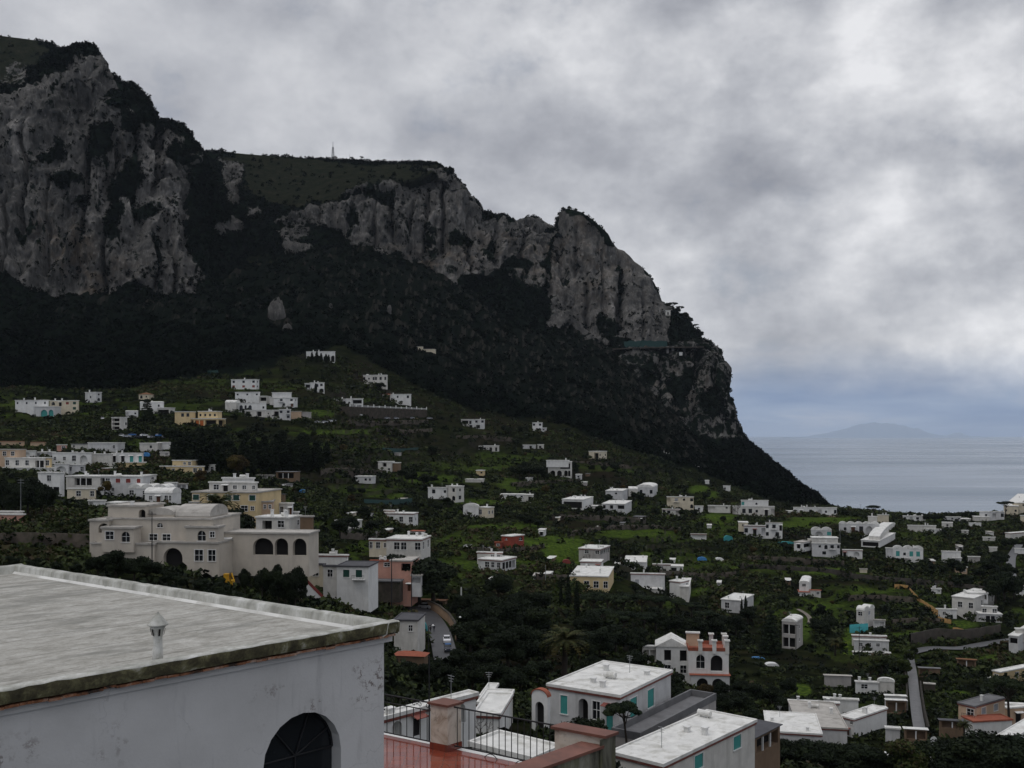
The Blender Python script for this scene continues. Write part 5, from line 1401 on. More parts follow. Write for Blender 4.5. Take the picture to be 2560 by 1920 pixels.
# ------------------------------------------------------------------ the near house with the big flat roof
def near_materials():
    m, t, b_ = principled('near_roof')
    tc = t.n('ShaderNodeTexCoord'); v = tc.outputs['Object']
    al = t.mapping(v, (0.62, 1.15, 1.0))
    n1 = t.noise(al, 2.3, 14, 0.78, 0.15)
    n2 = t.noise(t.mapping(v, (0.22, 0.8, 1)), 1.3, 9, 0.66, 0.2)
    n3 = t.noise(v, 9.0, 7, 0.75)
    c = t.ramp(n1, [(0.33, (0.19, 0.182, 0.16)), (0.46, (0.31, 0.30, 0.27)), (0.56, (0.385, 0.375, 0.345)), (0.70, (0.55, 0.54, 0.51))])
    c = t.mix(t.math('MULTIPLY', t.ramp(n2, [(0.52, 0.0), (0.66, 1.0)]), 0.7), c, (0.15, 0.15, 0.135))
    c = t.mix(t.math('MULTIPLY', t.ramp(n3, [(0.50, 0.0), (0.68, 1.0)]), 0.55), c, (0.17, 0.17, 0.14))
    # joints of the roofing sheets, a little over a metre apart
    sep = t.n('ShaderNodeSeparateXYZ'); t.l(v, sep.inputs[0])
    yy = t.math('ADD', sep.outputs[1], t.math('MULTIPLY', t.noise(v, 0.5, 3), 0.35))
    j = t.math('PINGPONG', yy, 1.05)
    c = t.mix(t.math('MULTIPLY', t.ramp(j, [(0.0, 1.0), (0.05, 0.0)]), t.ramp(n1, [(0.35, 1.0), (0.62, 0.35)])), c, (0.13, 0.125, 0.11))
    t.l(c, b_.inputs['Base Color']); b_.inputs['Roughness'].default_value = 0.75
    bp = t.n('ShaderNodeBump'); bp.inputs['Strength'].default_value = 0.5; bp.inputs['Distance'].default_value = 0.03
    t.l(n1, bp.inputs['Height']); t.l(bp.outputs[0], b_.inputs['Normal'])

    m, t, b_ = principled('near_parapet')
    tc = t.n('ShaderNodeTexCoord'); v = tc.outputs['Object']
    n1 = t.noise(t.mapping(v, (1, 1, 0.3)), 1.6, 8, 0.65, 0.3); n3 = t.noise(v, 7.0, 6, 0.7)
    c = t.ramp(n1, [(0.33, (0.20, 0.20, 0.18)), (0.5, (0.36, 0.36, 0.33)), (0.68, (0.58, 0.58, 0.56))])
    c = t.mix(t.math('MULTIPLY', t.ramp(n3, [(0.52, 0.0), (0.7, 1.0)]), 0.6), c, (0.24, 0.24, 0.18))
    t.l(c, b_.inputs['Base Color']); b_.inputs['Roughness'].default_value = 0.85

    m, t, b_ = principled('mossy_eave')
    tc = t.n('ShaderNodeTexCoord'); v = tc.outputs['Object']
    n1 = t.noise(v, 1.3, 9, 0.7, 0.4); n3 = t.noise(v, 5.0, 7, 0.7)
    c = t.ramp(n1, [(0.36, (0.018, 0.016, 0.011)), (0.48, (0.05, 0.045, 0.025)), (0.56, (0.10, 0.095, 0.05)), (0.70, (0.34, 0.33, 0.29))])
    c = t.mix(t.math('MULTIPLY', t.ramp(n3, [(0.5, 0.0), (0.68, 1.0)]), 0.6), c, (0.03, 0.026, 0.016))
    t.l(c, b_.inputs['Base Color']); b_.inputs['Roughness'].default_value = 0.95
    bp = t.n('ShaderNodeBump'); bp.inputs['Strength'].default_value = 0.8; bp.inputs['Distance'].default_value = 0.04
    t.l(n3, bp.inputs['Height']); t.l(bp.outputs[0], b_.inputs['Normal'])

    m, t, b_ = principled('eave_tile')
    tc = t.n('ShaderNodeTexCoord'); v = tc.outputs['Object']
    c = t.ramp(t.noise(v, 1.8, 8, 0.7, 0.3), [(0.38, (0.035, 0.025, 0.02)), (0.5, (0.24, 0.10, 0.05)), (0.6, (0.36, 0.24, 0.18)), (0.72, (0.5, 0.46, 0.42))])
    t.l(c, b_.inputs['Base Color']); b_.inputs['Roughness'].default_value = 0.9

    m, t, b_ = principled('near_wall')
    tc = t.n('ShaderNodeTexCoord'); v = tc.outputs['Object']
    n1 = t.noise(v, 0.5, 7, 0.6)
    c = t.ramp(n1, [(0.35, (0.46, 0.455, 0.45)), (0.65, (0.54, 0.535, 0.53))])
    # rain streaks running down the plaster
    st = t.noise(t.mapping(v, (2.6, 2.6, 0.28)), 1.0, 6, 0.6, 0.3)
    c = t.mix(t.math('MULTIPLY', t.ramp(st, [(0.60, 0.0), (0.78, 1.0)]), 0.45), c, (0.20, 0.20, 0.205))
    n4 = t.noise(v, 26.0, 4, 0.7)
    c = t.mix(t.math('MULTIPLY', t.ramp(n4, [(0.62, 0.0), (0.72, 1.0)]), 0.25), c, (0.25, 0.25, 0.25))
    # flaked patches in a band under the eave
    sep = t.n('ShaderNodeSeparateXYZ'); t.l(v, sep.inputs[0])
    band = t.ramp(t.math('ABSOLUTE', t.math('ADD', sep.outputs[2], 1.55)), [(0.25, 1.0), (0.7, 0.0)])
    patch = t.ramp(t.math('MULTIPLY', t.noise(v, 0.75, 3, 0.5), 1.0), [(0.55, 0.0), (0.66, 1.0)])
    fl = t.ramp(t.noise(v, 5.5, 8, 0.75), [(0.53, 0.0), (0.57, 1.0)])
    pk = t.math('MULTIPLY', t.math('MULTIPLY', band, patch), fl)
    c = t.mix(t.math('MULTIPLY', pk, 0.85), c, (0.155, 0.125, 0.115))
    cr = t.n('ShaderNodeTexVoronoi', feature='DISTANCE_TO_EDGE'); cr.inputs['Scale'].default_value = 0.45
    wv = t.n('ShaderNodeVectorMath', operation='ADD'); t.l(v, wv.inputs[0])
    nn = t.n('ShaderNodeTexNoise'); nn.inputs['Scale'].default_value = 1.6; nn.inputs['Detail'].default_value = 6; t.l(v, nn.inputs['Vector'])
    t.l(nn.outputs['Color'], wv.inputs[1]); t.l(wv.outputs[0], cr.inputs['Vector'])
    ck = t.math('MULTIPLY', t.ramp(cr.outputs['Distance'], [(0.0, 1.0), (0.006, 0.0)]), t.ramp(n1, [(0.52, 0.0), (0.62, 0.35)]))
    c = t.mix(ck, c, (0.16, 0.16, 0.16))
    t.l(c, b_.inputs['Base Color']); b_.inputs['Roughness'].default_value = 0.9
    bp = t.n('ShaderNodeBump'); bp.inputs['Strength'].default_value = 0.25; bp.inputs['Distance'].default_value = 0.02
    t.l(t.noise(v, 14, 6, 0.6), bp.inputs['Height']); t.l(bp.outputs[0], b_.inputs['Normal'])

    m, t, b_ = principled('wet_red_tiles')
    tc = t.n('ShaderNodeTexCoord'); v = tc.outputs['Object']
    br = t.n('ShaderNodeTexBrick'); br.offset = 0.0; br.inputs['Scale'].default_value = 1.0
    br.inputs['Brick Width'].default_value = 0.30; br.inputs['Row Height'].default_value = 0.30; br.inputs['Mortar Size'].default_value = 0.007
    br.inputs['Color1'].default_value = (0.17, 0.034, 0.02, 1); br.inputs['Color2'].default_value = (0.23, 0.05, 0.026, 1); br.inputs['Mortar'].default_value = (0.10, 0.045, 0.035, 1)
    t.l(v, br.inputs['Vector'])
    c = t.mix(t.math('MULTIPLY', t.ramp(t.noise(v, 1.5, 6), [(0.45, 0.0), (0.7, 1.0)]), 0.4), br.outputs[0], (0.13, 0.035, 0.025))
    t.l(c, b_.inputs['Base Color']); b_.inputs['Specular IOR Level'].default_value = 0.7
    t.l(t.ramp(t.noise(v, 1.1, 5, 0.6), [(0.4, 0.05), (0.65, 0.22)]), b_.inputs['Roughness'])

    m, t, b_ = principled('stained_plaster')
    tc = t.n('ShaderNodeTexCoord'); v = tc.outputs['Object']
    n1 = t.noise(v, 1.6, 8, 0.62, 0.8); n2 = t.noise(v, 4.0, 8, 0.7)
    c = t.ramp(n1, [(0.33, (0.26, 0.20, 0.15)), (0.40, (0.46, 0.40, 0.33)), (0.50, (0.58, 0.53, 0.455)), (0.7, (0.64, 0.60, 0.54))])
    c = t.mix(t.math('MULTIPLY', t.ramp(n2, [(0.55, 0.0), (0.7, 1.0)]), 0.6), c, (0.13, 0.11, 0.085))
    t.l(c, b_.inputs['Base Color']); b_.inputs['Roughness'].default_value = 0.9
    m, t, b_ = principled('mossy_wall')
    tc = t.n('ShaderNodeTexCoord'); v = tc.outputs['Object']
    n1 = t.noise(t.mapping(v, (1.6, 1.6, 0.45)), 1.2, 8, 0.65, 0.4); n2 = t.noise(t.mapping(v, (2.2, 2.2, 0.3)), 1.7, 7, 0.65, 0.3)
    c = t.ramp(n1, [(0.36, (0.06, 0.058, 0.045)), (0.5, (0.17, 0.165, 0.13)), (0.66, (0.34, 0.33, 0.29))])
    c = t.mix(t.math('MULTIPLY', t.ramp(n2, [(0.50, 0.0), (0.64, 1.0)]), 0.7), c, (0.085, 0.085, 0.03))
    t.l(c, b_.inputs['Base Color']); b_.inputs['Roughness'].default_value = 0.95
    plain('coping_tile', (0.17, 0.07, 0.05), 0.6, 0.3, 1.4, (0.07, 0.035, 0.028), 0.7, spec=0.4)
    plain('pot_clay', (0.30, 0.11, 0.06), 0.8, 0.2, 1.0)


near_materials()
e1 = np.array((0.692, 0.722, 0.0))                 # along the near wall, away to the right
e2 = np.array((-15.9, 11.8, 0.0)) / 19.8           # along the far edge of the roof
KS = 0.78                                          # the near house stands in front of the terrace
K1 = np.array((-3.1 * KS, 26.8 * KS, ZC - 5.0 * KS))              # outer roof corner


def near_house():
    rz = math.atan2(e1[1], e1[0])
    root = empty('house', K1, 'near white house with a stained flat roof and mossy eave', 'house', rz=rz)
    root.scale = (KS, KS, KS)
    ca, sa = math.cos(-rz), math.sin(-rz)
    f2 = np.array((e2[0] * ca - e2[1] * sa, e2[0] * sa + e2[1] * ca, 0))
    X = np.array((1.0, 0, 0))
    LW, LF, IN = 34.0, 19.8, 0.22
    def fl(a, b_, z): return -X * a + f2 * b_ + UP * z
    # the wall, with the big arched window cut through
    mb = MB()
    O = -X * (LW - IN) + f2 * IN - X * 0
    n = np.array((0, -1.0, 0))
    x_of = lambda a: LW - IN - a
    ax0, ax1, atop = x_of(3.93), x_of(1.63), -1.94
    # position of the window along the wall measured back from the corner
    op = (ax0 + 0.0, ax1, -8.5, atop, True, 0.42)
    wall_face(mb, O, X, n, LW - IN - 0.22, -26.0, -0.55, [op])
    c0 = O + X * (LW - IN - 0.22)
    mb.poly([c0 - UP * 26, c0 + f2 * LF - UP * 26, c0 + f2 * LF - UP * 0.5, c0 - UP * 0.5])
    mb.build('wall', 'near_wall', root)
    w = MB()
    cx, r = (op[0] + op[1]) / 2, (op[1] - op[0]) / 2
    def pw(x, z, q): return O + X * x + UP * z - n * q
    arc = [(cx - r * math.cos(t), op[3] - r + r * math.sin(t)) for t in np.linspace(0, math.pi, 25)]
    w.poly([pw(a, z, 0.40) for a, z in [(op[0], op[2])] + arc + [(op[1], op[2])]])
    wo = w.build('window', 'dark_glass', root)
    fb = MB()
    hub = np.array(pw(cx, op[3] - r, 0.36))
    for t in (0.0, 0.28, 0.62, 0.85, 1.0):
        th = math.pi * t
        fb.tube([hub, np.array(pw(cx - r * math.cos(th) * 0.985, op[3] - r + r * 0.985 * math.sin(th), 0.36))], 0.022, 5)
    fb.tube([np.array(pw(cx, op[2], 0.36)), hub], 0.022, 5)
    for q0 in (0.985,):
        pts = [np.array(pw(cx - r * q0 * math.cos(t), op[3] - r + r * q0 * math.sin(t), 0.36)) for t in np.linspace(0, math.pi, 25)]
        fb.tube(pts, 0.035, 5)
    fb.build('frame', 'iron', wo)
    # roof deck and the rim round it
    def quad(o, z): return [fl(LW, -o, z), fl(-o, -o, z), fl(-o, LF + o, z), fl(LW, LF + o, z)]
    rb = MB()
    rb.poly([fl(LW, 0.28, -0.30), fl(0.30, 0.28, -0.30), fl(0.30, LF - 0.3, -0.30), fl(LW, LF - 0.3, -0.30)])
    g = np.random.default_rng(5)
    deck = rb.build('roof', 'near_roof', root)
    # rim: rough masonry laid in short lengths so that its edges waver
    def rim(a, b_, inward, name, mat_top, h_out):
        d = b_ - a; L = np.linalg.norm(d); d = d / L
        k = int(L / 0.28)
        V = []
        for i in range(k + 1):
            p = a + d * L * i / k
            j = lambda s: g.normal() * s
            V.append([p + UP * (-h_out + j(0.007)) - inward * (0.02 + j(0.008)), p + UP * (-0.03 + j(0.008)) - inward * (0.03 + j(0.008)), p + UP * j(0.007) + inward * 0.02,
                      p + UP * (0.0 + j(0.007)) + inward * 0.27, p + UP * (-0.05 + j(0.01)) + inward * (0.32 + j(0.01)), p + UP * (-0.30) + inward * (0.36 + j(0.02)), p + UP * -0.36 + inward * 0.5])
        V = np.array(V).reshape(-1, 3)
        F4 = grid_faces(k + 1, 7)
        mi = np.tile(np.array([1, 0, 0, 0, 0, 0]), k)
        return link_mesh(name, V, F4, None, root, True, mats=['near_parapet', mat_top], midx=mi)
    fb2 = MB()
    for a0, b0 in ((0.62, 33.6),):
        fb2.add([fl(0.46, 0.4, -0.296), fl(0.46, LF - .35, -0.296), fl(0.37, LF - .35, -0.22), fl(0.37, 0.4, -0.22)], [(0, 1, 2, 3)])
    fb2.build('fillet', 'lime_roof', root)
    nin = np.array((0, 1.0, 0))
    rim(fl(LW, 0, 0), fl(-0.1, 0, 0), nin, 'parapet', 'mossy_eave', 0.30)
    rim(fl(0, -0.05, 0), fl(0, LF, 0), -X, 'parapet', 'mossy_eave', 0.34)
    inn = np.cross(UP, X) * -1
    rim(fl(-0.05, LF, 0), fl(LW, LF, 0), -nin, 'parapet', 'mossy_eave', 0.34)
    # tile course under the eave
    tb = MB()
    k = 120
    for i in range(k):
        p = fl(LW * (i + 0.5) / k, 0.06, -0.40 + g.normal() * 0.012)
        tb.box(p + nin * 0.10, (LW / k * 0.97, 0.30 + g.normal() * 0.02, 0.055), X, nin)
    tb.build('cornice', 'eave_tile', root)
    bb = MB()
    bb.box(fl(LW / 2 - 0.02, 0.22, -0.56), (LW, 0.12, 0.15), X, nin)
    bb.build('fascia', 'near_wall', root)
    # chimney pot, with a ribbed neck and a conical hood
    pos = fl(6.09, 1.05, -0.32)
    cb = MB()
    cb.lathe([(0.12, 0.0), (0.116, 0.36), (0.106, 0.40), (0.102, 0.65), (0.12, 0.74), (0.14, 0.83), (0.188, 0.92)], pos, 14)
    ch = cb.build('chimney', 'near_parapet', root, smooth=True)
    hb = MB()
    hb.lathe([(0.188, 0.924), (0.232, 0.93), (0.236, 0.955), (0.115, 1.11), (0.038, 1.19), (0.015, 1.24)], pos, 12)
    hb.build('hood', 'near_parapet', ch)
    for th in np.arange(0, 6.28, 1.047) + 0.3:
        d = np.array((math.cos(th), math.sin(th), 0)); q = np.array((-d[1], d[0], 0))
        sb = MB()
        sb.add([pos + d * 0.134 + q * s * 0.022 + UP * z for s, z in ((-1, 0.70), (1, 0.70))] + [pos + d * 0.172 + q * s * 0.022 + UP * z for s, z in ((1, 0.86), (-1, 0.86))], [(0, 1, 2, 3)])
        sb.build('smoke_slot', 'opening_shade', ch)


near_house()

# ------------------------------------------------------------------ the tiled terrace beside it
TD = np.array((0.841, -0.541, 0.0))                # along the railing, towards the right and the viewer
TN = np.array((-0.692, -0.722, 0.0))               # from the railing back towards the viewer
QS = 1.12
Q0 = np.array((-1.58 * QS, 23.9 * QS, ZC - 7.5 * QS))             # foot of the tall pillar


def terrace():
    root = empty('roof_terrace', Q0, 'red tiled wet roof terrace with stained masonry walls', 'terrace')
    root.scale = (QS, QS, QS)
    z0 = 0.0
    def q(s, t, z=0.0): return TD * s + TN * t + UP * z
    s1 = 3.14
    fb = MB()
    fb.poly([q(-4.2, -0.05), q(-4.2, 5.0), q(s1 + 0.45, 5.0), q(s1 + 0.45, -0.05)])
    fl = fb.build('floor', 'wet_red_tiles', root)
    kb = MB()
    kb.box(q(-0.4, -0.16, -0.14), (8.0, 0.22, 0.13), TD, TN)
    kb.build('kerb', 'white_plaster', root)
    wb = MB()
    wb.poly([q(-4.2, -0.02, -0.15), q(s1 + 0.3, -0.02, -0.15), q(s1 + 0.3, -0.02, -20), q(-4.2, -0.02, -20)])
    wb.build('wall', 'stained_plaster', root)
    # tall pillar with its cap and red plinth
    pb = MB(); pb.box(q(0, 0, 0.16), (0.50, 0.44, 0.90), TD, TN)
    p = pb.build('pillar', 'stained_plaster', root)
    cb = MB(); cb.box(q(0, 0, 1.062), (0.60, 0.54, 0.055), TD, TN); cb.build('cap', 'coping_tile', p)
    pl = MB(); pl.box(q(0, 0, 0.003), (0.53, 0.47, 0.155), TD, TN); pl.build('plinth', 'wet_red_tiles', p)
    # end block, its coping, and the low wall that runs towards the viewer
    eb = MB(); eb.box(q(s1 + 0.62, 0.0, -1.2), (1.24, 0.34, 2.2), TD, TN)
    e = eb.build('end_wall', 'stained_plaster', root)
    ec = MB(); ec.box(q(s1 + 0.62, 0.0, 1.003), (1.36, 0.46, 0.06), TD, TN); ec.build('coping', 'coping_tile', e)
    mb = MB()
    k = 14
    V = []
    lw = MB(); lw.box(q(s1 + 1.02, 2.7, -14.0), (0.42, 5.0, 14.80), TD, TN)
    l = lw.build('low_wall', 'mossy_wall', root)
    lc = MB(); lc.box(q(s1 + 1.0, 2.72, 0.803), (0.56, 4.96, 0.06), TD, TN); lc.build('coping', 'coping_tile', l)
    mw = MB(); mw.box(q(s1 + 1.252, 0.085, -14.0), (0.02, 0.52, 15.0), TD, TN); mw.build('mossy_facing', 'mossy_wall', e)


terrace()


def railing(label, s0, s1, zt, zb, n, scroll, base=True):
    root = empty('railing', Q0 + TD * s0 * QS, label, 'railing')
    root.scale = (QS, QS, QS)
    def q(s, z, t=0.0): return TD * (s - s0) + TN * t + UP * z
    rb = MB(); rb.tube([q(s0, zt), q(s1, zt)], 0.020, 6); rb.build('top_rail', 'iron', root)
    bb = MB(); bb.tube([q(s0, zb), q(s1, zb)], 0.017, 6); bb.build('bottom_rail', 'iron', root)
    if scroll:
        mb = MB(); mb.tube([q(s0, zt - 0.19), q(s1, zt - 0.19)], 0.014, 6); mb.build('middle_rail', 'iron', root)
    for i in range(n):
        s = s0 + (s1 - s0) * (i + 0.5) / n
        b_ = MB(); b_.tube([q(s, zb), q(s, zt - (0.19 if scroll else 0))], 0.011, 5)
        b_.build('baluster', 'iron', root)
    if scroll:
        k = n // 2
        for i in range(k):
            sc = s0 + (s1 - s0) * (i + 0.5) / k
            w = MB()
            for sg in (-1, 1):
                pts = []
                for t in np.linspace(0, 4.2 * math.pi / 2 * 1.0, 16):
                    r = 0.012 + 0.062 * (1 - t / 7.2)
                    pts.append(q(sc + sg * (0.085 - r * math.cos(t)), zt - 0.095 + r * math.sin(t)))
                w.tube(pts, 0.009, 5)
            w.build('scroll', 'iron', root)
    else:
        for sc in (1.35, 2.2):
            w = MB()
            w.tube([q(sc + 0.19 * math.sin(t), zb - 0.17 + 0.19 * math.cos(t) * 0.9, 0.06) for t in np.linspace(-2.5, 2.5, 20)], 0.010, 5)
            for sg in (-1, 1):
                w.tube([q(sc + sg * (0.10 - 0.055 * math.cos(t) * (1 - t / 12)), zb - 0.31 + 0.05 * math.sin(t) * (1 - t / 12), 0.06) for t in np.linspace(0, 5.0, 12)], 0.009, 5)
            w.build('scroll', 'iron', root)
    return root


railing('black iron railing with a row of scrolls left of the stained pillar', -3.6, -0.25, 1.02, 0.08, 16, True)
railing('plain black iron railing with two large scrolls right of the stained pillar', 0.25, 3.14, 1.02, 0.10, 17, False)

# ------------------------------------------------------------------ gardens right below the terrace
house('white house with a fan arched window behind the terrace railing', b(930, 932, 1190, 1806, 1872, 44, R='...A..d..w...A..', trim=1, Y=86, ch=2, mul=0.85), cat='house')
house('broad white roof terrace below the plain railing', b(1180, 1330, 1396, 1902, 1990, 38, L='', R='', Y=64), cat='house')


def gate():
    Y = 112.0
    c = P(np.array(1349.0), np.array(1806.0), np.array(Y))
    root = empty('gateway', c, 'white arched garden gateway with a terracotta topped arch', 'gateway', rz=R(-38))
    s = Y / F
    mb = MB()
    O = np.array((-1.1, 0, 0.0)); X = np.array((1.0, 0, 0)); n = np.array((0, -1.0, 0))
    wall_face(mb, O, X, n, 2.2, -1.5, 2.9, [(0.5, 1.7, -1.4, 2.3, True, 0.5)])
    mb.poly([O + UP * 2.9, O + X * 2.2 + UP * 2.9, O + X * 2.2 + UP * 2.9 - n * 0.5, O + UP * 2.9 - n * 0.5])
    mb.poly([O + X * 2.2 - UP * 1.5, O + X * 2.2 + UP * 2.9, O + X * 2.2 + UP * 2.9 - n * 0.5, O + X * 2.2 - UP * 1.5 - n * 0.5])
    arc = [(1.1 - 1.1 * math.cos(t), 2.9 + 0.8 * math.sin(t)) for t in np.linspace(0, math.pi, 13)]
    mb.poly([O + X * a + UP * z for a, z in arc])
    mb.build('wall', 'white_plaster', root)
    tb = MB()
    A = [O + X * (a * 1.06 - 0.07) + UP * (z + 0.08) + n * 0.1 for a, z in arc]
    B = [x - n * 0.75 for x in A]
    k = len(A)
    tb.add(A + B, [(i, i + 1, k + i + 1, k + i) for i in range(k - 1)])
    A2 = [x - UP * 0.12 for x in A]
    tb.add(A + A2, [(i, i + 1, k + i + 1, k + i) for i in range(k - 1)])
    tb.build('arch_tiles', 'terracotta', root)
    db = MB(); db.poly([O + X * 0.5 - UP * 1.4 - n * 0.45, O + X * 1.7 - UP * 1.4 - n * 0.45, O + X * 1.7 + UP * 2.25 - n * 0.45, O + X * 0.5 + UP * 2.25 - n * 0.45])
    db.build('gate', 'opening_shade', root)


gate()

# ------------------------------------------------------------------ trees
def tree_mesh(kind, seed):
    """(trunk MB, leaf quads, leaf tint) of a tree about H metres tall"""
    g = np.random.default_rng(seed)
    tb = MB()
    Q, T = [], []

    def lump(c, rad, n, leaf, tint, flat=0.0, hollow=0.5):
        q = leaf_cloud(n, leaf, rad, hollow, int(g.integers(1e6)), flat) + np.array(c)
        Q.append(q)
        T.append(np.clip(tint + 0.10 * g.normal(size=n), 0, 1))

    if kind == 'oak':
        H = 10.0
        tb.tube([(0, 0, -1), (0.1, 0, 1.5), (0.2, 0.1, 3.4), (0.1, 0.2, 5.5)], [0.42, 0.34, 0.26, 0.14], 7)
        for k in range(16):
            th = g.random() * 6.283
            rr = 2.9 * math.sqrt(g.random())
            z = 3.6 + 5.2 * g.random() * (1 - 0.09 * rr)
            c = (rr * math.cos(th), rr * math.sin(th), z)
            s = g.uniform(1.2, 2.1)
            lump(c, (s, s, s * 0.72), int(300 * s), 0.23, g.uniform(0.15, 0.9), 0.3)
            if k < 7: tb.tube([(0.15, 0.1, 2.6 + 0.2 * k), (c[0] * 0.5, c[1] * 0.5, z * 0.7), c], [0.16, 0.10, 0.04], 5)
    elif kind == 'pine':
        H = 12.0
        lean = g.normal(0, 0.5)
        top = np.array((lean, 0.2, 9.6))
        tb.tube([(0, 0, -1), (0.1, 0, 3), (lean * 0.6, 0.1, 6.6), top], [0.40, 0.32, 0.25, 0.14], 7)
        for k in range(17):
            th = g.random() * 6.283
            rr = 4.4 * math.sqrt(g.random())
            z = 11.1 - 0.055 * rr * rr + g.normal(0, 0.22)
            c = np.array((lean + rr * math.cos(th), rr * math.sin(th), z))
            s = g.uniform(1.1, 1.8)
            lump(c, (s, s, s * 0.42), int(300 * s), 0.21, g.uniform(0.1, 0.95), 0.7)
            if k < 10: tb.tube([np.array((lean * 0.6, 0.1, 6.4 + 0.25 * k)), top * 0.4 + c * 0.6 - np.array((0, 0, 1.0)), c - np.array((0, 0, 0.3))], [0.15, 0.10, 0.05], 5)
    elif kind == 'cypress':
        H = 12.0
        tb.tube([(0, 0, -1), (0, 0, 3), (0, 0, 11)], [0.25, 0.2, 0.05], 6)
        for z in np.arange(1.0, 11.6, 0.6):
            r = 1.25 * math.sin(math.pi * min(1, (z / 12.0) ** 0.65) * 0.93 + 0.1) + 0.12
            lump((g.normal(0, 0.12), g.normal(0, 0.12), z), (r, r, 0.75), int(60 + 80 * r), 0.24, g.uniform(0.1, 0.8), 0.0, 0.5)
    elif kind == 'fir':
        H = 12.0
        tb.tube([(0, 0, -1), (0, 0, 4), (0.1, 0, 11.6)], [0.3, 0.24, 0.05], 6)
        for z in np.arange(1.6, 11.6, 1.0):
            r = 3.4 * (1 - z / 12.4) + 0.3
            m = int(5 + r * 1.6)
            for j in range(m):
                th = 6.283 * (j + g.random() * 0.6) / m
                for q in (0.45, 0.85):
                    lump((r * q * math.cos(th), r * q * math.sin(th), z - 0.25 * q * r + g.normal(0, 0.1)), (0.75, 0.75, 0.28), 48, 0.22, g.uniform(0.1, 0.9), 0.5, 0.3)
                tb.tube([(0, 0, z), (r * math.cos(th), r * math.sin(th), z - 0.25 * r)], [0.06, 0.02], 4)
    elif kind == 'round':
        H = 4.0
        tb.tube([(0, 0, -0.6), (0.05, 0, 0.8), (0, 0.05, 1.8)], [0.16, 0.13, 0.08], 6)
        for k in range(9):
            th = g.random() * 6.283; rr = 1.0 * math.sqrt(g.random())
            s = g.uniform(0.6, 0.95)
            lump((rr * math.cos(th), rr * math.sin(th), 1.2 + 2.0 * g.random()), (s, s, s * 0.8), 110, 0.16, g.uniform(0.15, 0.95), 0.2)
    elif kind == 'palm':
        H = 9.0
        pts = [(0, 0, -1), (0.12, 0, 2.0), (0.2, 0.05, 4.2), (0.2, 0.1, 6.2)]
        tb.tube(pts, [0.38, 0.32, 0.30, 0.36], 8)
        for k in range(64):
            th = g.random() * 6.283
            el = g.uniform(-0.55, 1.25)
            L = g.uniform(2.7, 3.5)
            d = np.array((math.cos(th), math.sin(th), 0))
            sd = np.array((-d[1], d[0], 0))
            p = np.array((0.2, 0.1, 6.3))
            prev = p
            m = 9
            for i in range(1, m + 1):
                f = i / m
                a = el - 1.35 * f * f
                step = L / m
                nx = prev + d * step * math.cos(a) + UP * step * math.sin(a)
                w = 0.50 * math.sin(math.pi * min(1, f * 0.92 + 0.08)) + 0.06
                for sg in (-1, 1):
                    a0, a1 = prev, nx
                    tip = (a0 + a1) / 2 + sd * sg * w + d * 0.25 - UP * 0.16 * w
                    Q.append(np.array([[a0, a1, tip, a0 * 0.4 + tip * 0.6]]))
                    T.append(np.array([np.clip((0.55 if el > -0.1 else 0.95) + 0.15 * g.normal(), 0, 1)]))
                prev = nx
    elif kind == 'bare':
        H = 8.0

        def br(p, d, L, r, dep):
            e = p + d * L
            md = (p + e) / 2 + g.normal(0, 0.05 * L, 3)
            tb.tube([p, md, e], [r, r * 0.85, r * 0.65], 5, caps=dep == 0)
            if dep <= 0: return
            for _ in range(3 if dep > 1 else 4):
                nd = d + g.normal(0, 0.55, 3) + np.array((0, 0, 0.12)); nd /= np.linalg.norm(nd)
                br(e, nd, L * g.uniform(0.55, 0.8), r * 0.6, dep - 1)
        br(np.array((0, 0, -0.8)), np.array((0.05, 0, 1.0)), 2.8, 0.22, 4)
    Q = np.concatenate(Q) if Q else None
    T = np.concatenate(T) if T else None
    return H, tb, Q, T


PROTO = {}
KIND = {'oak': ('tree', 'dark_leaves'), 'pine': ('pine_tree', 'pine_needles'), 'cypress': ('cypress_tree', 'dark_leaves'), 'fir': ('fir_tree', 'pine_needles'), 'round': ('shrub', 'shrub_leaves'),
        'palm': ('palm_tree', 'palm_fronds'), 'bare': ('bare_tree', None), 'russet': ('tree', 'russet_leaves'), 'bush': ('bush', 'dark_leaves'), 'olive': ('tree', 'shrub_leaves')}
SHAPE = {'russet': 'oak', 'bush': 'round', 'olive': 'oak'}


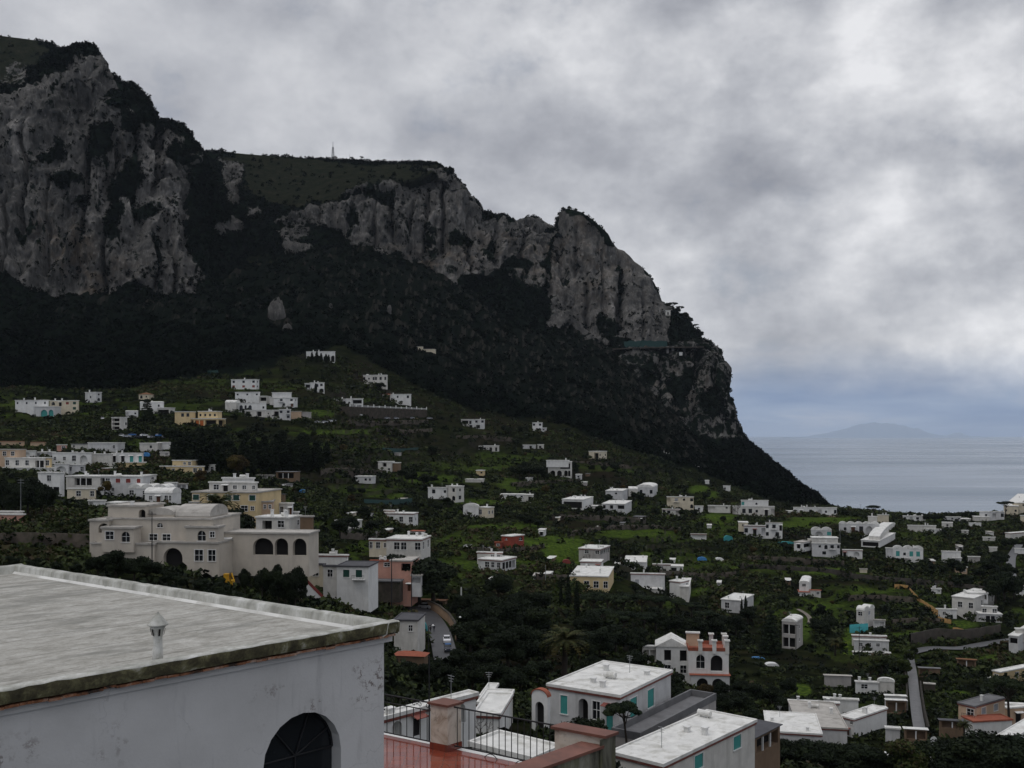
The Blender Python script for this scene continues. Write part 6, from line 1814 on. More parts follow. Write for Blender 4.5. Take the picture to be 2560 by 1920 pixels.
def tree(label, kind, u, vb, hp, group=None, wide=1.0, Y=None, cat=None, loc=None):
    sh = SHAPE.get(kind, kind)
    var = int((u * 7 + vb * 3) % 4) if kind in ('oak', 'cypress', 'pine', 'round', 'russet', 'bush', 'olive') else 0
    key = (kind, var)
    if Y is None:
        Y = hit(u, vb)
        p = P(np.array(float(u)), np.array(float(vb)), np.array(Y))
    else:        # stands on the ground at that distance, its top where the photograph shows it
        p = at(u, vb, Y)
        hp = hp + (VE - (p[2] - ZC) / Y * F) - vb
    if loc is not None:
        p = np.array(loc, float)
    nm, leaf = KIND[kind]
    root = empty(nm, p, label, cat or {'tree': 'tree', 'shrub': 'shrub', 'bush': 'bush'}.get(nm, nm.replace('_', ' ')), group, rz=float((u * 0.37 + vb * 0.11) % 6.28))
    if key not in PROTO:
        H, tb, Q, T = tree_mesh(sh, 11 + var * 5 + len(kind))
        a = tb.build('trunk', 'bark' if kind != 'bare' else 'pale_bark', root, smooth=True)
        c = None
        if Q is not None:
            c = link_mesh('fronds' if kind == 'palm' else 'crown', Q.reshape(-1, 3), np.arange(len(Q) * 4).reshape(-1, 4), leaf, root, attrs={'tint': np.repeat(T, 4)})
        PROTO[key] = (H, a, c)
    else:
        H, a, c = PROTO[key]
        for o in (a, c):
            if o is None: continue
            k = o.copy(); COL.objects.link(k); k.parent = root
    s = hp * (p[1] if loc is not None else Y) / F / H
    root.scale = (s * wide, s * wide, s)
    return root


def trees(label, kind, items, group, wide=1.0, Y=None):
    for it in items:
        tree(label, kind, it[0], it[1], it[2], group, wide * (it[3] if len(it) > 3 else 1.0), Y)


trees('dark evergreen tree crowded behind the near roof in front of the greyish palazzo', 'oak',
      [(30, 1500, 115), (85, 1490, 100), (140, 1500, 100), (190, 1500, 95), (245, 1500, 118), (290, 1500, 135), (335, 1500, 118), (372, 1505, 112), (415, 1515, 96), (455, 1520, 86), (505, 1525, 84), (550, 1530, 80), (600, 1540, 66)], 'evergreens in front of the greyish palazzo', 1.1, 158)
trees('dark tall tree of the clump at the left edge below the tall white house', 'oak', [(8, 1294, 108), (38, 1296, 96), (70, 1292, 110), (104, 1294, 92), (-20, 1296, 100)], 'dark clump at the left edge', 0.9)
trees('light green citrus tree in the garden left of the greyish palazzo', 'round', [(165, 1345, 36), (185, 1352, 34), (205, 1340, 40), (222, 1352, 36), (150, 1330, 34), (180, 1325, 30), (140, 1355, 38), (110, 1352, 34), (80, 1350, 36), (205, 1318, 30)], 'citrus garden', 1.2)
cy = []
for i, u in enumerate(np.linspace(436, 812, 40)):
    top = np.interp(u, [436, 520, 560, 640, 700, 760, 812], [88, 96, 70, 78, 84, 78, 66])
    cy.append((float(u + 5 * math.sin(i * 2.3)), float(np.interp(u, [436, 560, 812], [1162, 1178, 1172]) + (i % 3) * 9 - 12), float(top * (0.78 + 0.22 * ((i * 37) % 10) / 10)), 1.5 + 0.6 * ((i * 13) % 7) / 7))
trees('slim dark cypress packed in the black wood above the yellow palazzo', 'cypress', cy, 'cypress wood')
trees('dark broad tree mixed into the cypress wood', 'oak', [(455, 1130, 60), (500, 1120, 56), (545, 1110, 50), (610, 1112, 44), (700, 1110, 40), (760, 1120, 44), (480, 1158, 56), (560, 1140, 56), (640, 1150, 56), (740, 1150, 52), (425, 1110, 50)], 'broad trees in the cypress wood', 1.1)
tree('big russet brown tree at the foot of the cypress wood', 'russet', 594, 1192, 62, wide=1.15)
tree('small russet bush above the long white house', 'russet', 262, 1238, 40, wide=1.0)
tree('russet bush left of the yellow palazzo', 'russet', 500, 1215, 44)
tree('tall dark fir standing before the stepped white villa', 'fir', 368, 1052, 60, wide=1.15)
tree('tall palm with full crown before the yellow palazzo', 'palm', 543, 1300, 92, wide=1.1, Y=240)
tree('dark leafy tree in the court of the yellow palazzo', 'oak', 588, 1308, 52, wide=0.9, Y=236)
trees('dark garden tree around the palazzo arcade', 'oak', [(612, 1436, 22), (655, 1440, 34), (697, 1438, 40), (738, 1440, 36), (716, 1446, 28)], 'trees at the arcade', 0.55, 184)
trees('dark slim cypress before the highest white villa', 'cypress', [(780, 906, 26, 1.6), (792, 908, 30, 1.6), (803, 908, 26, 1.6), (815, 908, 24, 1.6), (822, 906, 20, 1.6)], 'cypresses at the highest villa')
tree('slim dark cypress at the door of the small white house', 'cypress', 789, 986, 28, wide=1.5)
tree('dark round tree hiding the lower part of the square white villa', 'oak', 952, 975, 22, wide=1.6)
trees('broad black crowned tree behind the pink house', 'oak', [(1000, 1448, 74), (1045, 1452, 80), (1082, 1450, 62), (968, 1440, 54)], 'trees behind the pink house', 1.35, 270)
tree('large round black green tree below the veranda house', 'oak', 1245, 1506, 84, wide=1.15)
trees('black green evergreen of the dense grove beside the street', 'oak',
      [(1160, 1545, 70), (1180, 1590, 86), (1215, 1560, 80), (1175, 1640, 100), (1220, 1640, 110), (1262, 1600, 110), (1300, 1570, 90), (1335, 1600, 100), (1270, 1680, 120), (1320, 1670, 120), (1215, 1710, 100), (1150, 1690, 76), (1345, 1540, 70), (1300, 1530, 60),
       (1360, 1660, 90), (1180, 1740, 90), (1250, 1740, 92), (1120, 1722, 66), (1070, 1720, 70), (1020, 1712, 64), (1300, 1735, 80), (1345, 1720, 80), (1090, 1690, 44)], 'dense grove beside the street', 1.15)
tree('big shaggy palm with yellowing fronds in the dark grove', 'palm', 1408, 1715, 165, wide=1.25)
tree('tall black cypress, middle of three before the yellow bungalow', 'cypress', 1421, 1520, 84, wide=0.8)
tree('short black cypress left of the three before the yellow bungalow', 'cypress', 1402, 1512, 50, wide=0.9)
tree('black cypress standing lower right of the three by the yellow bungalow', 'cypress', 1442, 1545, 94, wide=0.75)
trees('dark spreading pine of the wood below the white cube house', 'pine', [(1480, 1560, 80), (1520, 1545, 64), (1560, 1560, 78), (1605, 1555, 70), (1650, 1560, 72), (1690, 1555, 60), (1730, 1560, 56), (1500, 1600, 80), (1560, 1610, 84), (1770, 1590, 66), (1610, 1600, 70)], 'pine wood below the cube house', 1.25)
trees('black green evergreen under the pines around the gabled house', 'oak', [(1470, 1600, 80), (1500, 1650, 90), (1540, 1640, 90), (1590, 1640, 80), (1450, 1660, 90), (1640, 1580, 70), (1690, 1590, 60), (1740, 1600, 66), (1790, 1600, 70), (1580, 1690, 70), (1630, 1720, 60), (1680, 1745, 70), (1480, 1700, 66), (1840, 1590, 60), (1870, 1560, 50), (1545, 1700, 60)], 'evergreens around the gabled house', 1.2)
tree('tall black tree standing between the small square house and the shaded house', 'fir', 1926, 1635, 120, wide=0.9)
trees('dark leafy tree in the gardens below the battlement house', 'oak', [(1722, 1800, 76), (1700, 1840, 80), (1760, 1830, 80), (1800, 1800, 76), (1850, 1790, 70), (1890, 1760, 60), (1930, 1770, 60), (1830, 1840, 60), (1970, 1740, 50), (1880, 1820, 52), (1690, 1770, 60), (1960, 1790, 50), (1800, 1750, 50), (1850, 1740, 44)], 'gardens below the battlement house', 1.25)
tree('russet shrub under the white pergola of the battlement house', 'russet', 1762, 1765, 60, wide=1.1)
tree('dark spreading pine in front of the villa with turquoise shutters', 'pine', 1566, 1818, 66, wide=0.85, Y=112)
trees('dark garden bush beside the villa with turquoise shutters', 'bush', [(1440, 1800, 22), (1470, 1806, 24), (1495, 1812, 22)], 'bushes beside the turquoise shuttered villa', 1.2, 108)
trees('dark broad tree along the bottom right edge', 'oak', [(1985, 1935, 90), (2030, 1940, 96), (2075, 1935, 80), (2130, 1935, 90), (2180, 1930, 76), (2360, 1930, 84), (2410, 1915, 80), (2460, 1915, 96), (2510, 1920, 100), (2555, 1925, 96), (2010, 1900, 56), (2100, 1895, 50), (1960, 1880, 44), (2480, 1870, 50)], 'trees along the bottom right edge', 1.25, 172)
tree('tall olive green tree before the small white house at the bottom edge', 'olive', 2268, 1945, 118, wide=1.0, Y=168)
trees('pale green shrub at the bottom edge right of the red cornice house', 'round', [(1930, 1930, 40), (1965, 1936, 36), (2000, 1935, 38), (2045, 1938, 36), (1910, 1915, 30)], 'pale shrubs at the bottom edge', 1.5, 150)
tree('large umbrella pine with a bare forked trunk by the vaulted house', 'pine', 2523, 1822, 130, wide=0.95, Y=224)
tree('dark palm like shrub before the peach house', 'palm', 2412, 1846, 54, wide=1.0, Y=212)
tree('small palm on the green slope left of the layered house', 'palm', 2088, 1640, 52, wide=1.2)
trees('dark bushy tree above the small palm', 'oak', [(2040, 1582, 40), (2062, 1588, 36), (2082, 1570, 30)], 'bushes above the small palm', 1.2)
tree('wide round shrub in front of the layered white house', 'olive', 2205, 1682, 48, wide=1.8)
trees('dark climber covered bush beside the paved lane', 'olive', [(2262, 1690, 50), (2272, 1660, 40), (2286, 1640, 30), (2256, 1720, 40)], 'bushes beside the paved lane', 0.9)
trees('tall black tree behind the house with blue awnings', 'oak', [(2488, 1512, 84), (2512, 1508, 90), (2535, 1500, 70), (2470, 1500, 50)], 'tall trees behind the blue awning house', 0.85)
trees('dark tree on the right slope between the skyline and the big vaulted house', 'oak', [(2382, 1430, 38), (2400, 1440, 34), (2492, 1410, 36), (2505, 1420, 40), (2515, 1372, 28), (2535, 1368, 26), (2475, 1440, 50), (2505, 1470, 56), (2525, 1450, 46), (2450, 1450, 36), (2420, 1470, 34), (2390, 1470, 30), (2360, 1440, 30), (2330, 1430, 24), (2270, 1380, 18)], 'trees on the right slope', 1.1)
tree('round crowned pine on the skyline left of the gap to the sea', 'pine', 2184, 1302, 40, wide=1.15)
tree('broad umbrella pine on the skyline near the right edge', 'pine', 2514, 1292, 40, wide=1.2)
trees('low dark bushy tree along the skyline', 'oak', [(2210, 1304, 22), (2318, 1304, 20), (2338, 1304, 20), (2355, 1302, 16), (2412, 1296, 16), (2432, 1294, 16), (2380, 1296, 14), (2110, 1288, 16), (2090, 1284, 14), (2140, 1296, 14), (2160, 1300, 12), (2240, 1306, 10)], 'bushy trees along the skyline', 1.4)
tree('black bare tree with knotted branches before the white house with the upper room', 'bare', 1845, 1294, 46, wide=0.8)
tree('bare grey tree spreading before the grey two storey house', 'bare', 1474, 1408, 30, wide=1.1)
tree('bare tree beside the white and yellow house', 'bare', 1168, 1298, 30, wide=1.0)
tree('bare twiggy shrub beside the low white house under the terrace', 'bare', 1200, 1838, 64, wide=0.6, Y=92)
tree('slim cypress on the left before the small square house', 'cypress', 1854, 1536, 40, wide=0.85)
tree('taller slim cypress on the right before the small square house', 'cypress', 1864, 1538, 50, wide=0.8)
trees('dark tree around the villa with dark red loggias', 'oak', [(1300, 1196, 36), (1322, 1198, 40), (1345, 1200, 40), (1362, 1202, 28), (1285, 1190, 28), (1310, 1176, 26), (1440, 1184, 18), (1480, 1180, 20), (1510, 1182, 22), (1540, 1176, 20)], 'trees around the red loggia villa', 1.1)
trees('dark bush beside the bungalows of the middle slope', 'oak', [(1520, 1260, 28), (1498, 1286, 26), (1586, 1250, 22), (1604, 1254, 24), (1262, 1082, 22), (1275, 1085, 20), (1300, 1080, 16), (1325, 1318, 34), (1345, 1322, 30), (1310, 1312, 28), (1705, 1290, 18), (1735, 1292, 22), (1640, 1290, 20), (1120, 1270, 30), (1095, 1282, 28), (910, 1300, 40), (880, 1330, 44), (930, 1335, 40), (850, 1340, 50), (1005, 1200, 30), (1030, 1210, 36), (1060, 1215, 36), (1085, 1210, 26), (905, 1240, 24), (878, 1238, 26)], 'bushes of the middle slope', 1.2)

# ridge line trees
RD = LAYERS[2]


def ridge_point(layer, u):
    U, V, Pt, rock, moor, N, rr = layer
    j = int(np.argmin(np.abs(U[0] - u)))
    k = max(range(rr - 14, rr + 6), key=lambda i: Pt[i, j, 2] / Pt[i, j, 1] - (ZC / Pt[i, j, 1]))
    return Pt[k, j]


for u, hp, w in ((560, 8, 1.2), (878, 11, 1.2), (905, 13, 1.3), (918, 10, 1.1), (944, 9, 1.2), (960, 10, 1.3), (500, 8, 1.0), (1025, 6, 1.2)):
    q = ridge_point(LAYERS[2], u)
    tree('tiny pine standing on the bare plateau ridge', 'pine', u, 400, hp, 'pines on the plateau ridge', w, loc=q - np.array((0, 0, 1.0)))
for u, hp, w in ((1408, 15, 1.2), (1424, 14, 1.2), (1440, 12, 1.1), (1458, 10, 1.1), (1397, 14, 0.9)):
    q = ridge_point(LAYERS[3], u)
    tree('small dark tree on the top of the rock pinnacle', 'oak', u, 530, hp * .8, 'trees on the pinnacle', w, loc=q - np.array((0, 0, 1.5)))
for u, hp, w in ((1668, 26, 1.1), (1684, 30, 1.1), (1700, 28, 1.1), (1712, 24, 1.1), (1724, 24, 1.0), (1738, 20, 1.0), (1752, 20, 1.0), (1768, 16, 1.0), (1676, 20, 1.2), (1692, 18, 1.2)):
    q = ridge_point(LAYERS[3], u)
    tree('dark pine tree on the steep ridge right of the pinnacle', 'pine' if u in (1684, 1700, 1738) else 'oak', u, 780, hp * .85, 'trees right of the pinnacle', w * 1.15, loc=q - np.array((0, 0, 2.0)))
for u, hp, w in ((1225, 7, 1.0), (1262, 8, 1.2), (1320, 8, 1.2), (1335, 8, 1.2), (1176, 10, 1.0), (1186, 10, 1.0)):
    q = ridge_point(LAYERS[2], u)
    tree('small tree on the broken ridge left of the pinnacle', 'pine', u, 540, hp, 'trees on the broken ridge', w, loc=q - np.array((0, 0, 1.0)))


# ------------------------------------------------------------------ scrub, woods and cliff bushes nobody could count
WOODS = [(-600, 600), (480, 720), (900, 560), (1400, 700), (1860, 1000), (2090, 1262), (2000, 1262), (1900, 1245), (1800, 1205), (1660, 1150), (1540, 1115), (1400, 1060), (1200, 1035), (1080, 985), (960, 925), (860, 870), (740, 890), (620, 915), (540, 930), (450, 950), (300, 975), (100, 970), (-600, 960)]


def keep_off(X, Y, u, v, margin=1.5):
    ok = np.ones(len(X), bool)
    for (c, dl, dr, l1, l2, z) in PADS:
        a = (X - c[0]) * dl[0] + (Y - c[1]) * dl[1]
        b_ = (X - c[0]) * dr[0] + (Y - c[1]) * dr[1]
        ok &= ~((a > -margin - 1.2) & (a < l1 + margin) & (b_ > -margin - 1.2) & (b_ < l2 + margin))
    for nm, mt, wd, line, zz in road_pts:
        near = (np.abs(X - line[:, 0].mean()) < 90) & (np.abs(Y - line[:, 1].mean()) < 90)
        idx = np.nonzero(near)[0]
        if len(idx):
            d = np.hypot(X[idx][:, None] - line[None, :, 0], Y[idx][:, None] - line[None, :, 1]).min(1)
            ok[idx] &= d > wd * 0.5 + 1.6
    return ok


def ground_sample(n, y0, y1, u0=-150, u1=2750, seed=1):
    g = np.random.default_rng(seed)
    u = g.uniform(u0, u1, n); Y = g.uniform(y0, y1, n)
    X = (u - UC) / F * Y
    Z = ground_z(X, Y)
    v = VE - (Z - ZC) / Y * F
    return u, v, X, Y, Z


# trees and huts scattered over the terraces, each on its own plot
def free_spot(u, v, Y, w, h):
    for (a, c, t_, b_, yy) in FOOTPRINTS:
        if u + w > a - 2 and u - w < c + 2 and v > t_ - 2 and v - h < b_ + 2 and yy > Y - 8:
            return False
    return True


g = np.random.default_rng(21)
for nm, kind, n, hp, wide, lab in (('g', 'oak', 50, (14, 30), 1.15, 'small dark evergreen standing by itself on the garden terraces'), ('r', 'russet', 20, (12, 26), 1.1, 'small brown leafed tree standing on the garden terraces'),
                             ('b', 'bare', 30, (12, 26), 0.9, 'small leafless tree standing on the garden terraces'), ('o', 'olive', 26, (12, 24), 1.2, 'small olive green tree standing on the garden terraces')):
    c = 0
    while c < n:
        u, v = g.uniform(-20, 2580), g.uniform(1085, 1560)
        if u < 480 and v < 1160 or (u > 2060 and v < 1320) or (v > 1400 and u < 1120):
            if g.random() < 0.97: continue
        Y = hit(u, v)
        if Y > 720: continue
        h = g.uniform(*hp)
        if in_poly(np.array([u]), np.array([v]), WOODS)[0] or not free_spot(u, v, Y, h * 0.35, h): continue
        p = at(u, v, Y)
        if not keep_off(np.array([p[0]]), np.array([p[1]]), None, None, 1.0)[0]: continue
        tree(lab, kind, u, v, h, lab.replace('small ', '').replace(' tree', ' trees', 1), wide)
        c += 1
c = 0
while c < 36:
    u, v = g.uniform(60, 2540), g.uniform(1100, 1470)
    Y = hit(u, v)
    w = g.uniform(8, 15)
    if Y > 700 or (u < 620 and v > 1200) or not free_spot(u, v, Y, w, 9) or in_poly(np.array([u]), np.array([v]), WOODS)[0]: continue
    house('small pale garden shed low among the terraces', b(u - w / 2, u + w / 2, u + w / 2 + 1, v - g.uniform(4.5, 7.0), v, g.uniform(6, 14), L='d' if g.random() < .5 else '', m=g.choice(['W', 'C', 'G', 'B', 'W']), roof=g.choice(['F', 'E']), rm=g.choice(['w', 'w', 'x', 'g'])), cat='shed', name='shed', group='garden sheds on the terraces')
    c += 1


# bare crags standing out of the wood
def crag(label, u, v, wpx, hpx, Y):
    s = Y / F
    p = at(u, v, Y)
    bm = bmesh.new()
    bmesh.ops.create_icosphere(bm, subdivisions=5, radius=1.0)
    V = np.array([q.co for q in bm.verts]); Fc = np.array([[w.index for w in f.verts] for f in bm.faces])
    bm.free()
    sq = np.stack([V[:, 0] * wpx / 2 * s, V[:, 1] * wpx / 2 * s * 1.2, V[:, 2] * hpx / 2 * s], -1)
    k = u * 0.13
    n = fbm(sq[:, 0] * .09 + k, sq[:, 1] * .09, sq[:, 2] * .03, 5, 8) * 0.28 - np.abs(fbm(sq[:, 0] * .2 + k, sq[:, 1] * .2, sq[:, 2] * .04, 4, 9)) * 0.18
    sq = sq * (1 + n)[:, None]
    o = link_mesh('crag', sq, Fc, 'hillside', smooth=True, attrs={'rock': np.full(len(sq), 0.82), 'grass': np.zeros(len(sq)), 'warm': np.zeros(len(sq))})
    top_z = ZC + (VE - (v - hpx)) / F * Y
    o.location = (p[0], p[1] + wpx * s * .4, top_z - hpx / 2 * s)
    tag(o, label, 'crag')


crag('large pale crag standing alone in the dark wood', 688, 834, 46, 92, 830)
crag('smaller grey crag at the foot of the large pale one', 716, 842, 26, 34, 800)
crag('pale crag in the wood at the left edge', 46, 862, 40, 40, 790)
crag('thin pale crag in the wood below the plateau cliff', 972, 800, 14, 40, 930)
crag('small grey crag low in the wood by the beige ruin', 826, 790, 12, 34, 900)


# scrub on the settled slope
u, v, X, Y, Z = ground_sample(46000, 95, 760, seed=3)
wob = fbm(X * 0.05, Y * 0.05, 0 * X, 3, 5)
fld = soft_ellipses(u, v, FIELDS, wob)
ok = ~in_poly(u, v, WOODS) & (np.random.default_rng(4).random(len(u)) > np.minimum(fld * 1.1, 0.97)) & (v < 2100) & keep_off(X, Y, u, v)
pat = fbm(X * 0.022, Y * 0.022, 0 * X, 4, 77)
ok &= (pat > -0.40) | (np.random.default_rng(6).random(len(u)) < 0.2)
ok &= (v > 1260) | (u < 2050)
pts = np.stack([X, Y, Z + 0.2], -1)[ok]
g = np.random.default_rng(8)
sz = (0.7 + 1.5 * g.random(len(pts)) ** 2) * np.interp(pts[:, 1], [90, 300, 700], [0.8, 1.0, 1.25])
tn = np.clip(0.40 + 0.5 * pat[ok] + 0.22 * g.normal(size=len(pts)), 0, 1)
scatter('scrub', pts, sz, tn, 'shrub_leaves', 26, 0.36, (1, 1, 0.8), seed=2)

# woods on the upper slope
u, v, X, Y, Z = ground_sample(26000, 500, 1250, seed=13)
ok = in_poly(u, v, WOODS) & keep_off(X, Y, u, v, 3)
pts = np.stack([X, Y, Z + 1.5], -1)[ok]
g = np.random.default_rng(9)
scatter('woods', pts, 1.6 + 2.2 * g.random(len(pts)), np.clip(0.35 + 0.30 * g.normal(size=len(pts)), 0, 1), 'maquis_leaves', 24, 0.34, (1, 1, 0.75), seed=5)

# bushes on the cliffs and the headland
PT, SZ = [], []
g = np.random.default_rng(12)
for li, (Ug, Vg, Pt, rock, moor, N, rr) in enumerate(LAYERS):
    m = Pt.shape[0]
    rows_ok = np.zeros(Pt.shape[:2], bool); rows_ok[4:rr + 3] = True
    cell = np.linalg.norm(np.gradient(Pt, axis=0), axis=-1) * np.linalg.norm(np.gradient(Pt, axis=1), axis=-1)
    x, y, z = Pt[..., 0], Pt[..., 1], Pt[..., 2]
    tuft = fbm(x * 0.03, y * 0.03, z * 0.05, 4, 91)
    dens = np.where(rock < 0.42, 0.030 * (1 - 0.93 * moor), np.where(tuft > 0.40, 0.024, 0.0030))
    pick = (g.random(Pt.shape[:2]) < cell * dens) & rows_ok
    if li == 3:
        top = (np.arange(Pt.shape[0])[:, None] > rr - 22) & (Ug > 1395) & (Ug < 1655)
        pick &= ~(top & (g.random(Pt.shape[:2]) < 0.8))
    q = Pt[pick] + N[pick] * 0.8
    PT.append(q); SZ.append(np.where(rock[pick] < 0.42, 1.6 + 2.4 * g.random(len(q)), 1.0 + 1.6 * g.random(len(q))))
PT, SZ = np.concatenate(PT), np.concatenate(SZ)
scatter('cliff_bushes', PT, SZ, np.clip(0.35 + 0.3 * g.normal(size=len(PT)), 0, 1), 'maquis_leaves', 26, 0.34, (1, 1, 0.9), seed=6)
print('SCATTER', len(pts), len(PT))
build_ground()

# ------------------------------------------------------------------ walls, fences and nets that follow the ground
def ground_line(px, step=1.5):
    c = np.array([at(u, v) for u, v in px])
    seg = np.concatenate([[0], np.cumsum(np.linalg.norm(np.diff(c[:, :2], axis=0), axis=1))])
    s = np.arange(0, seg[-1] + step, step).clip(0, seg[-1])
    x, y = np.interp(s, seg, c[:, 0]), np.interp(s, seg, c[:, 1])
    return np.stack([x, y, ground_z(x, y)], -1)


WALL_PLANTS = []


def run_wall(name, label, cat, px, h, thick, mat, group=None, jag=0.0, cap=None, lift=0.0):
    ln = ground_line(px)
    g = np.random.default_rng(abs(int(px[0][0])))
    o0 = ln[0].copy()
    tg = np.gradient(ln[:, :2], axis=0); tg /= np.linalg.norm(tg, axis=1)[:, None] + 1e-9
    nr = np.stack([-tg[:, 1], tg[:, 0], 0 * tg[:, 0]], -1) * thick / 2
    top = np.convolve(np.pad(ln[:, 2], 2, 'edge'), np.ones(5) / 5, 'valid') + h + (g.normal(size=len(ln)) * jag)
    V = []
    for p, n, z in zip(ln - o0, nr, top - o0[2]):
        V += [(p[0] + n[0], p[1] + n[1], p[2] - 2.5 + lift), (p[0] + n[0], p[1] + n[1], z), (p[0] - n[0], p[1] - n[1], z), (p[0] - n[0], p[1] - n[1], p[2] - 2.5 + lift)]
    o = link_mesh(name, np.array(V), grid_faces(len(ln), 4), mat)
    o.location = o0
    tag(o, label, cat, group)
    if name in ('stone_wall', 'terrace_wall') and 'lane' not in label:
        for p, z in zip(ln, top):
            for _ in range(2):
                if g.random() < 0.55:
                    WALL_PLANTS.append((p[0] + g.normal(0, .8), p[1] + g.normal(0, .7), z + g.uniform(-1.6, .3)))
    if cap:
        W = []
        for p, n, z in zip(ln - o0, nr * 1.35, top - o0[2]):
            W += [(p[0] + n[0], p[1] + n[1], z + 0.004), (p[0] + n[0], p[1] + n[1], z + 0.14), (p[0] - n[0], p[1] - n[1], z + 0.14), (p[0] - n[0], p[1] - n[1], z + 0.004)]
        c = link_mesh('coping', np.array(W), grid_faces(len(ln), 4), cap, o)
    return o


run_wall('retaining_wall', 'tall beige retaining wall on the outer side of the street bend', 'wall', [(1143, 1606), (1138, 1580), (1122, 1556), (1098, 1536), (1070, 1522)], 2.2, 0.5, 'brown_plaster', cap='rubble_stone')
run_wall('retaining_wall', 'low grey kerb wall on the inner side of the street', 'wall', [(1062, 1622), (1062, 1596), (1056, 1572), (1046, 1554)], 0.9, 0.35, 'rubble_stone')
run_wall('stone_wall', 'long dark dry stone wall under the two storey cube house', 'wall', [(1850, 1424), (1950, 1428), (2040, 1434), (2130, 1444)], 2.6, 0.6, 'dark_stone', jag=0.12)
run_wall('stone_wall', 'brown garden wall right below the two storey cube house', 'wall', [(1868, 1402), (1960, 1406), (2060, 1412), (2110, 1416)], 2.4, 0.5, 'rubble_stone', jag=0.08)
run_wall('stone_wall', 'dark stone wall above the terraces with the cane fence', 'wall', [(2110, 1446), (2200, 1456), (2300, 1462), (2400, 1472), (2480, 1482)], 2.4, 0.6, 'dark_stone', jag=0.12)
run_wall('stone_wall', 'high dark stone wall behind the junction of the paved lane', 'wall', [(2275, 1612), (2340, 1598), (2420, 1600), (2500, 1588)], 3.6, 0.6, 'dark_stone', jag=0.1)
run_wall('stone_wall', 'dark stone wall along the left edge of the paved lane', 'wall', [(2268, 1790), (2268, 1752), (2267, 1716), (2264, 1690)], 1.3, 0.4, 'dark_stone', jag=0.06)
run_wall('stone_wall', 'dark stone wall along the right edge of the paved lane', 'wall', [(2322, 1830), (2312, 1790), (2306, 1752), (2301, 1716)], 1.4, 0.4, 'dark_stone', jag=0.06)
for lab, px, h in (('terrace wall of grey stone above the wide crop field', [(1420, 1340), (1500, 1326), (1560, 1322), (1640, 1322), (1700, 1328)], 1.8),
                   ('terrace wall of grey stone under the red house', [(1180, 1378), (1250, 1384), (1330, 1378), (1360, 1370)], 1.6),
                   ('terrace wall of grey stone left of the long low white roofs', [(1340, 1448), (1400, 1452), (1440, 1450)], 1.8),
                   ('terrace wall of grey stone right of the long low white roofs', [(1620, 1436), (1700, 1440), (1780, 1446), (1840, 1440)], 2.0),
                   ('terrace wall of grey stone beneath the white bungalow row', [(1380, 1296), (1450, 1298), (1530, 1300), (1600, 1306)], 2.0),
                   ('terrace wall of grey stone under the house with the veranda high up', [(1140, 1098), (1200, 1096), (1280, 1102)], 2.2),
                   ('terrace wall of grey stone below the long arched villa', [(870, 1062), (940, 1064), (1010, 1062), (1070, 1060)], 3.0),
                   ('terrace wall of grey stone below the parked cars', [(940, 1080), (1010, 1084), (1080, 1080)], 2.4),
                   ('terrace wall of grey stone below the red loggia villa', [(1280, 1216), (1360, 1210), (1450, 1206)], 2.2),
                   ('terrace wall of grey stone across the slope under the beige farmhouse', [(1430, 1160), (1500, 1164), (1580, 1172)], 2.0),
                   ('terrace wall of grey stone above the grass with the cane fence', [(2120, 1500), (2200, 1500), (2290, 1506)], 2.0),
                   ('terrace wall of grey stone on the grass right of the tower house', [(2230, 1560), (2300, 1556), (2350, 1560)], 1.8),
                   ('terrace wall of grey stone over the small square cottage', [(800, 1184), (880, 1182), (960, 1186)], 2.2),
                   ('terrace wall of grey stone at the low arched hut', [(850, 1344), (900, 1348), (960, 1340)], 1.8)):
    run_wall('terrace_wall', lab, 'wall', px, h, 0.6, 'rubble_stone', jag=0.12)
run_wall('stone_wall', 'long brown stone wall below the left arcade of the greyish palazzo', 'wall', [(-60, 1374), (60, 1372), (140, 1372), (224, 1376)], 3.2, 0.6, 'rubble_stone', jag=0.05)
run_wall('stone_wall', 'dark garden wall beneath the beige arcade', 'wall', [(560, 1448), (640, 1452), (730, 1450)], 3.0, 0.5, 'dark_stone')
run_wall('cane_fence', 'tan cane fence climbing the terraces, the longest one', 'fence', [(2236, 1470), (2268, 1473), (2300, 1508), (2328, 1525), (2345, 1538)], 1.7, 0.12, 'cane', jag=0.06)
run_wall('cane_fence', 'short tan cane fence at the foot of the staircase house', 'fence', [(2342, 1550), (2360, 1556), (2378, 1560)], 1.5, 0.12, 'cane', jag=0.06)
run_wall('cane_fence', 'short orange tan fence below the staircase house', 'fence', [(2382, 1578), (2396, 1580), (2409, 1584)], 1.5, 0.12, 'cane', jag=0.06)
run_wall('net_fence', 'turquoise net fence below the tower house', 'fence', [(2124, 1584), (2148, 1582), (2170, 1580)], 3.0, 0.08, 'turquoise_net')
run_wall('net_fence', 'dark green net across the terrace left of the long low house', 'fence', [(910, 1262), (970, 1264), (1030, 1258)], 2.4, 0.08, 'dark_green_net')
run_wall('net_fence', 'dark green net on the terraces above the yellow hut', 'fence', [(956, 1128), (1000, 1130), (1046, 1126)], 2.0, 0.08, 'dark_green_net')
run_wall('net_fence', 'dark green net beside the forest at upper left', 'fence', [(518, 936), (545, 934)], 2.4, 0.08, 'dark_green_net')


WP = np.array(WALL_PLANTS)
_g = np.random.default_rng(33)
scatter('scrub', WP, 0.5 + 1.0 * _g.random(len(WP)), np.clip(0.4 + 0.28 * _g.normal(size=len(WP)), 0, 1), 'shrub_leaves', 24, 0.36, (1, 1, 0.85), seed=9)


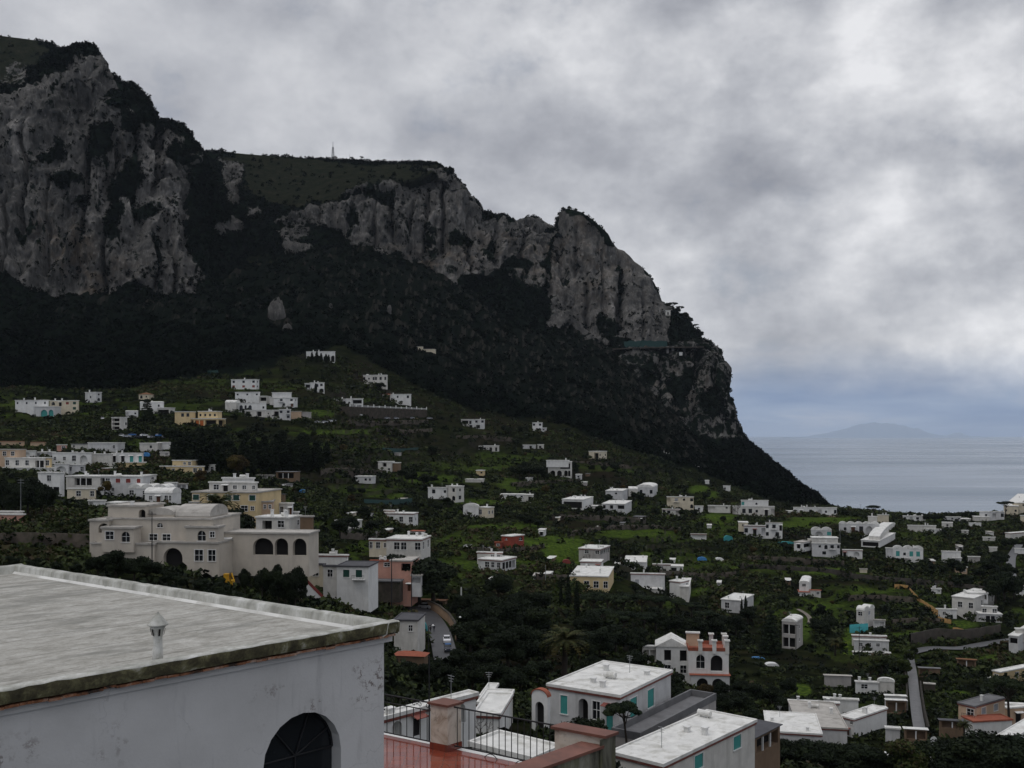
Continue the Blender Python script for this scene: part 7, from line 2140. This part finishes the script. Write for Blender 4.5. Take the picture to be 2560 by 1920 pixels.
def balustrade_terrace():
    a, b_ = at(875, 1040), at(1068, 1040)
    a[2] = b_[2] = (a[2] + b_[2]) / 2
    d = b_ - a; L = float(np.linalg.norm(d)); d /= L
    nn = np.array((-d[1], d[0], 0))
    root = empty('garden_terrace', a, 'stone faced garden terrace with white balustrade posts under the forest', 'terrace')
    h = 5.0
    mb = MB(); mb.box(d * L / 2 + nn * 4 - UP * 4, (L, 8, h + 4), d, nn); mb.build('wall', 'rubble_stone', root)
    r = MB(); r.box(d * L / 2 + nn * 0.3 + UP * (h + 0.55), (L, 0.3, 0.3), d, nn)
    r.box(d * L / 2 + nn * 0.3 + UP * (h + 0.003), (L, 0.34, 0.16), d, nn); r.build('balustrade', 'white_plaster', root)
    for i in range(15):
        p = MB(); p.box(d * (0.4 + (L - 0.8) * i / 14) + nn * 0.3 + UP * (h + 0.003), (0.5, 0.5, 1.9 if i % 2 == 0 else 1.2), d, nn)
        p.build('post', 'white_plaster', root)


balustrade_terrace()


# ------------------------------------------------------------------ poles, lamps and masts
def pole(label, u, vb, vt, lamp=False, arms=0, mat='iron', cat='pole', name='utility_pole', r=0.11, Y=None):
    Y = Y or hit(u, vb)
    p = at(u, vb, Y)
    h = (ZC + (VE - vt) / F * Y) - p[2]
    root = empty(name, p, label, cat)
    mb = MB(); mb.tube([(0, 0, -1.0), (0, 0, h * 0.5), (0, 0, h)], [r, r * 0.85, r * 0.65], 8)
    mb.build('post', mat, root)
    for i in range(arms):
        a = MB(); a.box((0, 0, h - 0.5 - 0.7 * i), (1.6, 0.10, 0.10)); a.build('cross_arm', mat, root)
    if lamp:
        a = MB(); a.tube([(0, 0, h), (0.3, 0, h + 0.25), (0.9, 0, h + 0.3)], 0.05, 6); a.build('arm', mat, root)
        l = MB(); l.lathe([(0.05, 0.22), (0.30, 0.0), (0.26, -0.12), (0.05, -0.2)], (0.95, 0, h + 0.22), 10); l.build('lamp_head', 'white_frame', root)
    return root


pole('tall dark pole in front of the greyish palazzo facade', 380, 1424, 1279, arms=1, Y=180)
pole('thin steel mast among the dark trees at the left edge', 52, 1300, 1196, arms=2, mat='grey_metal', r=0.08)
pole('dark pole in front of the pink house', 979, 1500, 1392, r=0.16, arms=1, Y=252)
pole('dark pole right of the pink house roof loggia', 1029, 1500, 1430, r=0.14, Y=250)
pole('street lamp with a white head beside the street', 1071, 1644, 1566, lamp=True, cat='street lamp', name='street_lamp', r=0.12)
pole('street lamp with a pale head on the outer side of the street bend', 1140, 1600, 1545, lamp=True, cat='street lamp', name='street_lamp', r=0.10)
pole('white post standing above the grove left of the veranda house', 1153, 1492, 1468, mat='white_frame', r=0.22, cat='post', name='post')
pole('thin pale pole between the veranda house and the grey house', 1364, 1455, 1412, mat='grey_metal', r=0.10)
pole('dark pole beside the tall shaded house', 1990, 1652, 1560, r=0.13, arms=1)
pole('dark pole in front of the layered white house', 2148, 1652, 1566, r=0.12, arms=1)
pole('pale pole beside the staircase house with blue awnings', 2100, 1378, 1325, mat='grey_metal', r=0.12)
pole('thin pole standing on the skyline left of the round pine', 2151, 1296, 1260, r=0.08, arms=1)
pole('thin pole standing on the skyline right of the round pine', 2234, 1304, 1282, r=0.08, arms=1)
pole('bare trunk like pole behind the white house with the upper room', 1952, 1282, 1256, r=0.12, mat='pale_bark')
pole('tall thin pole behind the terrace pillar', 1073, 1860, 1640, r=0.06, Y=60)
pole('small grey flue pole behind the villa with turquoise shutters', 1733, 1800, 1778, r=0.08, arms=1, mat='grey_metal')


def radio_mast():
    q = ridge_point(LAYERS[2], 833)
    root = empty('radio_mast', q - np.array((0, 0, 1.0)), 'lattice radio mast with a small hut on the plateau ridge', 'mast')
    mb = MB()
    hh = 27.0
    w = lambda z: 1.6 * (1 - z / hh) + 0.25
    for sx, sy in ((-1, -1), (1, -1), (1, 1), (-1, 1)):
        mb.tube([(sx * w(0), sy * w(0), 0), (sx * w(hh * .7), sy * w(hh * .7), hh * .7)], 0.34, 5)
    for i in range(9):
        z0, z1 = hh * .7 * i / 9, hh * .7 * (i + 1) / 9
        for sx, sy, tx, ty in ((-1, -1, 1, -1), (1, -1, 1, 1), (1, 1, -1, 1), (-1, 1, -1, -1)):
            mb.tube([(sx * w(z0), sy * w(z0), z0), (tx * w(z1), ty * w(z1), z1)], 0.2, 4)
    mb.tube([(0, 0, hh * .65), (0, 0, hh)], [0.45, 0.25], 6)
    mb.build('lattice', 'grey_metal', root)
    for z, x in ((11, 1.4), (14, -1.2), (16.5, 1.0)):
        d = MB(); d.lathe([(0.2, -0.3), (1.0, 0.1), (1.05, 0.25)], (x, -0.8, z), 12); d.build('dish', 'white_frame', root)
    hb = MB(); hb.box((-2.6, 0, -2), (7.5, 5, 5.6)); hb.box((2.8, 0.5, -2), (4.5, 4.5, 8.0)); hb.build('hut', 'grey_plaster', root)
    q2 = ridge_point(LAYERS[2], 875)
    o = MB(); o.tube([(0, 0, -2), (0, 0, 11)], [0.22, 0.08], 6)
    for z in (6, 8): o.box((0, 0, z), (1.6, 0.15, 0.15))
    r = empty('antenna_pole', q2, 'thin antenna pole on the ridge right of the radio mast', 'antenna'); o.build('post', 'grey_metal', r)


radio_mast()


# ------------------------------------------------------------------ coast road cut into the headland
def coast_road():
    root = empty('viaduct', P(np.array(1675.0), np.array(905.0), np.array(1178.0)), 'pale viaduct pier carrying the coast road round the rock', 'viaduct')
    mb = MB()
    for dx in (-3.2, 3.2):
        mb.box((dx, 0, -6), (2.6, 5, 24))
    mb.box((0, 0.5, -6), (3.8, 3, 9)); mb.build('pier', 'grey_plaster', root)
    d = MB(); d.box((0, 2, 18.003), (12, 5, 0.9)); d.build('deck', 'dark_stone', root)
    us = np.arange(1400, 1764, 6.0)
    vv = np.interp(us, [1400, 1460, 1520, 1600, 1680, 1764], [872, 874, 872, 868, 867, 866])
    yy = np.interp(us, [1400, 1500, 1600, 1690, 1764], [1172, 1166, 1162, 1168, 1172])
    A = P(us, vv, yy + 2); B = P(us, vv, yy + 20); B[:, 2] = A[:, 2]
    C = A.copy(); C[:, 2] -= 1.4
    V = np.stack([C, A, B], 1).reshape(-1, 3)
    o = link_mesh('road', V, grid_faces(len(us), 3), 'dark_stone'); tag(o, kind='structure')
    nb = np.arange(1560, 1672, 6.0)
    r2 = np.random.default_rng(3)
    yk = np.interp(nb, [1400, 1500, 1600, 1690, 1764], [1172, 1166, 1162, 1168, 1172])
    rows = []
    for k, dz in enumerate((0.8, 4.0, 7.5)):
        rows.append(P(nb, np.full(len(nb), 868.0), yk + 10 + k * 1.5) + np.array((0, 0, dz)) + np.stack([0 * nb, 0 * nb, r2.normal(size=len(nb)) * 0.6], -1))
    o = link_mesh('rockfall_net', np.concatenate(rows), grid_faces(3, len(nb)), 'dark_green_net')
    tag(o, 'dark green rockfall net above the coast road', 'net')
    q = P(np.array(1671.0), np.array(782.0), np.array(1235.0))
    house('tiny white hut beneath the pines right of the pinnacle', b(1664, 1676, 1677, 776, 787, 10, L='d', Y=1225, f=.5), cat='hut', name='hut')
    house('tiny white hut beside the coast road on the headland', b(1698, 1706, 1707, 881, 887, 10, L='.', Y=1150, f=.5), cat='hut', name='hut')


coast_road()


# ------------------------------------------------------------------ vehicles
plain('car_white', (0.70, 0.70, 0.72), 0.3, 0.05, 1.0, spec=0.5)
plain('car_dark', (0.025, 0.03, 0.045), 0.3, 0.05, 1.0, spec=0.5)
plain('car_blue', (0.03, 0.12, 0.32), 0.35, 0.05, 1.0, spec=0.5)
plain('car_silver', (0.36, 0.37, 0.39), 0.3, 0.05, 1.0, metal=0.3)
plain('tyre_rubber', (0.012, 0.012, 0.012), 0.9)
plain('machine_yellow', (0.55, 0.30, 0.02), 0.6, 0.15, 1.0)


def car(label, p, rz, paint, roof_paint=None, group=None):
    root = empty('car', p, label, 'car', group, rz=rz)
    L, W = 3.7, 1.6
    prof = [(-L / 2, .30), (-L / 2, .78), (-L / 2 + .12, .92), (-L / 2 + .95, 1.0), (L / 2 - .25, .95), (L / 2, .75), (L / 2, .30)]
    mb = MB(); k = len(prof)
    A = [(-W / 2, x, z) for x, z in prof]; B_ = [(W / 2, x, z) for x, z in prof]
    mb.add(A + B_, [(i, (i + 1) % k, k + (i + 1) % k, k + i) for i in range(k)] + [tuple(range(k))[::-1], tuple(range(k, 2 * k))])
    mb.build('body', paint, root)
    cab = [(-L / 2 + .95, 1.003), (-L / 2 + 1.5, 1.42), (L / 2 - .75, 1.45), (L / 2 - .2, .97)]
    W2 = W * .84
    cb = MB(); A = [(-W2 / 2, x, z) for x, z in cab]; B_ = [(W2 / 2, x, z) for x, z in cab]
    cb.add(A + B_, [(0, 1, 5, 4), (2, 3, 7, 6), (3, 2, 1, 0), (4, 5, 6, 7), (1, 2, 6, 5)])
    cb.build('windows', 'dark_glass', root)
    r = MB(); r.box((0, (cab[1][0] + cab[2][0]) / 2, 1.425), (W2 * .97, cab[2][0] - cab[1][0], .06)); r.build('roof', roof_paint or paint, root)
    for sx in (-1, 1):
        for sy in (-1, 1):
            w = MB(); w.tube([(sx * (W / 2 - .18), sy * 1.15, .30), (sx * (W / 2 + .02), sy * 1.15, .30)], .30, 12); w.build('wheel', 'tyre_rubber', root)
        h = MB(); h.box((sx * .58, -L / 2 - .012, .62), (.26, .03, .14)); h.build('headlight', 'white_frame', root)
    return root


def on_road(u, v, k=0):
    nm, mt, wd, line, zz = road_pts[k]
    p = at(u, v)
    i = int(np.argmin(np.hypot(line[:, 0] - p[0], line[:, 1] - p[1])))
    p[2] = zz[i] + 0.02
    return p


car('white hatchback driving down the street', on_road(1117, 1608), R(6), 'car_white')
car('dark blue car close behind the white hatchback', on_road(1120, 1630), R(6), 'car_dark', 'car_blue')
for i, (u, v) in enumerate(((792, 1058), (802, 1059), (812, 1057), (824, 1056), (832, 1054))):
    car('small pale parked car in the row below the white cube house', at(u, v), R(70 + 9 * i), 'car_white' if i % 2 else 'car_silver', group='cars parked in a row')
car('white car parked before the stone arches of the villa', at(898, 1040), R(85), 'car_white')
for u, v in ((968, 1048), (990, 1048), (1030, 1047), (1074, 1048)):
    car('pale car parked on the road under the balustrade terrace', at(u, v), R(88), 'car_silver', group='cars under the balustrade')
for i, (u, v) in enumerate(((306, 1092), (318, 1094), (331, 1090), (346, 1095), (360, 1091), (378, 1096), (396, 1092), (410, 1096), (256, 1049))):
    car('small parked car on the upper lot between the left cluster and the dark fir', at(u, v), R(70 + 17 * i), ('car_white', 'car_silver', 'car_blue', 'car_dark')[i % 4], group='cars on the upper lot')
for i, (u, v) in enumerate(((1064, 1522), (1084, 1522))):
    p = at(u, v); car('car parked under the brown canopy', p, R(60), 'car_silver', group='cars under the canopy')


def digger():
    p = at(572, 1424, 186)
    root = empty('excavator', p, 'small yellow excavator on the plot beside the palazzo', 'excavator')
    t = MB()
    for sx in (-1, 1): t.box((sx * .75, 0, 0), (.42, 2.2, .55))
    t.build('tracks', 'tyre_rubber', root)
    bb = MB(); bb.box((0, .2, .56), (1.7, 1.7, .9)); bb.build('body', 'machine_yellow', root)
    c = MB(); c.box((-.4, -.1, 1.47), (.8, 1.0, 1.1)); c.box((-.4, -.1, 2.58), (.95, 1.15, .08)); c.build('cab', 'machine_yellow', root)
    a = MB(); a.tube([(.35, -.5, 1.2), (.9, -1.2, 2.9), (1.6, -1.8, 1.3)], [.16, .14, .10], 6); a.build('arm', 'machine_yellow', root)
    k = MB(); k.box((1.65, -1.85, .75), (.6, .5, .5)); k.build('bucket', 'iron', root)


digger()


# ------------------------------------------------------------------ two people walking up the street
def person(label, u, v, coat, rz, stride):
    p = on_road(u, v)
    root = empty('person', p, label, 'person', rz=rz)
    me = bpy.data.meshes.new('body')
    J = {'pel': (0, 0, .95), 'che': (0, .01, 1.25), 'neck': (0, .0, 1.48), 'hd': (0, -.02, 1.60), 'top': (0, -.01, 1.74)}
    pts, rad, edges = [], [], []

    def a(pt, r, prev=None):
        pts.append(pt); rad.append(r)
        if prev is not None: edges.append((prev, len(pts) - 1))
        return len(pts) - 1
    pe = a(J['pel'], .15); ch = a(J['che'], .17, pe); nk = a(J['neck'], .06, ch); hd = a(J['hd'], .095, nk); a(J['top'], .075, hd)
    for s in (-1, 1):
        h = a((s * .09, 0, .88), .095, pe); kn = a((s * .10, -.10 * s * stride, .48), .065, h); an = a((s * .10, .16 * s * stride * -1, .08), .045, kn); a((s * .10, .16 * s * stride * -1 - .14, .03), .04, an)
        sh = a((s * .19, 0, 1.40), .065, ch); el = a((s * .25, .06 * s * stride, 1.12), .05, sh); wr = a((s * .25, -.08 + .10 * s * stride, .88), .036, el); a((s * .25, -.11 + .10 * s * stride, .79), .034, wr)
    me.from_pydata(pts, edges, [])
    o = bpy.data.objects.new('body', me); COL.objects.link(o)
    sk = o.modifiers.new('skin', 'SKIN')
    for i, sv in enumerate(me.skin_vertices[0].data):
        sv.radius = (rad[i], rad[i] * .85); sv.use_root = i == 0
    o.modifiers.new('sub', 'SUBSURF').render_levels = 1
    o.modifiers['sub'].levels = 1
    dg = bpy.context.evaluated_depsgraph_get()
    m2 = bpy.data.meshes.new_from_object(o.evaluated_get(dg))
    bpy.data.objects.remove(o)
    for mm in ('skin_tone', coat, 'trouser_cloth'): m2.materials.append(MATS[mm])
    for f in m2.polygons:
        z = f.center[2]; f.use_smooth = True
        f.material_index = 0 if (z > 1.47 or (z < .86 and abs(f.center[0]) > .2)) else (1 if z > .82 else 2)
    body = bpy.data.objects.new('body', m2); COL.objects.link(body); body.parent = root
    hb = MB(); hb.lathe([(.11, -.06), (.118, 0), (.105, .07), (.06, .125), (.01, .14)], (0, .012, 1.66), 12); hb.build('hair', 'dark_hair', root, smooth=True)


plain('skin_tone', (0.42, 0.26, 0.19), 0.6, 0.05)
plain('black_coat', (0.012, 0.012, 0.014), 0.85)
plain('navy_coat', (0.014, 0.017, 0.03), 0.85)
plain('trouser_cloth', (0.014, 0.014, 0.018), 0.85)
plain('dark_hair', (0.012, 0.009, 0.007), 0.7)
person('person in a black coat walking on the left side of the street', 1076, 1580, 'black_coat', R(180), 1)
person('person in a dark blue coat walking nearer the middle of the street', 1085, 1579, 'navy_coat', R(185), -1)


# ------------------------------------------------------------------ small things about the gardens
def sat_dish(label, p, r, rz):
    root = empty('satellite_dish', p, label, 'satellite dish', rz=rz)
    m = MB(); m.tube([(0, 0.15, -1.2), (0, 0.15, 0.1)], 0.05, 6); m.build('post', 'grey_metal', root)
    d = MB()
    k = 16
    ring = [[(rr * r * math.cos(t), -0.25 * r * rr * rr + 0.05, rr * r * math.sin(t)) for t in np.linspace(0, 2 * math.pi, k, endpoint=False)] for rr in (0.05, 0.4, 0.75, 1.0)]
    ring_loft(d, [[np.array(q) for q in lp] for lp in ring])
    d.build('reflector', 'white_frame', root)
    a = MB(); a.tube([(0, 0, -r * .8), (0, -r * .9, -r * .1)], 0.03, 5); a.build('feed_arm', 'grey_metal', root)


sat_dish('white satellite dish beside the flat roofed shelter', at(2332, 1842, 205) + np.array((0, 0, 1.6)), 0.95, R(20))
for lab, u, v, sz, mt in (('turquoise tarpaulin stretched over a frame near the two part house', 1963, 1360, (9.5, 3, 1.2), 'turquoise_net'), ('blue covered pool frame on the long terrace', 1820, 1412, (8.5, 3, .7), 'blue_cover'),
                          ('blue rounded tarpaulin on the terrace left of the pool frame', 1754, 1401, (4.2, 3, 1.5), 'blue_cover'), ('pale rounded cover right of the blue tarpaulin', 1797, 1402, (4.2, 3, 1.4), 'white_frame'),
                          ('turquoise box shaped cover beside the little bungalow', 1820, 1352, (4.2, 3, 2.6), 'turquoise_net'), ('blue tarpaulin bundle on the brown plot left of the square cottage', 757, 1232, (2.6, 2, 1.4), 'blue_cover'),
                          ('blue tank cover right of the white house with turquoise doors', 366, 1144, (3.0, 2.4, 2.4), 'blue_cover'), ('red sheet among the shrubs below the green crop field', 1416, 1408, (3.0, 2.2, 1.4), 'red_wood'),
                          ('green awning at the low white house near the street lamp', 1054, 1580, (3.0, 2.0, 2.4), 'turquoise_net'), ('blue tarpaulin lying left of the green plot on the right', 1893, 1648, (4.5, 2.0, .6), 'blue_cover'),
                          ('white tarpaulin heap near the gardens', 1929, 1666, (4.0, 2.4, 1.2), 'white_frame'), ('blue boat cover in the bushes behind the terrace', 1178, 1704, (2.2, 1.2, 2.0), 'car_silver')):
    p = at(u, v)
    m = MB()
    k = 9
    nx = [(-.5, 0), (-.48, .55), (-.36, .86), (-.15, 1.0), (.12, .97), (.34, .86), (.47, .5), (.5, 0)]
    A = [(x * sz[0], -sz[1] / 2, z * sz[2]) for x, z in nx]; Bk = [(x * sz[0] * .92, sz[1] / 2, z * sz[2] * .94) for x, z in nx]
    k = len(nx)
    m.add(A + Bk, [(i, i + 1, k + i + 1, k + i) for i in range(k - 1)] + [tuple(range(k))[::-1], tuple(range(k, 2 * k))])
    o = m.build('tarpaulin', mt); o.location = p
    tag(o, lab, 'tarpaulin')


def staircase():
    p = at(812, 1502, 229)
    root = empty('staircase', p, 'dark red outside staircase against the white house with green shutters', 'staircase')
    m = MB()
    for i in range(16):
        m.box((-0.0 - 0.28 * i, 0.0, -1.0), (0.28, 1.1, 1.0 + 0.30 * (i + 1)))
    m.build('steps', 'white_plaster', root)
    r = MB(); r.add([(0.2, -.6, 0.2), (0.2, -.6, 1.1), (-4.5, -.6, 5.9), (-4.5, -.6, 5.0), (0.2, -.66, 0.2), (0.2, -.66, 1.1), (-4.5, -.66, 5.9), (-4.5, -.66, 5.0)], [(0, 1, 2, 3), (7, 6, 5, 4), (0, 4, 5, 1), (1, 5, 6, 2), (2, 6, 7, 3), (3, 7, 4, 0)])
    r.build('handrail', 'red_wood', root)


staircase()

# ------------------------------------------------------------------ the air: thin haze round everything
def build_haze():
    mb = MB()
    mb.box((0, 31700, -4), (150000, 70000, 640))
    m = bpy.data.materials.new('haze')
    m.use_nodes = True
    nt = m.node_tree
    nt.nodes.clear()
    o = nt.nodes.new('ShaderNodeOutputMaterial')
    pv = nt.nodes.new('ShaderNodeVolumePrincipled')
    pv.inputs['Color'].default_value = (0.74, 0.84, 0.98, 1)
    pv.inputs['Density'].default_value = HAZE
    nt.links.new(pv.outputs[0], o.inputs['Volume'])
    MATS['haze'] = m
    ob = mb.build('haze', 'haze')
    tag(ob, kind='stuff')


HAZE = 1.8e-5
build_haze()
